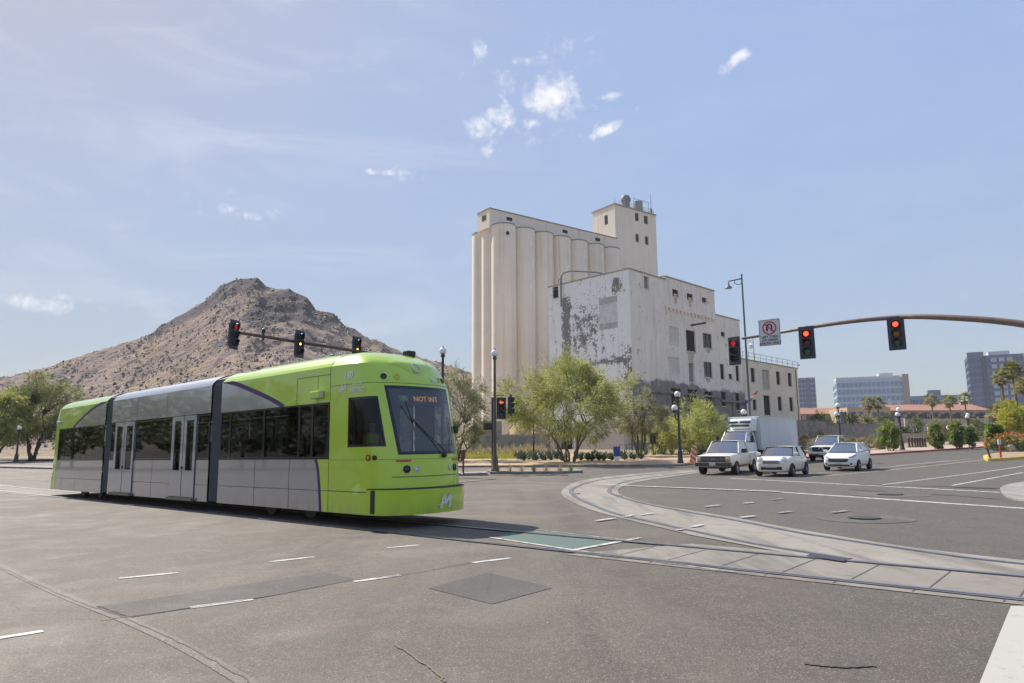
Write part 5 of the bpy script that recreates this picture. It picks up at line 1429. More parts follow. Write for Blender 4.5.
pa, pb = at(829, 436, 93), at(892, 436, 104); wall_seg('retaining_wall', 'longer grey retaining wall running behind the lamp post and first round shrub', 'wall', (pa.x, pa.y, 0), (pb.x, pb.y, 0), at(850, 424, 98).z - T(pa.x, 98), .4, GREYW, cap=M['kerb'])
pa, pb = at(893, 440, 106), at(935, 440, 112); wall_seg('garden_wall', 'low tan garden wall behind the bollards', 'wall', (pa.x, pa.y, 0), (pb.x, pb.y, 0), at(915, 433, 109).z - T(pa.x, 109), .4, pbr('tan_wall', (.42, .33, .24), .9, var=.15))
pa, pb = at(964, 440, 104), at(990, 440, 104); wall_seg('garden_wall', 'low curved tan wall below the white sign', 'wall', (pa.x, pa.y, 0), (pb.x, pb.y, 0), at(975, 436, 104).z - T(pa.x, 104), .4, bpy.data.materials['tan_wall'])
pa, pb = at(468, 450, 84), at(550, 450, 84); wall_seg('retaining_wall', 'low grey wall at the foot of the silos behind the dry grasses', 'wall', (pa.x, pa.y, 0), (pb.x, pb.y, 0), at(510, 434.5, 84).z - T(pa.x, 84), .4, GREYW)
pa, pb = at(479, 450, 92), at(502, 450, 92); wall_seg('retaining_wall', 'taller grey wall block beside the silo foot, next to the sand mound', 'wall', (pa.x, pa.y, 0), (pb.x, pb.y, 0), at(490, 421, 92).z - T(pa.x, 92), .6, GREYW)
# tan mound between them
mnd = MB(); ca = at(524, 430, 91); hz = at(524, 421.5, 91).z - T(ca.x, 91); rows = []
for j in range(9):
    rr_ = j / 8; rows.append([(ca.x + 4.0 * rr_ * cos(k * pi / 12) * (1 + .12 * sin(k * 2.3)), 91.5 + 3.2 * rr_ * sin(k * pi / 12), T(ca.x, 91) + hz * (1 - rr_ ** 1.6) * (1 + .55 * mnoise.noise(Vector((rr_ * 3 * cos(k * pi / 12), rr_ * 3 * sin(k * pi / 12), 4))))) for k in range(24)])
mnd.grid(rows, close=True); tag(mnd.build('sand_mound', pbr('straw_soil', (.46, .31, .16), .95, var=.35, scale=.8, bump=.8, bscale=4), smooth=True), kind='structure')
# ================================================================ STREET FURNITURE
RED_ON = pbr('lit_red_lens', (.6, .05, .03), .3, var=0, emit=(1.0, .05, .02), estr=1.7)
RED_MID = pbr('red_lens_side_on', (.35, .02, .03), .3, var=0, emit=(.9, .03, .05), estr=.16)
AMB_ON = pbr('lit_amber_lens', (.6, .35, .02), .3, var=0, emit=(1.0, .55, .03), estr=1.8)
AMB_OFF = pbr('amber_lens_off', (.30, .13, .02), .25, var=.1, coat=.5); GRN_OFF = pbr('green_lens_off', (.02, .12, .07), .25, var=.1, coat=.5); RED_OFF = pbr('red_lens_off', (.12, .015, .015), .25, coat=.5); BLANK = pbr('unlit_lens', (.015, .015, .017), .3)
SIG = pbr('signal_housing', (.028, .03, .036), .5, var=.15, scale=5); SIGB = pbr('backplate', (.05, .052, .062), .55, var=.15, scale=4)
GREYM = pbr('bracket_metal', (.42, .42, .43), .5, metal=.5)
def signal(name, pos, facing, label, states, group=None, h=1.22, plate=True, tilt=0.0, cat='traffic light'):
    """three-section head, centre at pos, lenses looking along facing"""
    o = empty(name, pos, 0, label, cat, group)
    o.matrix_world = frame(pos, facing)
    k = h / 1.22; r = .145 * k; w = .18 * k
    hb = MB(); hb.bbox(-.2 * k, -w, -.53 * k, 0, w, .53 * k, .03); hb.build('housing', SIG, o)
    if plate:
        p = MB(); p.bbox(-.03, -.30 * k, -.66 * k, -.005, .30 * k, .66 * k, .012); p.build('backplate', SIGB, o)
    for i, (z, m_) in enumerate(zip((.355 * k, 0, -.355 * k), states)):
        Mx = face_frame((0.004, 0, z), (1, 0, 0))
        ln = MB(); ln.lathe([(r, 0), (r, .012), (r * .6, .035), (0, .045)], 20, Mx); l_ = ln.build(('red_lens', 'amber_lens', 'green_lens')[i], BLANK if m_ is AMB_ON else (RED_OFF if m_ is RED_ON else m_), o, smooth=True)
        if m_ in (AMB_ON, RED_ON):
            gk = .62 if m_ is AMB_ON else .84
            gw = MB(); gw.lathe([(r * gk, .02), (r * gk * .6, .042), (0, .052)], 20, Mx); gw.build('glow', m_, l_, smooth=True)
        v = MB(); n = 18
        A_, B_ = [], []
        for j in range(n + 1):
            a = radians(-50 + 280 * j / n); A_.append((0.006, cos(a) * r * 1.12, z + sin(a) * r * 1.12)); B_.append((.13 * k + .11 * k * max(0, sin(a)), cos(a) * r * 1.08, z + sin(a) * r * 1.08 - .02))
        v.grid([A_, B_]); v.build('visor', SIG, l_, smooth=True)
    br = MB(); br.tube([(-.1, 0, .45 * k), (-.1, 0, .7 * k)], .04 * k, 8); br.build('bracket', GREYM, o)
    return o
# ---- the near right mast arm
armp = [(742, 338.6, 29.5), (770, 334.2, 28.7), (806, 328, 27.2), (850, 321.6, 25.9), (895, 317.4, 25.0), (920, 316.6, 24.3), (950, 317.7, 23.6), (985, 319.8, 22.9), (1024, 324.3, 22.2), (1070, 333, 21.4), (1130, 352, 20.5), (1165, 378, 20.0)]
pts = [at(*p) for p in armp]
sm = catmull([tuple(p) for p in pts], 5)
ma = empty('mast_arm_pole', (pts[-1].x, pts[-1].y, T(pts[-1].x, pts[-1].y)), 0, 'tan curved signal mast arm reaching in from the right edge of the photo', 'signal pole')
def loc(o, p): return Vector(p) - o.location
ARM = pbr('rust_brown_arm', (.20, .135, .11), .55, var=.2, scale=5)
mb = MB(); mb.tube([loc(ma, p) for p in sm], [.055 + .09 * i / (len(sm) - 1) for i in range(len(sm))], 12); mb.build('arm', ARM, ma, smooth=True)
ztop = pts[-1].z - ma.location.z
mb = MB(); mb.tube([(0, 0, 0), (0, 0, ztop + .5)], [.19, .15], 14); mb.lathe([(.3, 0), (.3, .05), (.24, .12)], 14); mb.build('pole', M['signal_arm'], ma, smooth=True)
camv = lambda p, ang=0: Vector((-(p.x) * cos(ang) - (-(p.y)) * sin(ang) * 0, -p.y, 0)).normalized()
def face_to_cam(p, off_deg):
    d_ = Vector((-p.x, -p.y, 0)).normalized(); a = radians(off_deg); return Vector((d_.x * cos(a) - d_.y * sin(a), d_.x * sin(a) + d_.y * cos(a), 0))
for (px, py, Y, off, lab, st_, h) in [(896.3, 333.2, 24.9, -8, 'largest traffic light with a red lamp, at the crest of the curved tan arm', (RED_ON, AMB_OFF, GRN_OFF), 1.16),
                                   (806.8, 342.5, 27.0, -14, 'traffic light with a bright red lamp just right of the no U-turn sign', (RED_ON, RED_OFF, GRN_OFF), 1.22),
                                   (734.3, 350.8, 29.5, -30, 'dark traffic light at the free tip of the curved tan arm', (RED_MID, BLANK, BLANK), 1.15)]:
    p = at(px, py, Y); signal('traffic_light', p, face_to_cam(p, off), lab, st_, 'traffic lights on the curved right mast arm', h)
# ---- no U-turn sign
sp = at(769.6, 332.4, 28.3); fdir = face_to_cam(sp, -16); so = empty('turn_sign', sp, 0, 'white no U-turn sign with a red circle hanging on the curved mast arm', 'road sign')
so.matrix_world = face_frame(sp, fdir)
hw, hh = .44, .56
SGN = pbr('sign_sheeting', (.62, .62, .62), .45, var=.05); SBK = pbr('sign_black', (.02, .02, .022), .5); SRD = pbr('sign_red', (.52, .03, .03), .45)
mb = MB(); mb.bbox(-hw, -hh, -.012, hw, hh, 0, .004); mb.build('panel', SGN, so)
mb = MB(); e = .02; t_ = .014
for (a, b, c, d_) in ((-hw + e, hh - e - t_, hw - e, hh - e), (-hw + e, -hh + e, hw - e, -hh + e + t_), (-hw + e, -hh + e + t_, -hw + e + t_, hh - e - t_), (hw - e - t_, -hh + e + t_, hw - e, hh - e - t_)): mb.box(a, b, .0005, c, d_, .003)
mb.build('border', SBK, so)
cy = .19; ro, ri = .29, .235; mb = MB(); L, Rr = [], []
for i in range(41): a = 2 * pi * i / 40; L.append((ro * cos(a), cy + ro * sin(a), .010)); Rr.append((ri * cos(a), cy + ri * sin(a), .010))
mb.grid([L, Rr]); s = .7071; w = .028; q = ri + .01
mb.add([(-q * s - w * s, cy + q * s - w * s, .0105), (q * s - w * s, cy - q * s - w * s, .0105), (q * s + w * s, cy - q * s + w * s, .0105), (-q * s + w * s, cy + q * s + w * s, .0105)], [(0, 1, 2, 3)]); mb.build('prohibition_ring', SRD, so)
mb = MB(); L, Rr = [], []
path = [(.10, cy - .16)] + [(.10 * cos(a), cy + .05 + .10 * sin(a)) for a in [pi * i / 12 for i in range(13)]] + [(-.10, cy - .05)]
for i, p in enumerate(path):
    a = Vector((*path[max(i - 1, 0)], 0)); b = Vector((*path[min(i + 1, len(path) - 1)], 0)); d_ = (b - a).normalized(); n_ = Vector((-d_.y, d_.x, 0)) * .032
    L.append((p[0] + n_.x, p[1] + n_.y, .006)); Rr.append((p[0] - n_.x, p[1] - n_.y, .006))
mb.grid([L, Rr]); mb.add([(-.175, cy - .05, .006), (-.025, cy - .05, .006), (-.10, cy - .15, .006)], [(0, 1, 2)]); mb.build('turn_arrow', SBK, so)
for i, ln in enumerate(('LEFT TURN', 'ON GREEN', 'ARROW ONLY')):
    text(ln, .135, Matrix.Translation((0, -.19 - i * .135, .004)), SBK, 'lettering', so, depth=.001, bold=.004)
# ---- far left mast arm (its pole is behind the streetcar)
lp = [at(238, 332.5, 30.5), at(270, 337.5, 31.8), at(300, 342.3, 33.2), at(335, 347.6, 35), at(362, 352, 36.5), at(400, 358.5, 39), at(422, 362, 40.5)]
la = empty('mast_arm_pole', (lp[-1].x, lp[-1].y, T(lp[-1].x, lp[-1].y)), 0, 'straight brown signal mast arm with three lights, seen above the roof of the streetcar', 'signal pole')
mb = MB(); mb.tube([loc(la, p) for p in lp], [.07, .075, .08, .085, .09, .1, .11], 10); mb.build('arm', M['brown_pole'], la, smooth=True)
mb = MB(); mb.tube([(0, 0, 0), (0, 0, loc(la, lp[-1]).z)], [.17, .13], 12); mb.build('pole', M['brown_pole'], la, smooth=True)
mb = MB(); q = loc(la, at(263.5, 333.5, 31.5)); mb.tube([q - Vector((0, 0, .3)), q], .05, 6); mb.lathe([(.03, 0), (.09, .05), (.09, .2), (.03, .25)], 8, Matrix.Translation(q)); mb.build('detector', M['black'], la)
for (px, py, Y, off, lab, st_, h, pl_) in [(234.5, 334.5, 30.3, 52, 'leftmost traffic light on the brown arm, its red lens seen side-on', (RED_MID, BLANK, BLANK), 1.24, False),
                                   (299.8, 344, 33, 46, 'middle traffic light on the brown arm showing an amber dot', (BLANK, AMB_ON, BLANK), 1.26, False),
                                   (357, 349.5, 36.3, 44, 'traffic light on the brown arm half hidden by the streetcar roof, amber lit', (BLANK, AMB_ON, BLANK), 1.3, False)]:
    p = at(px, py, Y); o = signal('traffic_light', p, face_to_cam(p, off), lab, st_, 'traffic lights on the brown arm above the streetcar', h, True)
# ---- post lamps
def globe_lamp(name, px, base_py, top_py, label, cat='street lamp', Y=None, side=None, pole=M['black_pole'], r=.095, gr_=.24, base=True, group=None, tops=True):
    b = gr(px, base_py, .14) if Y is None else under(px, top_py, Y, .14); ht = at(px, top_py, b.y).z - b.z
    o = empty(name, b, 0, label, cat, group)
    mb = MB(); mb.lathe([(r * 2.4, 0), (r * 2.4, .12), (r * 1.9, .18), (r * 1.8, .75), (r * 1.25, .95), (r, 1.1), (r * .72, ht - gr_ * 3.2), (r * 1.3, ht - gr_ * 3.1), (r * 1.5, ht - gr_ * 2.75), (r * .9, ht - gr_ * 2.7), (r * 1.2, ht - gr_ * 2.35)], 14); mb.build('pole', pole, o, smooth=True)
    def gl(x, y, z):
        m2 = MB(); k = gr_; m2.lathe([(.45 * k, 0), (.85 * k, .25 * k), (1.0 * k, .75 * k), (.95 * k, 1.15 * k), (.62 * k, 1.6 * k), (.3 * k, 1.78 * k)], 16, Matrix.Translation((x, y, z))); g_ = m2.build('globe', M['globe'], o, smooth=True)
        m3 = MB(); m3.lathe([(.32 * k, 1.78 * k), (.3 * k, 1.95 * k), (.1 * k, 2.1 * k), (.07 * k, 2.3 * k), (0, 2.4 * k)], 10, Matrix.Translation((x, y, z))); m3.build('finial', pole if tops else M['globe'], g_, smooth=True)
    gl(0, 0, ht - gr_ * 2.35)
    if side is not None:
        zz = ht * side; m4 = MB(); s_ = -1
        m4.tube([(0, 0, zz - .55), (s_ * .16, -.12, zz - .65), (s_ * .28, -.22, zz - .5), (s_ * .30, -.26, zz - .15)], .045, 8); m4.lathe([(.12, -.14), (.16, -.02), (.1, 0)], 10, Matrix.Translation((s_ * .30, -.26, zz))); m4.build('side_arm', pole, o, smooth=True); gl(s_ * .30, -.26, zz)
    return o
globe_lamp('street_lamp', 495, 471.3, 347.5, 'tall brown globe lamp post on the traffic island in front of the silos', pole=M['brown_pole'], r=.10, gr_=.24)
lmp = globe_lamp('street_lamp', 443, 0, 345.5, 'globe lamp whose top rises behind the front roof of the streetcar', Y=44, r=.11, gr_=.24)
globe_lamp('street_lamp', 680.5, 463.2, 389.5, 'dark lamp post with a second lower globe, beside the orange barricade', side=.71, r=.095, gr_=.22)
lb = globe_lamp('street_lamp', 837.5, 0, 401.5, 'dark lamp post with two globes and a teal banner behind the pale pickup', Y=62, side=.72, r=.085, gr_=.21)
mb = MB(); zb_ = at(841, 423, 62).z - lb.location.z; zt_ = at(841, 412.5, 62).z - lb.location.z; mb.box(.12, -.02, zb_, .55, .02, zt_); mb.build('banner', pbr('teal_banner', (.12, .17, .17), .7, var=.2), lb); mb = MB(); mb.tube([(0, 0, zt_ + .02), (.58, 0, zt_ + .02)], .02, 6); mb.tube([(0, 0, zb_ - .02), (.58, 0, zb_ - .02)], .02, 6); mb.build('banner_arm', M['black_pole'], lb)
globe_lamp('street_lamp', 902.5, 449.8, 406, 'dark lamp post with two globes right of the first round shrub', side=.76, r=.10, gr_=.23)
globe_lamp('street_lamp', 967.5, 0, 412, 'distant lamp post with two globes right of the pair of round shrubs', Y=85, side=.8, r=.08, gr_=.22)
globe_lamp('street_lamp', 948.5, 0, 424, 'small distant lamp post between the middle round shrubs', Y=84, r=.09, gr_=.28)
globe_lamp('street_lamp', 1013, 0, 428, 'small white globe lamp at the right edge above the orange flowers', Y=75, r=.08, gr_=.24)
globe_lamp('street_lamp', 19.8, 0, 424.5, 'dark lamp post under the trees at the far left', Y=82, r=.12, gr_=.26)
# lamp with the coloured banner, behind the truck
fl = globe_lamp('street_lamp', 743.5, 0, 407.5, 'lamp post rising behind the box truck', Y=60, r=.11, gr_=.26)
bp = at(746, 408, 60.6); bn = empty('banner_pole', (bp.x, bp.y, T(bp.x, bp.y)), 0, 'dark pole topped by fluttering purple, yellow and red banners behind the truck', 'banner')
zt_ = at(746, 396, 60.6).z - bn.location.z
mb = MB(); mb.tube([(0, 0, 0), (0, 0, zt_ - .3)], .07, 8); mb.build('pole', M['black_pole'], bn)
for (x0, z0_, x1, z1_, nm2, colr) in ((-.35, -.75, .55, -.30, 'purple_banner', (.10, .05, .28)), (-.1, -.45, .75, -.02, 'white_banner', (.7, .7, .7)), (.25, -.38, 1.0, .12, 'yellow_banner', (.65, .45, .06)), (.55, -.2, 1.15, .45, 'red_banner', (.5, .06, .05))):
    rows = []
    for i in range(7):
        u = i / 6; x = x0 + (x1 - x0) * u; z = z0_ + (z1_ - z0_) * u
        rows.append([(x, .1 * sin(u * 5 + x0 * 3) + j * .03, zt_ + z + (.16 - .05 * u) * (1 - 2 * j)) for j in (0, 1)])
    mb = MB(); mb.grid(rows); mb.build(nm2, pbr(nm2 + '_cloth', colr, .7), bn)
# ---- street light with a curled arm
b = under(741.6, 275.5, 52, .12); tl_ = empty('street_light', b, 0, 'tall slim road light with a short curled arm above the mill roofline', 'street light')
ht = at(741.6, 275.5, 52).z - b.z
mb = MB(); mb.tube([(0, 0, 0), (0, 0, ht)], [.10, .058], 10); mb.lathe([(.06, ht), (.1, ht + .05), (0, ht + .15)], 8); mb.build('pole', pbr('grey_pole', (.10, .10, .11), .5, var=.2), tl_, smooth=True)
mb = MB(); mb.tube([(0, 0, ht - .25), (-.35, 0, ht - .32), (-.75, 0, ht - .4), (-1.02, 0, ht - .45), (-1.08, 0, ht - .7)], .045, 8); mb.tube([(0, 0, ht - .6), (-.3, 0, ht - .75), (-.6, 0, ht - .62), (-.55, 0, ht - .42)], .03, 6); mb.build('arm', M['black_pole'], tl_, smooth=True)
mb = MB(); mb.lathe([(.28, -1.02), (.24, -.9), (.1, -.78), (.07, -.66)], 12, Matrix.Translation((-1.08, 0, ht))); mb.build('lamp_head', M['mid_grey'], tl_, smooth=True)
zc = at(742, 345, 52).z - b.z; mb = MB(); mb.tube([(0, 0, zc + .3), (.35, 0, zc + .35), (.42, 0, zc + .05)], .04, 6); mb.lathe([(.0, -.3), (.16, -.2), (.2, 0), (.1, .08)], 12, Matrix.Translation((.42, 0, zc))); mb.build('camera', M['globe'], tl_, smooth=True)
# ---- signal post beside the island lamp
b = gr(492.6, 470.8, .15); spo = empty('signal_post', b, 0, 'brown signal post close behind the island lamp, carrying two heads', 'signal pole')
zt_ = at(493, 394, b.y).z - b.z
mb = MB(); mb.tube([(0, 0, 0), (0, 0, zt_ - .2)], .075, 10); mb.tube([(0, 0, zt_ - .1), (.75, -.1, zt_ - .1)], .025, 6); mb.tube([(0, 0, at(493, 419, b.y).z - b.z), (.75, -.1, at(493, 419, b.y).z - b.z)], .025, 6); mb.build('pole', M['brown_pole'], spo, smooth=True)
p = at(501.3, 408.2, b.y - .15); o = signal('traffic_light', p, face_to_cam(p, 12), 'low traffic light with a red arrow beside the island lamp post', (BLANK, RED_OFF, GRN_OFF), 'traffic lights on the island post', 1.22)
ar = MB(); MxA = face_frame((.06, 0, .355), (1, 0, 0))
ar.add([tuple(MxA @ Vector(v)) for v in ((-.13, 0, 0), (-.02, .11, 0), (-.02, .04, 0), (.12, .04, 0), (.12, -.04, 0), (-.02, -.04, 0), (-.02, -.11, 0))], [(0, 1, 2, 3, 4, 5, 6)]); ar.build('arrow', RED_ON, o)
p = at(511.5, 405.3, b.y - .2); signal('traffic_light', p, face_to_cam(p, 78), 'low traffic light turned side-on, its visors pointing right', (BLANK, BLANK, BLANK), 'traffic lights on the island post', 1.22)
p = at(488.2, 426.4, b.y); pe = empty('pedestrian_signal', p, 0, 'black box pedestrian signal left of the island lamp post', 'pedestrian signal'); pe.matrix_world = frame(p, face_to_cam(p, -40))
mb = MB(); mb.bbox(-.12, -.2, -.22, .1, .2, .22, .03); mb.build('housing', SIG, pe); mb = MB(); mb.box(.1, -.16, -.18, .104, .16, .18); mb.build('screen', BLANK, pe); mb = MB(); mb.box(.1, -.21, .2, .24, .21, .22); mb.box(.1, -.21, -.2, .2, -.195, .2); mb.box(.1, .195, -.2, .2, .21, .2); mb.build('visor', SIG, pe)
# push-button post right of the streetcar nose
b = gr(463.2, 475, .15); pb_ = empty('push_button_post', b, 0, 'short dark red push-button post just right of the streetcar nose', 'button post')
ht = at(463, 449, b.y).z - b.z; mb = MB(); mb.lathe([(.11, 0), (.11, .05), (.055, .1), (.055, ht - .15), (.03, ht - .05), (0, ht)], 10); mb.build('post', M['brown_pole'], pb_, smooth=True)
mb = MB(); mb.bbox(-.12, -.14, ht - .55, .12, -.04, ht - .05, .02); mb.build('button_box', pbr('maroon_box', (.12, .05, .045), .5), pb_)
# small things by the kerb of the corner
b = gr(617, 461.5, .13); o = empty('kiosk_sign', b, 0, 'small blue and white sign on a short post among the agaves', 'sign'); ht = at(617, 446.5, b.y).z - b.z
mb = MB(); mb.tube([(0, 0, 0), (0, 0, ht - .2)], .05, 8); mb.build('post', M['mid_grey'], o); mb = MB(); mb.bbox(-.26, -.06, ht - .75, .26, .02, ht, .02); mb.build('panel', pbr('blue_sign_face', (.06, .09, .35), .5), o); mb = MB(); mb.box(-.2, -.066, ht - 1.15, .2, .0, ht - .8); mb.build('lower_panel', M['globe'], o)
b = gxy(653.2, 66, .13); o = empty('signal_cabinet', b, 0, 'slim black cabinet on a post in front of the mill wall', 'cabinet'); z0_ = at(653, 443.5, 66).z - b.z; z1_ = at(653, 433, 66).z - b.z
mb = MB(); mb.tube([(0, 0, 0), (0, 0, z0_)], .05, 8); mb.build('post', M['black_pole'], o); mb = MB(); mb.bbox(-.28, -.2, z0_, .28, .2, z1_, .04); mb.build('cabinet_box', M['black'], o)
b = gr(533.8, 459, .13); o = empty('marker_post', b, 0, 'dark slender post standing on the lawn left of the big palo verde', 'post'); ht = at(533.8, 421, b.y).z - b.z; mb = MB(); mb.lathe([(.11, 0), (.11, .06), (.075, .1), (.07, ht), (0, ht + .05)], 10); mb.build('pole', M['black_pole'], o); mb = MB(); mb.lathe([(.1, ht * .5), (.1, ht * .5 + .08)], 10); mb.build('band', M['mid_grey'], o)
b = gr(645, 457.6, .1)
# low fence of the corner garden
a_, b_ = gxy(664, 69, .1), gxy(620, 66.5, .1); fo = empty('wire_fence', (b_.x, b_.y, b_.z), 0, 'low thin wire fence in front of the mill, behind the corner garden', 'fence')
dv = a_ - b_; fm = MB()
for i in range(8): q = dv * (i / 7); fm2 = MB(); fm2.tube([q, q + Vector((0, 0, 1.1))], .03, 6); fm2.build('post', M['dark_grey'], fo)
for h in (.5, 1.05): fm.tube([Vector((0, 0, h)), dv + Vector((0, 0, h))], .014, 5)
fm.build('rail', M['dark_grey'], fo)
# orange barricade
b = gr(692.5, 464.5, 0); o = empty('traffic_barricade', b, 0, 'orange and white striped vertical panel on a black foot beside the lamp post', 'barricade')
ht = at(691.5, 445, b.y).z - b.z; tmat = NT('barricade_stripes'); co = tmat.coord('Object'); x, y, z = tmat.sep(co)
fr_ = tmat.math('FRACT', tmat.math('ADD', tmat.math('MULTIPLY', z, 2.6), tmat.math('MULTIPLY', x, 2.2))); tmat.color(tmat.mix(tmat.math('GREATER_THAN', fr_, .62), (.62, .15, .05), (.66, .62, .55))); tmat.rough(.5)
mb = MB(); mb.add([(-.24, -.03, .08), (.24, -.03, .08), (.24, .03, .08), (-.24, .03, .08), (-.17, -.02, ht), (.17, -.02, ht), (.17, .02, ht), (-.17, .02, ht)], [(0, 3, 2, 1), (4, 5, 6, 7), (0, 1, 5, 4), (1, 2, 6, 5), (2, 3, 7, 6), (3, 0, 4, 7)], Matrix.Rotation(.15, 4, 'Y')); mb.build('panel', tmat.mat, o)
mb = MB(); mb.bbox(-.42, -.35, 0, .42, .35, .09, .03); mb.build('foot', M['orange'], o); mb = MB(); mb.tube([(.1 + .15 * ht, 0, ht), (.1 + .15 * ht, 0, ht + .18)], .05, 8); mb.build('handle', M['orange'], o)
# white board with two black marks, and bollards at the right
b = gxy(965, 80, .1); o = empty('marker_sign', b, 0, 'white square sign with two dark curved marks near the right planting', 'sign'); z0_ = at(965, 437.5, 80).z - b.z; z1_ = at(965, 425, 80).z - b.z
mb = MB(); mb.tube([(0, .05, 0), (0, .05, z1_)], .06, 8); mb.build('post', M['mid_grey'], o); hw_ = .47
mb = MB(); mb.bbox(-.5, -.04, z0_ + .15, .5, 0, z1_, .02); mb.build('panel', SGN, o)
mk = MB()
for x in (-.22, .18):
    mk.add([(x - .18, -.044, z1_ - .15), (x + .02, -.044, z1_ - .12), (x + .17, -.044, z1_ - .3), (x + .12, -.044, z1_ - .7), (x + .02, -.044, z1_ - 1.0), (x - .02, -.044, z1_ - .6)], [(0, 1, 2, 3, 4, 5)])
mk.build('dark_marks', SBK, o); mb = MB(); mb.box(-.55, -.05, z0_ - .15, .55, .0, z0_ + .12); mb.build('lower_panel', M['dark_grey'], o)
bol = None
for i, px in enumerate((909.5, 912.5, 915.5, 918, 920.5, 923, 925.5)):
    b = gxy(px, 76 + (i % 2) * .6, .12)
    if bol is None:
        bol = empty('bollard', b, 0, 'one of the short dark bollards standing in a row beside the second lamp post', 'bollard', 'dark bollards on the far pavement')
        mb = MB(); mb.lathe([(.16, 0), (.16, .1), (.11, .14), (.11, .85), (.15, .9), (.15, 1.0), (.06, 1.12), (0, 1.15)], 12); mb.build('post', M['brown_pole'], bol, smooth=True)
    else:
        c = copy_tree(bol); c.location = b
# delineators at the median tip
for px, py, ht_, lab, m_ in ((990.5, 458.2, 1.5, 'leaning dark delineator post at the tip of the yellow median', 'dark_grey'), (1001, 457.6, 1.75, 'red striped keep-right post among the flowers of the yellow median', 'red')):
    b = gr(px, py, .17); ht_ *= .7; o = empty('delineator', b, 0, lab, 'delineator'); mb = MB(); mb.tube([(0, 0, 0), (-.25 if m_ == 'dark_grey' else 0, 0, ht_)], .06, 8); mb.build('post', M[m_], o)
    mb = MB(); mb.bbox(-.35 if m_ == 'dark_grey' else -.1, -.05, ht_ - .35, -.12 if m_ == 'dark_grey' else .1, .03, ht_, .02); mb.build('panel', M['amber'] if m_ == 'dark_grey' else M['globe'], o)
# ================================================================ VEHICLES
def wheel_at(parent, x, y, r, w, out):
    """out: +1 when the hub faces +y"""
    Mx = Matrix.Translation((x, y, r)) @ Matrix.Rotation(radians(-90 * out), 4, 'X')
    mb = MB(); mb.lathe([(r * .62, -w / 2), (r * .95, -w / 2), (r, -w / 2 + .03), (r, w / 2 - .03), (r * .96, w / 2), (r * .66, w / 2), (r * .64, w / 2 - .05)], 28, Mx, cap=False); o = mb.build('wheel', M['rubber'], parent, smooth=True)
    rm = MB(); rm.lathe([(r * .645, w / 2 - .04), (r * .60, w / 2 - .012), (r * .56, w / 2 - .05), (r * .5, w / 2 - .08)], 28, Mx, cap=False)
    n = 7
    for i in range(n):
        a = 2 * pi * i / n; 
        def pt(rr, da, z): return Mx @ Vector((rr * cos(a + da), rr * sin(a + da), z))
        z1, z2 = w / 2 - .03, w / 2 - .025
        rm.add([pt(r * .1, -.5, z1), pt(r * .58, -.13, z2), pt(r * .58, .13, z2), pt(r * .1, .5, z1)], [(0, 1, 2, 3)])
    rm.lathe([(r * .17, w / 2 - .03), (r * .12, w / 2 - .005), (0, w / 2)], 14, Mx); rm.build('rim', M['alloy'], o, smooth=False)
    bk = MB(); bk.lathe([(r * .62, w / 2 - .09), (0, w / 2 - .09)], 20, Mx); bk.build('brake_disc', M['dark_grey'], o)
    return o
def car_body(parent, st, paint, name='body', under=.2):
    """st: list of (x, ztop, halfwidth, zbottom) from nose to tail"""
    rows = []
    for x, zt, hw, zb in st:
        mid = zb + (zt - zb) * .55
        half = [(0, zb), (hw * .88, zb), (hw * .97, zb + .10), (hw, zb + (zt - zb) * .4), (hw, mid), (hw * .985, zt - (zt - zb) * .16), (hw * .94, zt - .025), (hw * .86, zt), (hw * .5, zt + .02), (0, zt + .028)]
        ring = [(x, y, z) for y, z in half] + [(x, -y, z) for y, z in half[::-1][1:-1]]
        rows.append(ring)
    mb = MB(); mb.grid(rows, close=True); n = len(rows[0])
    mb.f.append(tuple(range(n))); mb.m.append(0); mb.sm.append(False); mb.f.append(tuple(range((len(rows) - 1) * n, len(rows) * n))); mb.m.append(0); mb.sm.append(False)
    o = mb.build(name, paint, parent, smooth=True, sharp=180)
    sb = o.modifiers.new('Subdivision', 'SUBSURF'); sb.levels = sb.render_levels = 2; return o
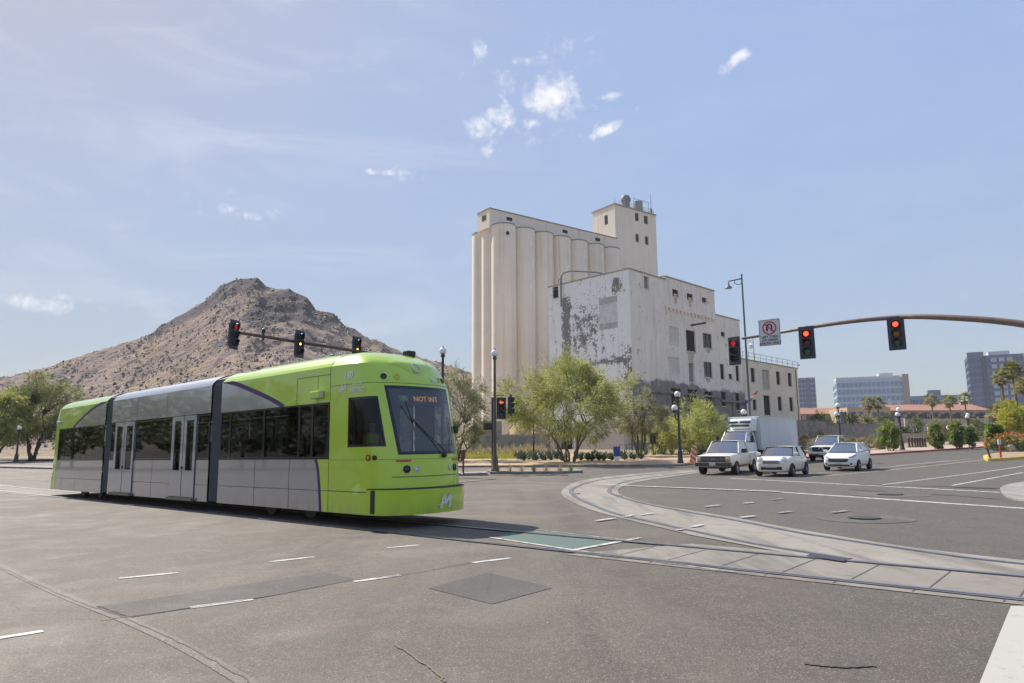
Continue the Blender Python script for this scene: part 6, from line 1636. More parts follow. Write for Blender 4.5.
def cabin(parent, xwb, xrf, xrr, xrb, zb, zr, hb, hr, paint, bp=None, pillarm=None, roofm=None, zb2=None, glassm=None):
    """glass house: windscreen base, roof front, roof rear, rear base"""
    zb2 = zb2 or zb; G = glassm or M['car_glass']; pm = pillarm or paint
    def bow(x0, x1, z0, z1, h0, h1, sgn, n=8, bulge=.12):
        r0, r1 = [], []
        for i in range(n + 1):
            u = -1 + 2 * i / n; b_ = bulge * (1 - u * u) * sgn
            r0.append((x0 + b_ * 1.3, u * h0, z0)); r1.append((x1 + b_, u * h1, z1 + .03 * (1 - u * u)))
        return r0, r1
    e = .012
    r0, r1 = bow(xwb, xrf, zb, zr - .03, hb - .05, hr - .04, 1); mb = MB(); mb.grid([r0, r1]); mb.build('windscreen', G, parent, smooth=True)
    r0, r1 = bow(xrb, xrr, zb2, zr - .03, hb - .05, hr - .04, -1, bulge=.06); mb = MB(); mb.grid([r0, r1]); mb.build('rear_window', G, parent, smooth=True)
    for s in (1, -1):
        mb = MB(); mb.quad((xwb - .05, s * (hb - .012), zb), (xrb + .05, s * (hb - .012), zb2), (xrr + .02, s * (hr - .01), zr - .03), (xrf - .02, s * (hr - .01), zr - .03)); mb.build('side_window', G, parent)
        ya = lambda z: s * (hb + (hr - hb) * (z - zb) / (zr - zb))
        for a_, b_, r_ in [((xwb, s * (hb - .02), zb - .02), (xrf, s * (hr - .015), zr - .02), .035), ((xrb, s * (hb - .03), zb2 - .02), (xrr, s * (hr - .02), zr - .02), .06)] + [((bx, s * hb, zb - .02), (bx - .05, s * (hr - .005), zr - .02), .035) for bx in (bp or [])]:
            pl = MB(); pl.tube([a_, b_], r_, 6); pl.build('pillar', pm, parent, smooth=True)
        rr_ = MB(); rr_.tube([(xrf, s * (hr - .015), zr - .02), (xrr, s * (hr - .02), zr - .02)], .034, 6); rr_.build('roof_rail', roofm or paint, parent, smooth=True)
    cw = MB(); q0, q1 = [], []
    for i in range(11):
        u = -1 + 2 * i / 10; b_ = .156 * (1 - u * u); q0.append((xwb + b_ + .10, u * (hb - .06), zb + .030)); q1.append((xwb + b_ - .01, u * (hb - .06), zb + .045))
    cw.grid([q0, q1]); cw.build('cowl', M['black'], parent)
    rows = []; N = 9
    for k in range(7):
        u = k / 6; x = xrf + .05 + (xrr - .05 - xrf - .05) * u
        rows.append([(x + .1 * (1 - (2 * i / (N - 1) - 1) ** 2) * (1 - 2 * u) * (1 if u < .5 else .5), (-1 + 2 * i / (N - 1)) * hr, zr - .012 + .045 * (1 - (2 * i / (N - 1) - 1) ** 2) * (1 - .3 * (2 * u - 1) ** 2)) for i in range(N)])
    mb = MB(); mb.grid(rows); ro = mb.build('roof', roofm or paint, parent, smooth=True)
    # dim interior
    it = MB(); it.box(xrb + .35, -hb + .1, zb - .35, xwb - .55, hb - .1, zb - .12); 
    for s in (1, -1): it.bbox((xwb + xrf) / 2 - .95, s * .36 - .23, zb - .2, (xwb + xrf) / 2 - .82, s * .36 + .23, zb + .36, .05)
    it.build('interior', M['dark_grey'], parent)
    return ro
def arch(parent, x, y, r, mat, s):
    mb = MB(); L, Rr, L2 = [], [], []
    for i in range(17):
        a = pi * (-.06 + 1.12 * i / 16); L.append((x + r * 1.02 * cos(a), y, r * .86 + r * 1.02 * sin(a))); Rr.append((x + r * 1.2 * cos(a), y + s * .0, r * .86 + r * 1.2 * sin(a))); L2.append((x + r * 1.2 * cos(a), y - s * .06, r * .86 + r * 1.2 * sin(a)))
    mb.grid([L, Rr, L2]); mb.build('wheel_arch', mat, parent)
def well(parent, x, y, r, s):
    """dark wheel well on the flank"""
    mb = MB(); ring = [(x + r * 1.1 * cos(a), y, r * .9 + r * 1.1 * sin(a)) for a in [pi * 2 * i / 28 for i in range(28)] if r * .9 + r * 1.1 * sin(a) > .12]
    n = len(ring); mb.add(ring, [tuple(range(n))]); mb.build('wheel_well', M['black'], parent)
def lights(parent, x, y, z, w, h, s, mat=None, name='headlight', back=.25):
    mb = MB(); mb.bbox(x - back, min(y, y + s * w), z - h / 2, x, max(y, y + s * w), z + h / 2, min(.03, h * .3)); return mb.build(name, mat or M['headlight'], parent, smooth=True)
def mirrors(parent, x, y, z, mat, big=1.0):
    for s in (1, -1):
        mb = MB(); mb.bbox(x - .09 * big, min(s * y, s * (y + .2 * big)), z, x + .06 * big, max(s * y, s * (y + .2 * big)), z + .15 * big, .03); mb.build('mirror', mat, parent, smooth=True)
def place(name, label, wheelpx, xw, yw, heading_deg, cat='car', group='vehicles waiting at the crossing', Y=None):
    h = radians(heading_deg); fwd = Vector((-sin(h), -cos(h), 0)); left = Vector((-fwd.y, fwd.x, 0))
    p = gr(*wheelpx) if Y is None else gxy(wheelpx[0], Y); c = p - fwd * xw - left * yw
    o = empty(name, (c.x, c.y, T(c.x, c.y) + .012), 0, label, cat, group)
    f3 = Vector((fwd.x, fwd.y, (T(c.x + fwd.x, c.y + fwd.y) - T(c.x - fwd.x, c.y - fwd.y)) / 2)); l3 = Vector((left.x, left.y, (T(c.x + left.x, c.y + left.y) - T(c.x - left.x, c.y - left.y)) / 2))
    o.matrix_world = frame(o.location, f3, f3.cross(l3)); return o
def doors(parent, hw, zb, zt, xsd, zh):
    mb = MB()
    for s in (1, -1):
        y = s * (hw + .002)
        for x in xsd: mb.quad((x - .008, y, zb), (x + .008, y, zb), (x + .008, y * .985, zt), (x - .008, y * .985, zt))
    mb.build('door_gap', M['black'], parent)
    for s in (1, -1):
        for x in xsd[1:]:
            hb_ = MB(); hb_.bbox(x + .08, min(s * hw, s * (hw + .035)), zh, x + .26, max(s * hw, s * (hw + .035)), zh + .035, .01); hb_.build('door_handle', M['chrome'], parent)

# ---- white hatchback
o = place('hatchback', 'bright white five-door hatchback with a wide dark grille, rightmost of the waiting cars', (858, 471), 1.24, .78, 40)
car_body(o, [(1.99, .62, .60, .30), (1.93, .74, .72, .22), (1.72, .84, .82, .19), (1.3, .92, .855, .19), (.95, .98, .86, .20), (.2, 1.0, .865, .20), (-.8, 1.02, .865, .20), (-1.4, 1.05, .85, .22), (-1.8, 1.04, .78, .28), (-1.96, .85, .72, .36)], M['white_paint'])
cabin(o, 1.0, .18, -1.15, -1.78, 1.0, 1.475, .78, .57, M['white_paint'], [-.28], None, zb2=1.08)
for s in (1, -1):
    for x in (1.24, -1.25): well(o, x, s * .868, .31, s); wheel_at(o, x, s * .79, .31, .2, s)
    mb = MB(); mb.add([(1.9, s * .45, .76), (1.86, s * .70, .80), (1.45, s * .86, .93), (1.45, s * .84, .86), (1.8, s * .76, .72), (1.94, s * .5, .70)], [(0, 1, 2, 3, 4, 5)]); ob = mb.build('headlight', M['headlight'], o)
    ob.data.transform(Matrix.Translation((.035, s * .012, .02)))
    lights(o, 1.965, s * .52, .40, .17, .12, s, M['black'], 'fog_lamp')
mb = MB(); 
for i, (z, w) in enumerate(((.52, .46), (.585, .52), (.65, .50))): mb.bbox(1.93, -w, z - .026, 2.015 - .01 * i, w, z + .026, .01)
mb.build('grille', M['black_gloss'], o); mb = MB(); mb.bbox(1.9, -.55, .28, 2.012, .55, .36, .02); mb.build('air_intake', M['black'], o)
mb = MB(); mb.bbox(2.0, -.16, .385, 2.02, .16, .46, .004); mb.build('licence_plate', M['plate'], o)
mirrors(o, .82, .84, .98, M['white_paint']); doors(o, .866, .3, .98, (.92, -.24, -1.1), .88)
for s in (1, -1): lights(o, -1.72, s * .62, .98, .16, .3, s, M['red'], 'tail_light', .15)

# ---- cream compact with black arches and two-tone grille
o = place('compact_car', 'cream small three-door car with round headlights and black wheel arches, between the two pickups', (791.5, 476.6), 1.23, .74, 37)
car_body(o, [(1.84, .62, .56, .30), (1.80, .74, .68, .22), (1.62, .86, .79, .19), (1.2, .93, .83, .19), (.85, .97, .84, .20), (.1, .96, .842, .20), (-.8, .97, .842, .20), (-1.4, .98, .83, .22), (-1.75, .92, .77, .28), (-1.85, .7, .7, .34)], M['cream_paint'])
cabin(o, .82, .28, -1.35, -1.68, .97, 1.41, .755, .64, M['cream_paint'], [-.35], M['black'], roofm=M['cream_paint'])
for s in (1, -1):
    for x in (1.23, -1.22): well(o, x, s * .846, .31, s); arch(o, x, s * .852, .31, M['black'], s); wheel_at(o, x, s * .77, .31, .2, s)
    mb = MB(); mb.lathe([(.15, -.06), (.15, .02), (.135, .03)], 20, face_frame((1.72, s * .58, .80), (1, s * .22, .42)), cap=False); ob = mb.build('headlight', M['chrome'], o, smooth=True)
    mb = MB(); mb.lathe([(.135, .02), (.09, .05), (0, .06)], 20, face_frame((1.72, s * .58, .80), (1, s * .22, .42))); mb.build('lens', M['headlight'], ob, smooth=True)
    lights(o, 1.80, s * .50, .42, .14, .12, s, M['chrome'], 'fog_lamp')
mb = MB(); mb.bbox(1.72, -.44, .60, 1.87, .44, .78, .05); g_ = mb.build('grille', M['chrome'], o)
mb = MB(); 
for z in (.645, .69, .735): mb.box(1.868, -.36, z - .012, 1.876, .36, z + .012)
mb.build('grille_bar', M['black'], g_)
mb = MB(); mb.bbox(1.75, -.50, .33, 1.865, .50, .47, .03); mb.build('air_intake', M['black'], o); mb = MB(); mb.bbox(1.86, -.26, .44, 1.885, .26, .54, .005); mb.build('licence_plate', M['plate'], o)
mirrors(o, .72, .80, .99, M['cream_paint']); doors(o, .843, .3, .95, (.78, -.42), .85)
mb = MB(); 
for s in (1, -1): mb.box(-1.0, min(s * .80, s * .853), .2, 1.0, max(s * .80, s * .853), .27)
mb.build('sill_trim', M['black'], o)
for s in (1, -1): lights(o, -1.70, s * .62, .78, .14, .26, s, M['red'], 'tail_light', .13)

# ---- white work pickup
def pickup(o, paint, L, hw, zbelt, zhood, zr, xwb, xrf, xrr, xrb, wb, r, kind):
    hx = L / 2
    car_body(o, [(hx, zhood - .12, hw * .93, .42), (hx - .08, zhood - .03, hw * .97, .40), (hx - .5, zhood, hw * .985, .38), (xwb + .1, zbelt - .01, hw, .38), (xwb - .3, zbelt, hw, .38), (xrb, zbelt, hw, .38), (xrb - .06, zbelt, hw, .38)], paint)
    bd = MB(); z1 = zbelt - .02; z0 = .40; x0, x1 = -hx, xrb - .1
    for s in (1, -1): 
        a, b = sorted((s * hw, s * (hw - .13))); bd.bbox(x0, a, z0, x1, b, z1, .03)
    bd.bbox(x0, -hw + .14, z0, x0 + .08, hw - .14, z1, .02); bd.bbox(x1 - .07, -hw + .14, z0, x1, hw - .14, z1, .02); bd.box(x0 + .08, -hw + .13, z0 + .2, x1 - .07, hw - .13, z0 + .26); bd.build('cargo_bed', paint, o)
    cabin(o, xwb, xrf, xrr, xrb, zbelt, zr, hw * .93, hw * .76, paint, [], paint)
    for s in (1, -1):
        for x in (hx - .92, hx - .92 - wb): well(o, x, s * (hw + .003), r, s); wheel_at(o, x, s * (hw - .10), r, .26, s)
    doors(o, hw, .5, zbelt, (xwb - .02, xrb + .12), zbelt - .2); mirrors(o, xwb - .25, hw, zbelt + .02, M['black'] if kind == 'old' else paint, 1.35)
    un = MB(); un.box(-hx + .3, -.5, .32, hx - .4, .5, .45); un.build('chassis', M['black'], o)
    for s in (1, -1): lights(o, -hx + .02, s * (hw - .2), zbelt - .3, .15, .4, s, M['red'], 'tail_light', .06)
o = place('pickup_truck', 'white older work pickup with black bumper and grille, in front of the box truck', (736.5, 474.6), 1.78, .90, 34, 'pickup')
pickup(o, M['beige_paint'], 5.4, .96, 1.10, 1.04, 1.74, 1.05, .42, -.70, -.90, 3.3, .36, 'old')
hx = 2.7
mb = MB(); mb.bbox(hx - .12, -.93, .46, hx + .14, .93, .66, .03); mb.build('bumper', M['dark_grey'], o)
mb = MB(); mb.bbox(hx - .06, -.86, .68, hx + .015, .86, .98, .02); g_ = mb.build('grille', M['dark_grey'], o); mb = MB(); mb.box(hx + .014, -.62, .81, hx + .03, .62, .85); mb.box(hx + .014, -.6, .75, hx + .022, .6, .76); mb.box(hx + .014, -.6, .9, hx + .022, .6, .91)
mb.build('grille_bar', M['mid_grey'], g_); mb = MB(); mb.box(hx + .03, -.10, .805, hx + .036, .10, .855); mb.build('badge', pbr('gold_badge', (.55, .45, .2), .4, metal=.6), g_)
for s in (1, -1): 
    lights(o, hx + .03, s * .64, .87, .22, .15, s); lights(o, hx + .028, s * .64, .74, .22, .09, s, M['amber'], 'turn_signal')
mb = MB(); mb.bbox(hx + .14, -.16, .50, hx + .155, .16, .66, .004); mb.build('licence_plate', M['plate'], o)

# ---- pale mid-size pickup further back
o = place('pickup_truck', 'pale newer pickup with a big black grille, behind the white hatchback', (838, 461.3), 1.7, .86, 37, 'pickup')
pickup(o, M['beige_paint'], 5.2, .94, 1.12, 1.10, 1.80, 1.0, .25, -1.35, -1.6, 3.2, .38, 'new')
hx = 2.6
mb = MB(); mb.bbox(hx - .05, -.62, .70, hx + .05, .62, 1.04, .05); g_ = mb.build('grille', M['black'], o); mb = MB(); mb.lathe([(.16, 0), (.16, .02), (.12, .03), (.12, .0)], 16, face_frame((hx + .05, 0, .88), (1, 0, 0)), cap=False); mb.build('badge', M['chrome'], g_)
mb = MB(); mb.bbox(hx - .1, -.92, .52, hx + .08, .92, .70, .05); mb.build('bumper', M['beige_paint'], o); mb = MB(); mb.bbox(hx - .1, -.88, .36, hx + .06, .88, .515, .03); mb.build('valance', M['black'], o)
for s in (1, -1): lights(o, hx + .01, s * .64, .96, .26, .16, s)
mb = MB(); mb.bbox(hx + .1, -.16, .48, hx + .115, .16, .60, .004); mb.build('licence_plate', M['plate'], o)

# ---- refrigerated box truck
h = radians(44); fwd = Vector((-sin(h), -cos(h), 0)); left = Vector((-fwd.y, fwd.x, 0))
c = at(761.5, 450, 49.0); c.z = 0; g0 = T(c.x, c.y)
o = empty('box_truck', (c.x, c.y, g0), 0, 'white refrigerated box truck with a rounded cooling unit above its cab', 'truck', 'vehicles waiting at the crossing')
o.matrix_world = frame((c.x, c.y, g0), fwd)     # origin under the box's front left corner; the box runs to -x and -y
zt = at(761.5, 416.2, 49.0).z - g0; BW = 2.4; BL = 6.6
WB_ = NT('box_panel'); co = WB_.coord('Object'); x, y, z = WB_.sep(co); wv = WB_.math('FRACT', WB_.math('MULTIPLY', x, 3.0)); dn_ = WB_.noise(WB_.coord('Object', (1.5, 1.5, .3)), 1.2, 5, .7)
WB_.color(WB_.mix(WB_.maprange(dn_, .5, .75), (.64, .645, .66), (.52, .52, .52))); WB_.rough(.45); WB_.bump(WB_.maprange(wv, .46, .5), .5, .02)
mb = MB(); mb.bbox(-BL, -BW, .95, 0, 0, zt, .03); bx = mb.build('cargo_box', WB_.mat, o)
mb = MB()
for y in (-BW - .02, .02):
    a, b = sorted((y, y - .04 if y > 0 else y + .04))
    mb.box(-BL - .01, a, zt - .10, .02, b, zt + .015); mb.box(-BL - .01, a, .93, .02, b, 1.06); mb.box(-.11, a, 1.06, .02, b, zt - .10); mb.box(-BL - .01, a, 1.06, -BL + .1, b, zt - .10)
mb.build('edge_rail', M['steel'], bx)
mb = MB(); mb.box(-BL + .2, -1.7, .55, 1.9, -.7, .93); mb.build('chassis', M['black'], o)
# cab
def ring_cab(x, zt_, hw_, zb_): return [(x, y - BW / 2, z) for y, z in ((-hw_, zb_), (-hw_, zt_ * .7), (-hw_ * .93, zt_), (0, zt_ + .04), (hw_ * .93, zt_), (hw_, zt_ * .7), (hw_, zb_))]
mb = MB(); mb.grid([ring_cab(*q) for q in ((2.75, 1.12, .80, .5), (2.68, 1.28, .92, .45), (1.95, 1.42, .98, .45), (1.75, 1.46, 1.0, .45), (.25, 1.46, 1.0, .45))]); 
mb.add([(2.75, y - BW / 2, z) for y, z in ((-.8, .5), (-.8, .78), (-.74, 1.12), (0, 1.16), (.74, 1.12), (.8, .78), (.8, .5))], [(0, 1, 2, 3, 4, 5, 6)]); mb.build('cab', M['white_paint'], o, smooth=True)
em = bpy.data.objects.new('cab_top', None); link(em, o); em.location = (0, -BW / 2, 0)
cabin(em, 1.85, 1.35, .45, .25, 1.46, 2.22, .95, .82, M['white_paint'], [])
mb = MB(); mb.bbox(.05, -BW + .25, 2.26, .75, -.25, 2.36, .04); mb.build('wind_deflector', M['white_paint'], o)
mb = MB(); mb.bbox(2.70, -BW / 2 - .6, .72, 2.80, -BW / 2 + .6, 1.04, .03); mb.build('grille', M['dark_grey'], o)
mb = MB(); mb.bbox(2.6, -BW / 2 - .98, .42, 2.92, -BW / 2 + .98, .66, .04); mb.build('bumper', M['steel'], o)
for s in (1, -1):
    lights(o, 2.78, -BW / 2 + s * .64, .9, .22, .2, s)
    mb = MB(); mb.bbox(1.55, -BW / 2 + s * 1.28 - .11, 1.45, 1.65, -BW / 2 + s * 1.28 + .11, 1.95, .04); mb.tube([(1.6, -BW / 2 + s * .95, 1.5), (1.6, -BW / 2 + s * 1.25, 1.55)], .025, 6); mb.tube([(1.6, -BW / 2 + s * .93, 2.05), (1.6, -BW / 2 + s * 1.25, 1.9)], .02, 6); mb.build('mirror', M['black'], o)
    for x in (1.75, -4.6): wheel_at(o, x, -BW / 2 + s * .98, .42, .30, s)
# cooling unit on the box front
mb = MB(); prof = []
za = zt - 1.02
for i in range(9):
    u = -1 + 2 * i / 8
    e = (1 - abs(u) ** 2.6) ** .5
    prof.append([(x, -BW / 2 + u * 1.02, z) for x, z in ((.02, za - .02), (.42 * e + .05, za - .02 + .06), (.70 * e + .06, za + .22), (.76 * e + .06, za + .5), (.70 * e + .05, za + .74), (.4 * e + .05, za + .86), (.02, za + .88))])
mb.grid(prof); cu = mb.build('cooling_unit', M['white_paint'], o, smooth=True)
mb = MB()
for y0, y1, z in ((-.78, -.08, .62), (.08, .78, .62), (-.7, .7, .36)):
    mb.bbox(.55, -BW / 2 + y0, za + z - .07, .845, -BW / 2 + y1, za + z + .05, .03)
mb.build('vent_slot', M['black'], cu)
mb = MB(); mb.tube([(.08, -BW / 2 - .55, 1.5), (.08, -BW / 2 - .55, za)], .05, 8); mb.tube([(.08, -BW / 2 + .75, 1.5), (.08, -BW / 2 + .75, za)], .05, 8); mb.build('hose', M['mid_grey'], cu)
# ================================================================ PLANTS
BARK_PV = pbr('palo_verde_bark', (.115, .105, .06), .85, var=.3, scale=4); BARK = pbr('dark_bark', (.085, .06, .042), .9, var=.3, scale=4); BARK_B = pbr('tan_bark', (.20, .14, .09), .9, var=.3, scale=4)
LF_PV = leafmat('palo_verde_leaf', (.19, .215, .055), (.50, .51, .17), .45)
LF_PV2 = leafmat('palo_verde_leaf_bright', (.24, .27, .055), (.50, .52, .16), .45)
LF_PV3 = leafmat('grey_green_leaf', (.17, .175, .085), (.40, .38, .20), .4)
LF_DK = leafmat('clipped_leaf', (.09, .15, .03), (.36, .44, .10), .4)
LF_MES = leafmat('mesquite_leaf', (.105, .125, .045), (.38, .39, .15), .4)
LF_YEL = leafmat('yellow_green_leaf', (.28, .30, .03), (.52, .50, .07), .4)
LF_STR = leafmat('straw_blade', (.34, .26, .13), (.52, .42, .24), .3)
LF_AG = leafmat('agave_leaf', (.05, .085, .05), (.16, .20, .11), .1)
LF_PALM = leafmat('palm_leaf', (.16, .17, .05), (.46, .42, .16), .35)
LF_DEAD = leafmat('dead_palm_leaf', (.25, .17, .08), (.42, .31, .16), .2)
LF_FLW = leafmat('orange_flower', (.62, .13, .02), (.75, .42, .05), .3)
LF_SH = leafmat('green_shrub_leaf', (.07, .10, .03), (.22, .25, .09), .35)

def leaf(mb, p, d, ln, wd, q):
    """one narrow leaf or sprig"""
    s = d.cross(Vector((q.uniform(-1, 1), q.uniform(-1, 1), q.uniform(-1, 1))))
    if s.length < 1e-4: s = Vector((1, 0, 0))
    s = s.normalized() * wd
    mb.add([p - s * .4, p + d * ln * .5 - s, p + d * ln, p + d * ln * .5 + s], [(0, 1, 2, 3)])

def limb(mb, a, b, r0, r1, q, sag=.12, n=5):
    pts = [];
    for i in range(n + 1):
        u = i / n; w = a.lerp(b, u)
        if 0 < i < n: w = w + Vector((q.uniform(-1, 1), q.uniform(-1, 1), q.uniform(-.4, .6))) * (b - a).length * sag * .5
        pts.append(w)
    mb.tube(pts, [r0 + (r1 - r0) * i / n for i in range(n + 1)], 7); return pts

def tree(name, label, base, h, spread, leafm, bark, seed, n_leaf=9000, stems=4, crown_lo=.3, ll=.32, lw=.045, cat='tree', group=None, clumps=46, droop=.25, trunk_r=.13, lean=(0, 0), dense=.16, depth=1.0, top_flat=.0):
    """tapered stems with limbs; a crown of many small leaves in uneven clumps with gaps"""
    q = random.Random(seed); o = empty(name, base, 0, label, cat, group); tk = MB(); cn_ = MB()
    tips = []
    zc = h * (crown_lo + (1 - crown_lo) * .42)
    for i in range(clumps):
        while True:
            a = q.uniform(0, 2 * pi); u = q.uniform(-.95, 1); rr = (1 - u * u) ** .5
            k = q.uniform(.45, 1.0) ** .6
            wob = 1 + .28 * sin(a * 3 + seed) + .14 * sin(a * 5 + u * 4 + seed * 2)
            v = Vector((cos(a) * rr * spread / 2 * k * wob, sin(a) * rr * spread / 2 * k * wob * depth, zc + (u if u > 0 else u * .75) * k * (h - zc) * (1 + .12 * sin(a * 2 + seed))))
            if v.z > h * crown_lo * .75 and v.z < h * 1.04: break
        v += Vector((lean[0], lean[1], 0)) * (v.z / h); tips.append(v)
    roots = []
    for i in range(stems):
        a = 2 * pi * i / stems + q.uniform(-.4, .4); s0 = Vector((cos(a) * .12 * stems ** .5, sin(a) * .12 * stems ** .5, -.1)); top = Vector((cos(a) * spread * q.uniform(.10, .2), sin(a) * spread * q.uniform(.10, .2) * depth, h * q.uniform(crown_lo * 1.0, crown_lo * 1.6))) + Vector((lean[0], lean[1], 0)) * .4
        pts = limb(tk, s0, top, trunk_r, trunk_r * .6, q, .07, 7); roots.append(pts[-1])
        sp = pts[-1]
        for _ in range(2):
            t2 = sp + Vector((q.uniform(-1, 1) * spread * .16, q.uniform(-1, 1) * spread * .16 * depth, h * q.uniform(.08, .26))); limb(tk, sp, t2, trunk_r * .6, trunk_r * .3, q, .09, 5); roots.append(t2)
    for t_ in tips:
        r_ = min(roots, key=lambda p: (p - t_).length); limb(tk, r_, t_, trunk_r * .28, .012, q, .14, 4)
    tk.build('trunk', bark, o, smooth=True, fix=False)
    per = n_leaf // clumps
    for t_ in tips:
        cr_ = spread * dense * q.uniform(.65, 1.35); out = Vector((t_.x, t_.y, (t_.z - zc) * 1.0)); out = out.normalized() if out.length > .1 else Vector((0, 0, 1))
        nn = int(per * q.uniform(.45, 1.5))
        # sprigs hang on a few twigs of each clump
        tw_ = [t_ + Vector((q.gauss(0, 1), q.gauss(0, 1), q.gauss(0, .75))) * cr_ * .62 for _ in range(9)]
        for _ in range(nn):
            b_ = q.choice(tw_); p = t_.lerp(b_, q.random() ** .5) + Vector((q.gauss(0, 1), q.gauss(0, 1), q.gauss(0, 1))) * cr_ * .20
            d = (out * .9 + (b_ - t_).normalized() * .8 + Vector((q.uniform(-1, 1), q.uniform(-1, 1), q.uniform(-1, 1) - droop)) * .9).normalized()
            leaf(cn_, p, d, ll * q.uniform(.6, 1.4), lw * q.uniform(.7, 1.3), q)
    cn_.build('crown', leafm, o, fix=False); return o
def span(px0, px1, Y): return (px1 - px0) * Y / F

b = gr(570, 462, .13); Yb = b.y
tree('palo_verde', 'large many-stemmed palo verde standing before the silos and the mill corner', b, (462 - 361) * Yb / F, span(515, 631, Yb), LF_PV, BARK_PV, 5, 30000, 7, .22, .36, .027, clumps=104, group='palo verde trees', dense=.115, trunk_r=.09)
b = gxy(640, 63, .13)
tree('palo_verde', 'grey-green palo verde to the right of the large one, against the mill wall', b, at(640, 394, 63).z - b.z, span(616, 660, 63), LF_PV3, BARK_PV, 8, 9000, 4, .36, .34, .026, clumps=44, group='palo verde trees')
b = gxy(645, 66, .13)
b = gxy(696, 65, .13)
tree('palo_verde', 'bright low palo verde behind the two-globe lamp and barricade', b, at(696, 402, 65).z - b.z, span(664, 730, 65), LF_PV2, BARK_PV, 13, 15000, 5, .12, .34, .028, clumps=60, group='palo verde trees', dense=.15)
b = gxy(661, 70, .13)
tree('palo_verde', 'paler palo verde partly hidden behind the bright low one', b, at(661, 414, 70).z - b.z, span(646, 684, 70), LF_PV, BARK_PV, 14, 7000, 4, .2, .34, .028, clumps=36, group='palo verde trees')
b = gxy(457, 60, .13)
tree('palo_verde', 'palo verde just behind the nose of the streetcar', b, at(457, 368, 60).z - b.z, span(425, 487, 60), LF_PV3, BARK_PV, 17, 11000, 5, .12, .36, .028, clumps=54, group='palo verde trees', dense=.14)
b = gxy(32, 92, .1)
tree('mesquite', 'broad dark-limbed mesquite at the far left behind the tail of the streetcar', b, at(32, 380, 92).z - b.z, span(-12, 60, 92), LF_MES, BARK, 21, 26000, 4, .26, .42, .05, clumps=90, trunk_r=.22, dense=.13, group='mesquite trees')
b = gxy(-8, 88, .1)
tree('mesquite', 'paler mesquite cut by the left edge of the photo', b, at(-8, 390, 88).z - b.z, span(-40, 24, 88), LF_PV2, BARK, 22, 14000, 4, .22, .40, .05, clumps=60, trunk_r=.18, dense=.14, group='mesquite trees')
b = gxy(75, 98, .1)
tree('mesquite', 'mesquite mostly hidden behind the rear window of the streetcar', b, at(75, 409, 98).z - b.z, span(54, 100, 98), LF_MES, BARK, 23, 9000, 3, .2, .42, .05, clumps=40, trunk_r=.18, group='mesquite trees')
# clipped round shrubs along the red kerb
for px, top, base, w, Y, sd, lab in ((891, 421.5, 451.5, 30, 66, 31, 'rounded dark green clipped shrub standing alone nearest the white hatchback'), (937.5, 424.5, 449.5, 20, 69, 32, 'left shrub of the three clipped shrubs, left of the pair'), (958, 421.5, 448.8, 20, 70, 33, 'taller middle shrub of the three clipped shrubs'), (971, 425.5, 448.3, 15, 71, 34, 'smaller rightmost shrub of the three clipped shrubs')):
    b = gxy(px, Y, .12); hh_ = at(px, top, Y).z - b.z; b.z = max(b.z, 0)
    o = tree('clipped_shrub', lab, b, hh_, span(0, w, Y) * .62, LF_DK, BARK, sd, 7000, 3, .10, .15, .045, 'shrub', 'clipped shrubs along the red kerb', clumps=54, trunk_r=.06, dense=.17)
for px, top, base, w, Y, sd, lab in ((996, 424, 455, 15, 63, 41, 'small dark round-headed tree by the median tip'), (1017, 401, 440, 32, 74, 42, 'bright yellow-green round tree at the right edge')):
    b = gxy(px, Y, .15); tree('small_tree', lab, b, at(px, top, Y).z - b.z, span(0, w, Y) * .9, LF_YEL if sd == 42 else LF_DK, BARK_B, sd, 6500, 3, .35, .2, .055, 'tree', None, clumps=44, trunk_r=.07, dense=.17)
# shrubs on the bank behind the waiting cars
bank = [(806, 424, 8, 'pale shrub on the bank nearest the mill end'), (822, 421, 15, 'wide green shrub above the plain grey wall'), (852, 421, 17, 'grey-green shrub mound left of the double lamp on the bank'), (870, 420, 16, 'second shrub mound above the long grey wall'), (884, 421, 12, 'shrub just above the first clipped shrub'), (915, 424, 15, 'pale shrub behind the bollards'), (945, 424, 16, 'pale shrub between the three clipped shrubs and the terrace'), (980, 424, 14, 'shrub behind the white sign')]
for i, (px, top, w, lab) in enumerate(bank):
    Y = 112 + (i % 3) * 4; b = gxy(px, Y, 0); zt_ = at(px, top - 7, Y).z
    tree('bank_shrub', lab, b, zt_ - b.z, span(0, w * 1.5, Y), (LF_PV3, LF_SH, LF_SH)[i % 3], BARK_B, 50 + i, 2600, 3, .05, .38, .07, 'shrub', 'shrubs on the bank beyond the cars', clumps=26, trunk_r=.06, dense=.2)
# dry brush on the slope right of the mill
for i, (px, py, Y, w) in enumerate(((806, 441, 80, 12), (816, 444, 77, 13), (822, 434, 88, 12), (850, 443, 78, 14), (862, 447, 74, 13), (872, 440, 82, 14), (880, 446, 76, 10))):
    b = gxy(px, Y, 0); h_ = max(.8, at(px, py - 5, Y).z - b.z)
    tree('dry_bush', ('straw-coloured dry bush', 'sparse brown bush')[i % 2] + (' close to the box truck', ' by the retaining wall end', ' under the plain grey wall', ' left of the two-globe lamp', ' behind the hatchback roof', ' right of the two-globe lamp', ' left of the first clipped shrub')[i], b, h_, span(0, w, Y), LF_STR if i % 2 == 0 else LF_PV3, BARK_B, 70 + i, 1500, 3, .03, .3, .04, 'bush', 'dry bushes on the slope', clumps=18, trunk_r=.03, dense=.2)
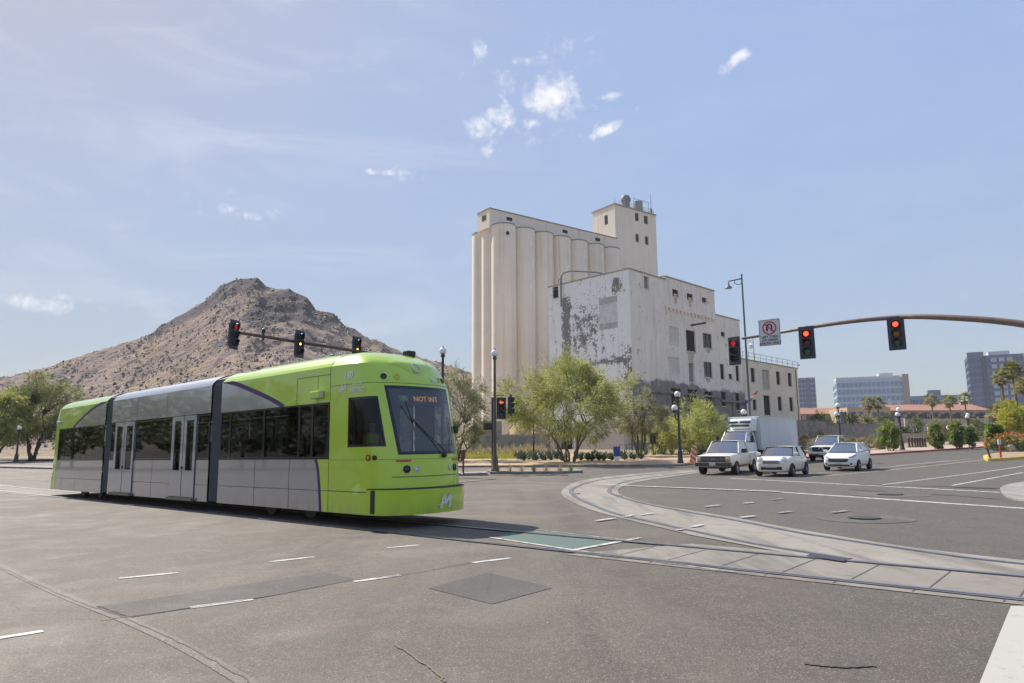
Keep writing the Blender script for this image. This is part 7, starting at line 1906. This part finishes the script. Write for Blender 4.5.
# agaves and desert spoons round the big tree
def rosette(name, label, b, r, n, m_, seed, grp, cat, up=.7, wd=.09, parts=1):
    q = random.Random(seed); o = empty(name, b, q.uniform(0, 6), label, cat, grp); mb = MB()
    for i in range(n):
        a = i * 2.399; e = up * (1.25 - i / n * 1.1) + q.uniform(-.1, .1); d = Vector((cos(a) * cos(e), sin(a) * cos(e), sin(e))); L = r * q.uniform(.75, 1.1); s = Vector((-sin(a), cos(a), 0)) * wd * r
        mid = d * L * .5 + Vector((0, 0, .06 * r)); mb.add([-s * .5, mid - s, d * L, mid + s, s * .5], [(0, 1, 2, 3, 4)])
    mb.build('leaves', m_, o, fix=False); return o
ag = [(521, 459.5), (527, 458.6), (534, 460), (541, 459), (548, 458.2), (551, 460.3), (557, 459), (562, 460.6), (581, 460.3), (586, 459), (592, 460.6), (598, 459.4), (604, 460.6), (609, 459), (625, 459.6), (631, 458.6), (638, 458.2), (516, 458), (524, 460.6), (531, 457.6), (538, 458.6), (545, 460.4), (554, 458.4), (566, 458.6), (577, 459), (583, 458), (595, 458.2), (601, 458.4), (612, 460.4), (518, 459), (522, 457.8), (529, 459.6), (536, 460.4), (543, 460.2), (550, 459.2), (559, 458.2), (588, 460.4), (594, 459.6), (599, 460.4), (606, 458.4), (622, 458.6), (634, 459.6), (641, 459)]
for i, (px, py) in enumerate(ag):
    b = gr(px, py, .13); rosette('agave', 'spiky green agave in the bed of desert plants under the large palo verde', b, (.75, .6, .85, .7)[i % 4], 34, LF_AG, 90 + i, 'agaves under the palo verde', 'agave', 1.2)
for i, (px, py) in enumerate([(646, 457.6), (655, 457.4), (664, 457), (672, 457), (700, 459.5), (708, 459)]):
    b = gxy(px, 66.5, .13); rosette('desert_spoon', 'pale spiky desert spoon in the corner garden behind the lamp post', b, (1.2, 1.0)[i % 2], 40, LF_PV2 if i % 2 else LF_SH, 120 + i, 'desert spoons in the corner garden', 'desert plant', 1.25, .045)
for i, (px, Y, r) in enumerate([(476, 76, .9), (484, 78, 1.0), (492, 79, .8), (500, 78, 1.1), (508, 77, 1.2), (515, 78, 1.2), (523, 78, 1.1), (530, 79, 1.5), (538, 79, 1.3), (545, 78, 1.0), (480, 82, 1.5), (488, 82, 1.3), (497, 82.5, 1.6), (505, 82, 1.4), (512, 82.5, 1.6), (520, 82, 1.5), (527, 82.5, 1.7), (535, 82, 1.5), (542, 82, 1.6), (516, 90, 1.6), (524, 89, 1.9), (531, 89.5, 1.7), (468, 80, 1.3), (473, 78, 1.0)]):
    b = gxy(px, Y, .1); rosette('dry_grass_clump', 'golden clump of dry grass at the foot of the silos', b, r * .8, 60, LF_STR, 140 + i, 'dry grass clumps at the silo foot', 'grass clump', 1.3, .03)
for i, px in enumerate([498, 510, 522, 534, 546, 560, 571]):
    b = gr(px, 472.3, .16); rosette('dry_grass_clump', 'small dry tuft on the traffic island', b, .5, 30, LF_STR if i % 3 else LF_SH, 160 + i, 'dry tufts on the traffic island', 'grass clump', 1.3, .04)
# flowering shrubs on the median
for i, (px, Y, r, lab) in enumerate([(1006, 58.5, 1.5, 'orange-flowered shrub nearest the tip of the median'), (1015, 59.5, 1.8, 'orange-flowered shrub behind the first on the median'), (1026, 60.5, 1.9, 'orange-flowered shrub at the right edge of the photo'), (1040, 61, 1.9, 'orange-flowered shrub just beyond the right edge of the photo')]):
    b = gxy(px, Y, .17); q = random.Random(180 + i); o = empty('flowering_shrub', b, 0, lab, 'shrub', 'flowering shrubs on the median'); lf, fw = MB(), MB()
    for k in range(1700):
        a = q.uniform(0, 2 * pi); rr_ = q.random() ** .5 * r; z = q.random() ** .8 * 1.35 * (1 - (rr_ / r) ** 2 * .5); p = Vector((cos(a) * rr_, sin(a) * rr_, z)); d = Vector((q.uniform(-1, 1), q.uniform(-1, 1), q.uniform(0, 1.5))).normalized()
        leaf(lf, p, d, .22, .045, q)
        if k % 5 == 0 and z > .45: leaf(fw, p + Vector((0, 0, .25)), d, .15, .06, q)
    lf.build('foliage', LF_SH, o, fix=False); fo_ = fw.build('flowers', LF_FLW, o, fix=False); fo_['kind'] = 'stuff'
b = gxy(1011, 57.4, .17); mb = MB(); q = random.Random(5); mb.lathe([(.32, 0), (.42, .15), (.38, .42), (.22, .58), (0, .62)], 9)
mb.v = [(x * (1 + .25 * sin(z * 9 + x * 5)), y, z) for x, y, z in mb.v]; o = mb.build('boulder', pbr('granite', (.36, .30, .25), .9, var=.25, scale=5), smooth=True); o.location = b; tag(o, 'pale boulder lying at the foot of the median flowers', 'boulder')
# palms
def palm(label, px, base_py, top_py, Y, crown_r, seed, nf=34, dead=True, grp=None):
    b = under(px, top_py, Y); h = at(px, top_py, Y).z - b.z; q = random.Random(seed); o = empty('fan_palm', b, 0, label, 'palm', grp)
    tk = MB(); bend = q.uniform(-.02, .02); r0 = .03 * h ** .5 + .1
    tk.tube([(bend * h * (i / 8) ** 2, 0, -.2 + (h + .2) * i / 8) for i in range(9)], [r0 * 1.5] + [r0 * (1 - .3 * i / 8) for i in range(1, 9)], 10); tk.build('trunk', BARK_B, o, smooth=True)
    top = Vector((bend * h, 0, h)); g_, dd = MB(), MB()
    def fan(mb, e, a, L, fold):
        d = Vector((cos(a) * cos(e), sin(a) * cos(e), sin(e))); pet = L * .5; c = top + d * pet - Vector((0, 0, .12 * L * (1 - sin(e)))); s = Vector((-sin(a), cos(a), 0)); u = s.cross(d).normalized()
        mb.add([top - s * .03, top + s * .03, c + s * .03, c - s * .03], [(0, 1, 2, 3)])
        for k in range(11):
            t_ = (k - 5) / 5 * 1.35; dr = d * cos(t_) + s * sin(t_); tip = c + dr * L * .58 * (1 - .18 * abs(t_) / 1.35) - Vector((0, 0, L * fold * (.25 + .2 * abs(t_)))); w = s * cos(t_) * .05 * L - d * sin(t_) * .05 * L
            md = c.lerp(tip, .5) + Vector((0, 0, .05 * L)); mb.add([c, md - w, tip, md + w], [(0, 1, 2, 3)])
    for i in range(nf):
        e = radians(80 - 105 * (i / nf)) + q.uniform(-.12, .12); fan(g_, e, i * 2.399 + q.uniform(-.2, .2), crown_r * q.uniform(.85, 1.1), .35 + .3 * (i / nf))
    g_.build('crown', LF_PALM, o, fix=False)
    if dead:
        for i in range(16): fan(dd, radians(-40 - 38 * q.random()), q.uniform(0, 6.28), crown_r * q.uniform(.6, .85), .2)
        dd.build('dead_fronds', LF_DEAD, o, fix=False)
    return o
palm('tall fan palm with the largest crown, in front of the dark right tower', 1013, 440, 370, 86, 1.4, 201, 44, grp='tall palms at the right')
palm('tall fan palm with a yellowing crown left of the largest palm', 1000.5, 440, 377.5, 84, 1.15, 202, 36, grp='tall palms at the right')
palm('third tall palm cut by the right edge of the photo', 1025, 440, 386, 80, 1.2, 203, 36, grp='tall palms at the right')
palm('short bushy palm below the two tall palms', 1006, 440, 409, 84, 1.6, 204, 36, grp='short palms at the right')
palm('short bushy palm nearer the white sign', 997, 440, 413, 88, 1.4, 205, 30, grp='short palms at the right')
for i, (px, py, lab) in enumerate(((868, 403, 'left one of two small distant palms before the tan block'), (877.5, 403, 'right one of two small distant palms before the tan block'), (931.5, 400, 'small distant palm left of the other two before the tiled roof'), (949.5, 401, 'small distant palm in the middle of the tiled roof'), (964.5, 398.5, 'small distant palm before the right end of the tiled roof'))):
    palm(lab, px, 430, py, 138, 1.6, 210 + i, 26, grp='distant palms before the tiled building')

# a belt of trees along the road to the left, outside the picture but mirrored in the streetcar
wd = MB(); q = random.Random(77)
for i in range(34):
    y = -45 + 122 * i / 33; x = -62 - max(0, y - 40) * .55 + q.uniform(-5, 5); h_ = q.uniform(5.5, 9); r_ = q.uniform(2.6, 4.2); z0 = T(x, y)
    wd.tube([(x, y, z0), (x + q.uniform(-.4, .4), y, z0 + h_ * .5)], [.2, .1], 6)
    for k in range(620):
        a = q.uniform(0, 6.283); u = q.uniform(-1, 1); rr_ = (1 - u * u) ** .5 * q.random() ** .4; p = Vector((x + cos(a) * rr_ * r_, y + sin(a) * rr_ * r_, z0 + h_ * .62 + u * h_ * .38)); d = Vector((cos(a), sin(a), q.uniform(-.6, .8))).normalized()
        leaf(wd, p, d, .75, .22, q)
tag(wd.build('woods', LF_MES, fix=False), kind='stuff')
# ================================================================ SUMMER HAZE
hz = NT('haze_air'); hz.n.remove(hz.bsdf)
pv = hz.new('ShaderNodeVolumePrincipled'); pv.inputs['Color'].default_value = (.90, .92, .97, 1); pv.inputs['Density'].default_value = 0.00019; pv.inputs['Anisotropy'].default_value = 0.0
hz.link(pv.outputs[0], hz.out.inputs['Volume'])
mb = MB(); mb.box(-1150, -220, -6, 1150, 1150, 175)
tag(mb.build('haze', hz.mat), kind='stuff')
# ================================================================ SKY, SUN, CAMERA
SKY_P = .86; SKY_K = 2.16 * 4.5 ** -.14
SUN_EL = radians(46.5); SUN_AZ = radians(-44.5)           # measured from +Y towards +X
w = bpy.data.worlds.new('World'); scene.world = w; w.use_nodes = True
nt = w.node_tree; nt.nodes.clear(); L_ = nt.links.new
out = nt.nodes.new('ShaderNodeOutputWorld'); bg = nt.nodes.new('ShaderNodeBackground'); sky = nt.nodes.new('ShaderNodeTexSky')
sky.sky_type = 'NISHITA'; sky.sun_disc = False; sky.sun_elevation = SUN_EL; sky.sun_rotation = SUN_AZ; sky.altitude = 300; sky.air_density = 1.0; sky.dust_density = 0.8; sky.ozone_density = 2.2
bg.inputs['Strength'].default_value = 0.105
tc = nt.nodes.new('ShaderNodeTexCoord')
def wm(op, a, b=0.0, clamp=False):
    m = nt.nodes.new('ShaderNodeMath'); m.operation = op; m.use_clamp = clamp
    for s, v in zip(m.inputs, (a, b)):
        if hasattr(v, 'links'): L_(v, s)
        else: s.default_value = v
    return m.outputs[0]
def wnoise(vec, sc_, det=5, ro=.6, dist=0):
    t = nt.nodes.new('ShaderNodeTexNoise'); L_(vec, t.inputs['Vector']); t.inputs['Scale'].default_value = sc_; t.inputs['Detail'].default_value = det; t.inputs['Roughness'].default_value = ro; t.inputs['Distortion'].default_value = dist; return t.outputs['Fac']
def wmap(v, a, b, c=0., d=1.):
    m = nt.nodes.new('ShaderNodeMapRange'); m.interpolation_type = 'SMOOTHSTEP'; L_(v, m.inputs[0])
    for i, q in enumerate((a, b, c, d)): m.inputs[i + 1].default_value = q
    return m.outputs[0]
nrm = nt.nodes.new('ShaderNodeVectorMath'); nrm.operation = 'NORMALIZE'; L_(tc.outputs['Generated'], nrm.inputs[0]); D = nrm.outputs[0]
# fair-weather puffs: a noise field kept only round a few directions of the sky
big = wnoise(D, 34, 7, .62); fine = wnoise(D, 95, 5, .6)
n_ = wm('ADD', wm('MULTIPLY', big, .7), wm('MULTIPLY', fine, .3))
puffs = [(552, 95, .040, .033, 1.0), (534, 103, .022, .012, .8), (502, 116, .022, .016, .85), (475, 128, .030, .014, .85), (490, 153, .020, .012, .6), (532, 123, .018, .008, .8), (528, 85, .016, .008, .75),
         (480, 53, .014, .022, .8), (520, 61, .016, .008, .6), (530, 42, .018, .016, .35), (606, 130, .030, .008, .85), (609, 97, .016, .008, .75), (592, 100, .014, .018, .4), (732, 62, .028, .009, .85), (379, 172, .026, .006, .8), (408, 172, .02, .006, .6), (250, 216, .022, .008, .6), (8, 299, .022, .009, .75), (38, 304, .034, .01, .75), (60, 311, .016, .006, .5), (665, 70, .012, .02, .25), (548, 90, .12, .075, .35), (500, 130, .07, .035, .33), (30, 302, .09, .02, .42), (225, 205, .12, .03, .30), (385, 172, .06, .014, .42)]
msk = None
for px, py, rx, ry, amp in puffs:
    d = ray(px, py).normalized(); R_ = d.cross(Vector((0, 0, 1))).normalized(); U_ = R_.cross(d).normalized()
    if (px, py) in ((606, 130), (732, 62)): R_, U_ = (R_ * .9 + U_ * .42).normalized(), (U_ * .9 - R_ * .42).normalized()
    def dt(v):
        m = nt.nodes.new('ShaderNodeVectorMath'); m.operation = 'DOT_PRODUCT'; L_(D, m.inputs[0]); m.inputs[1].default_value = v; return m.outputs['Value']
    x, y = wm('DIVIDE', dt(R_), rx), wm('DIVIDE', dt(U_), ry)
    r2 = wm('ADD', wm('MULTIPLY', x, x), wm('MULTIPLY', y, y)); front = wm('GREATER_THAN', dt(d), .5)
    m = wm('MULTIPLY', wm('MULTIPLY', wm('SUBTRACT', 1.0, wm('MULTIPLY', r2, .55), True), front), amp)
    msk = m if msk is None else wm('MAXIMUM', msk, m)
cum = wmap(wm('ADD', wm('MULTIPLY', n_, 1.25), wm('MULTIPLY', msk, .46)), .76, 1.20)
cum = wm('MULTIPLY', cum, wmap(msk, .02, .2))
# thin cirrus veils, drawn out along one direction
mp = nt.nodes.new('ShaderNodeMapping'); mp.inputs['Rotation'].default_value = (0.1, radians(22), radians(20)); mp.inputs['Scale'].default_value = (2.2, 6, 11); L_(D, mp.inputs[0])
ci = wnoise(mp.outputs[0], 1.6, 7, .62, .8)
dl = nt.nodes.new('ShaderNodeVectorMath'); dl.operation = 'DOT_PRODUCT'; L_(D, dl.inputs[0]); dl.inputs[1].default_value = ray(170, 190).normalized()
cir = wm('MULTIPLY', wmap(ci, .44, .82), wmap(dl.outputs['Value'], .86, .985)); cir = wm('MULTIPLY', cir, .18)
veil = wm('MULTIPLY', wmap(ci, .35, .8), .05)
cov = wm('MAXIMUM', cum, wm('ADD', cir, veil), True)
mixc = nt.nodes.new('ShaderNodeMix'); mixc.data_type = 'RGBA'; L_(cov, mixc.inputs[0])
# hazy summer sky: flatter than clear air, a little less saturated
lum = nt.nodes.new('ShaderNodeRGBToBW'); L_(sky.outputs[0], lum.inputs[0])
k_ = wm('MULTIPLY', wm('POWER', wm('MAXIMUM', lum.outputs[0], .05), -SKY_P), SKY_K)
vm = nt.nodes.new('ShaderNodeVectorMath'); vm.operation = 'SCALE'; L_(sky.outputs[0], vm.inputs[0]); L_(k_, vm.inputs['Scale'])
bw = nt.nodes.new('ShaderNodeRGBToBW'); L_(vm.outputs[0], bw.inputs[0])
ds = nt.nodes.new('ShaderNodeMix'); ds.data_type = 'RGBA'; ds.inputs[0].default_value = .27; L_(vm.outputs[0], ds.inputs[6]); L_(bw.outputs[0], ds.inputs[7])
ml = nt.nodes.new('ShaderNodeMix'); ml.data_type = 'RGBA'; ml.blend_type = 'MULTIPLY'; ml.inputs[0].default_value = 1; L_(ds.outputs[2], ml.inputs[6]); ml.inputs[7].default_value = (1.01, .985, 1.0, 1)
L_(ml.outputs[2], mixc.inputs[6]); mixc.inputs[7].default_value = (4.2, 4.2, 4.3, 1)
L_(mixc.outputs[2], bg.inputs['Color']); L_(bg.outputs[0], out.inputs[0])
sun = bpy.data.lights.new('sun', 'SUN'); sun.energy = 2.95; sun.angle = radians(.53); sun.color = (1.0, .94, .85)
so_ = bpy.data.objects.new('sun', sun); link(so_)
sd = Vector((sin(SUN_AZ) * cos(SUN_EL), cos(SUN_AZ) * cos(SUN_EL), sin(SUN_EL))); so_.rotation_euler = sd.to_track_quat('Z', 'Y').to_euler(); so_.location = (0, 0, 60)
cam = bpy.data.cameras.new('camera'); cam.sensor_width = 36; cam.lens = 36 * F / 1024; cam.clip_start = .1; cam.clip_end = 20000
co_ = bpy.data.objects.new('camera', cam); link(co_)
Rv = Vector((1, 0, 0)); Uv = Vector((0, -sin(TH), cos(TH))); Fv = Vector((0, cos(TH), sin(TH)))
xr = Rv * cos(RO) - Uv * sin(RO); yr = Rv * sin(RO) + Uv * cos(RO)
mm = Matrix.Identity(4)
for i in range(3): mm[i][0] = xr[i]; mm[i][1] = yr[i]; mm[i][2] = -Fv[i]; mm[i][3] = (0, 0, EYE)[i]
co_.matrix_world = mm; scene.camera = co_
scene.view_settings.view_transform = 'Standard'; scene.view_settings.look = 'None'; scene.view_settings.gamma = 1.0; scene.view_settings.exposure = 1.25
scene.render.engine = 'CYCLES'
try:
    scene.cycles.use_denoising = True; scene.cycles.max_bounces = 6; scene.cycles.transparent_max_bounces = 16
except Exception: pass
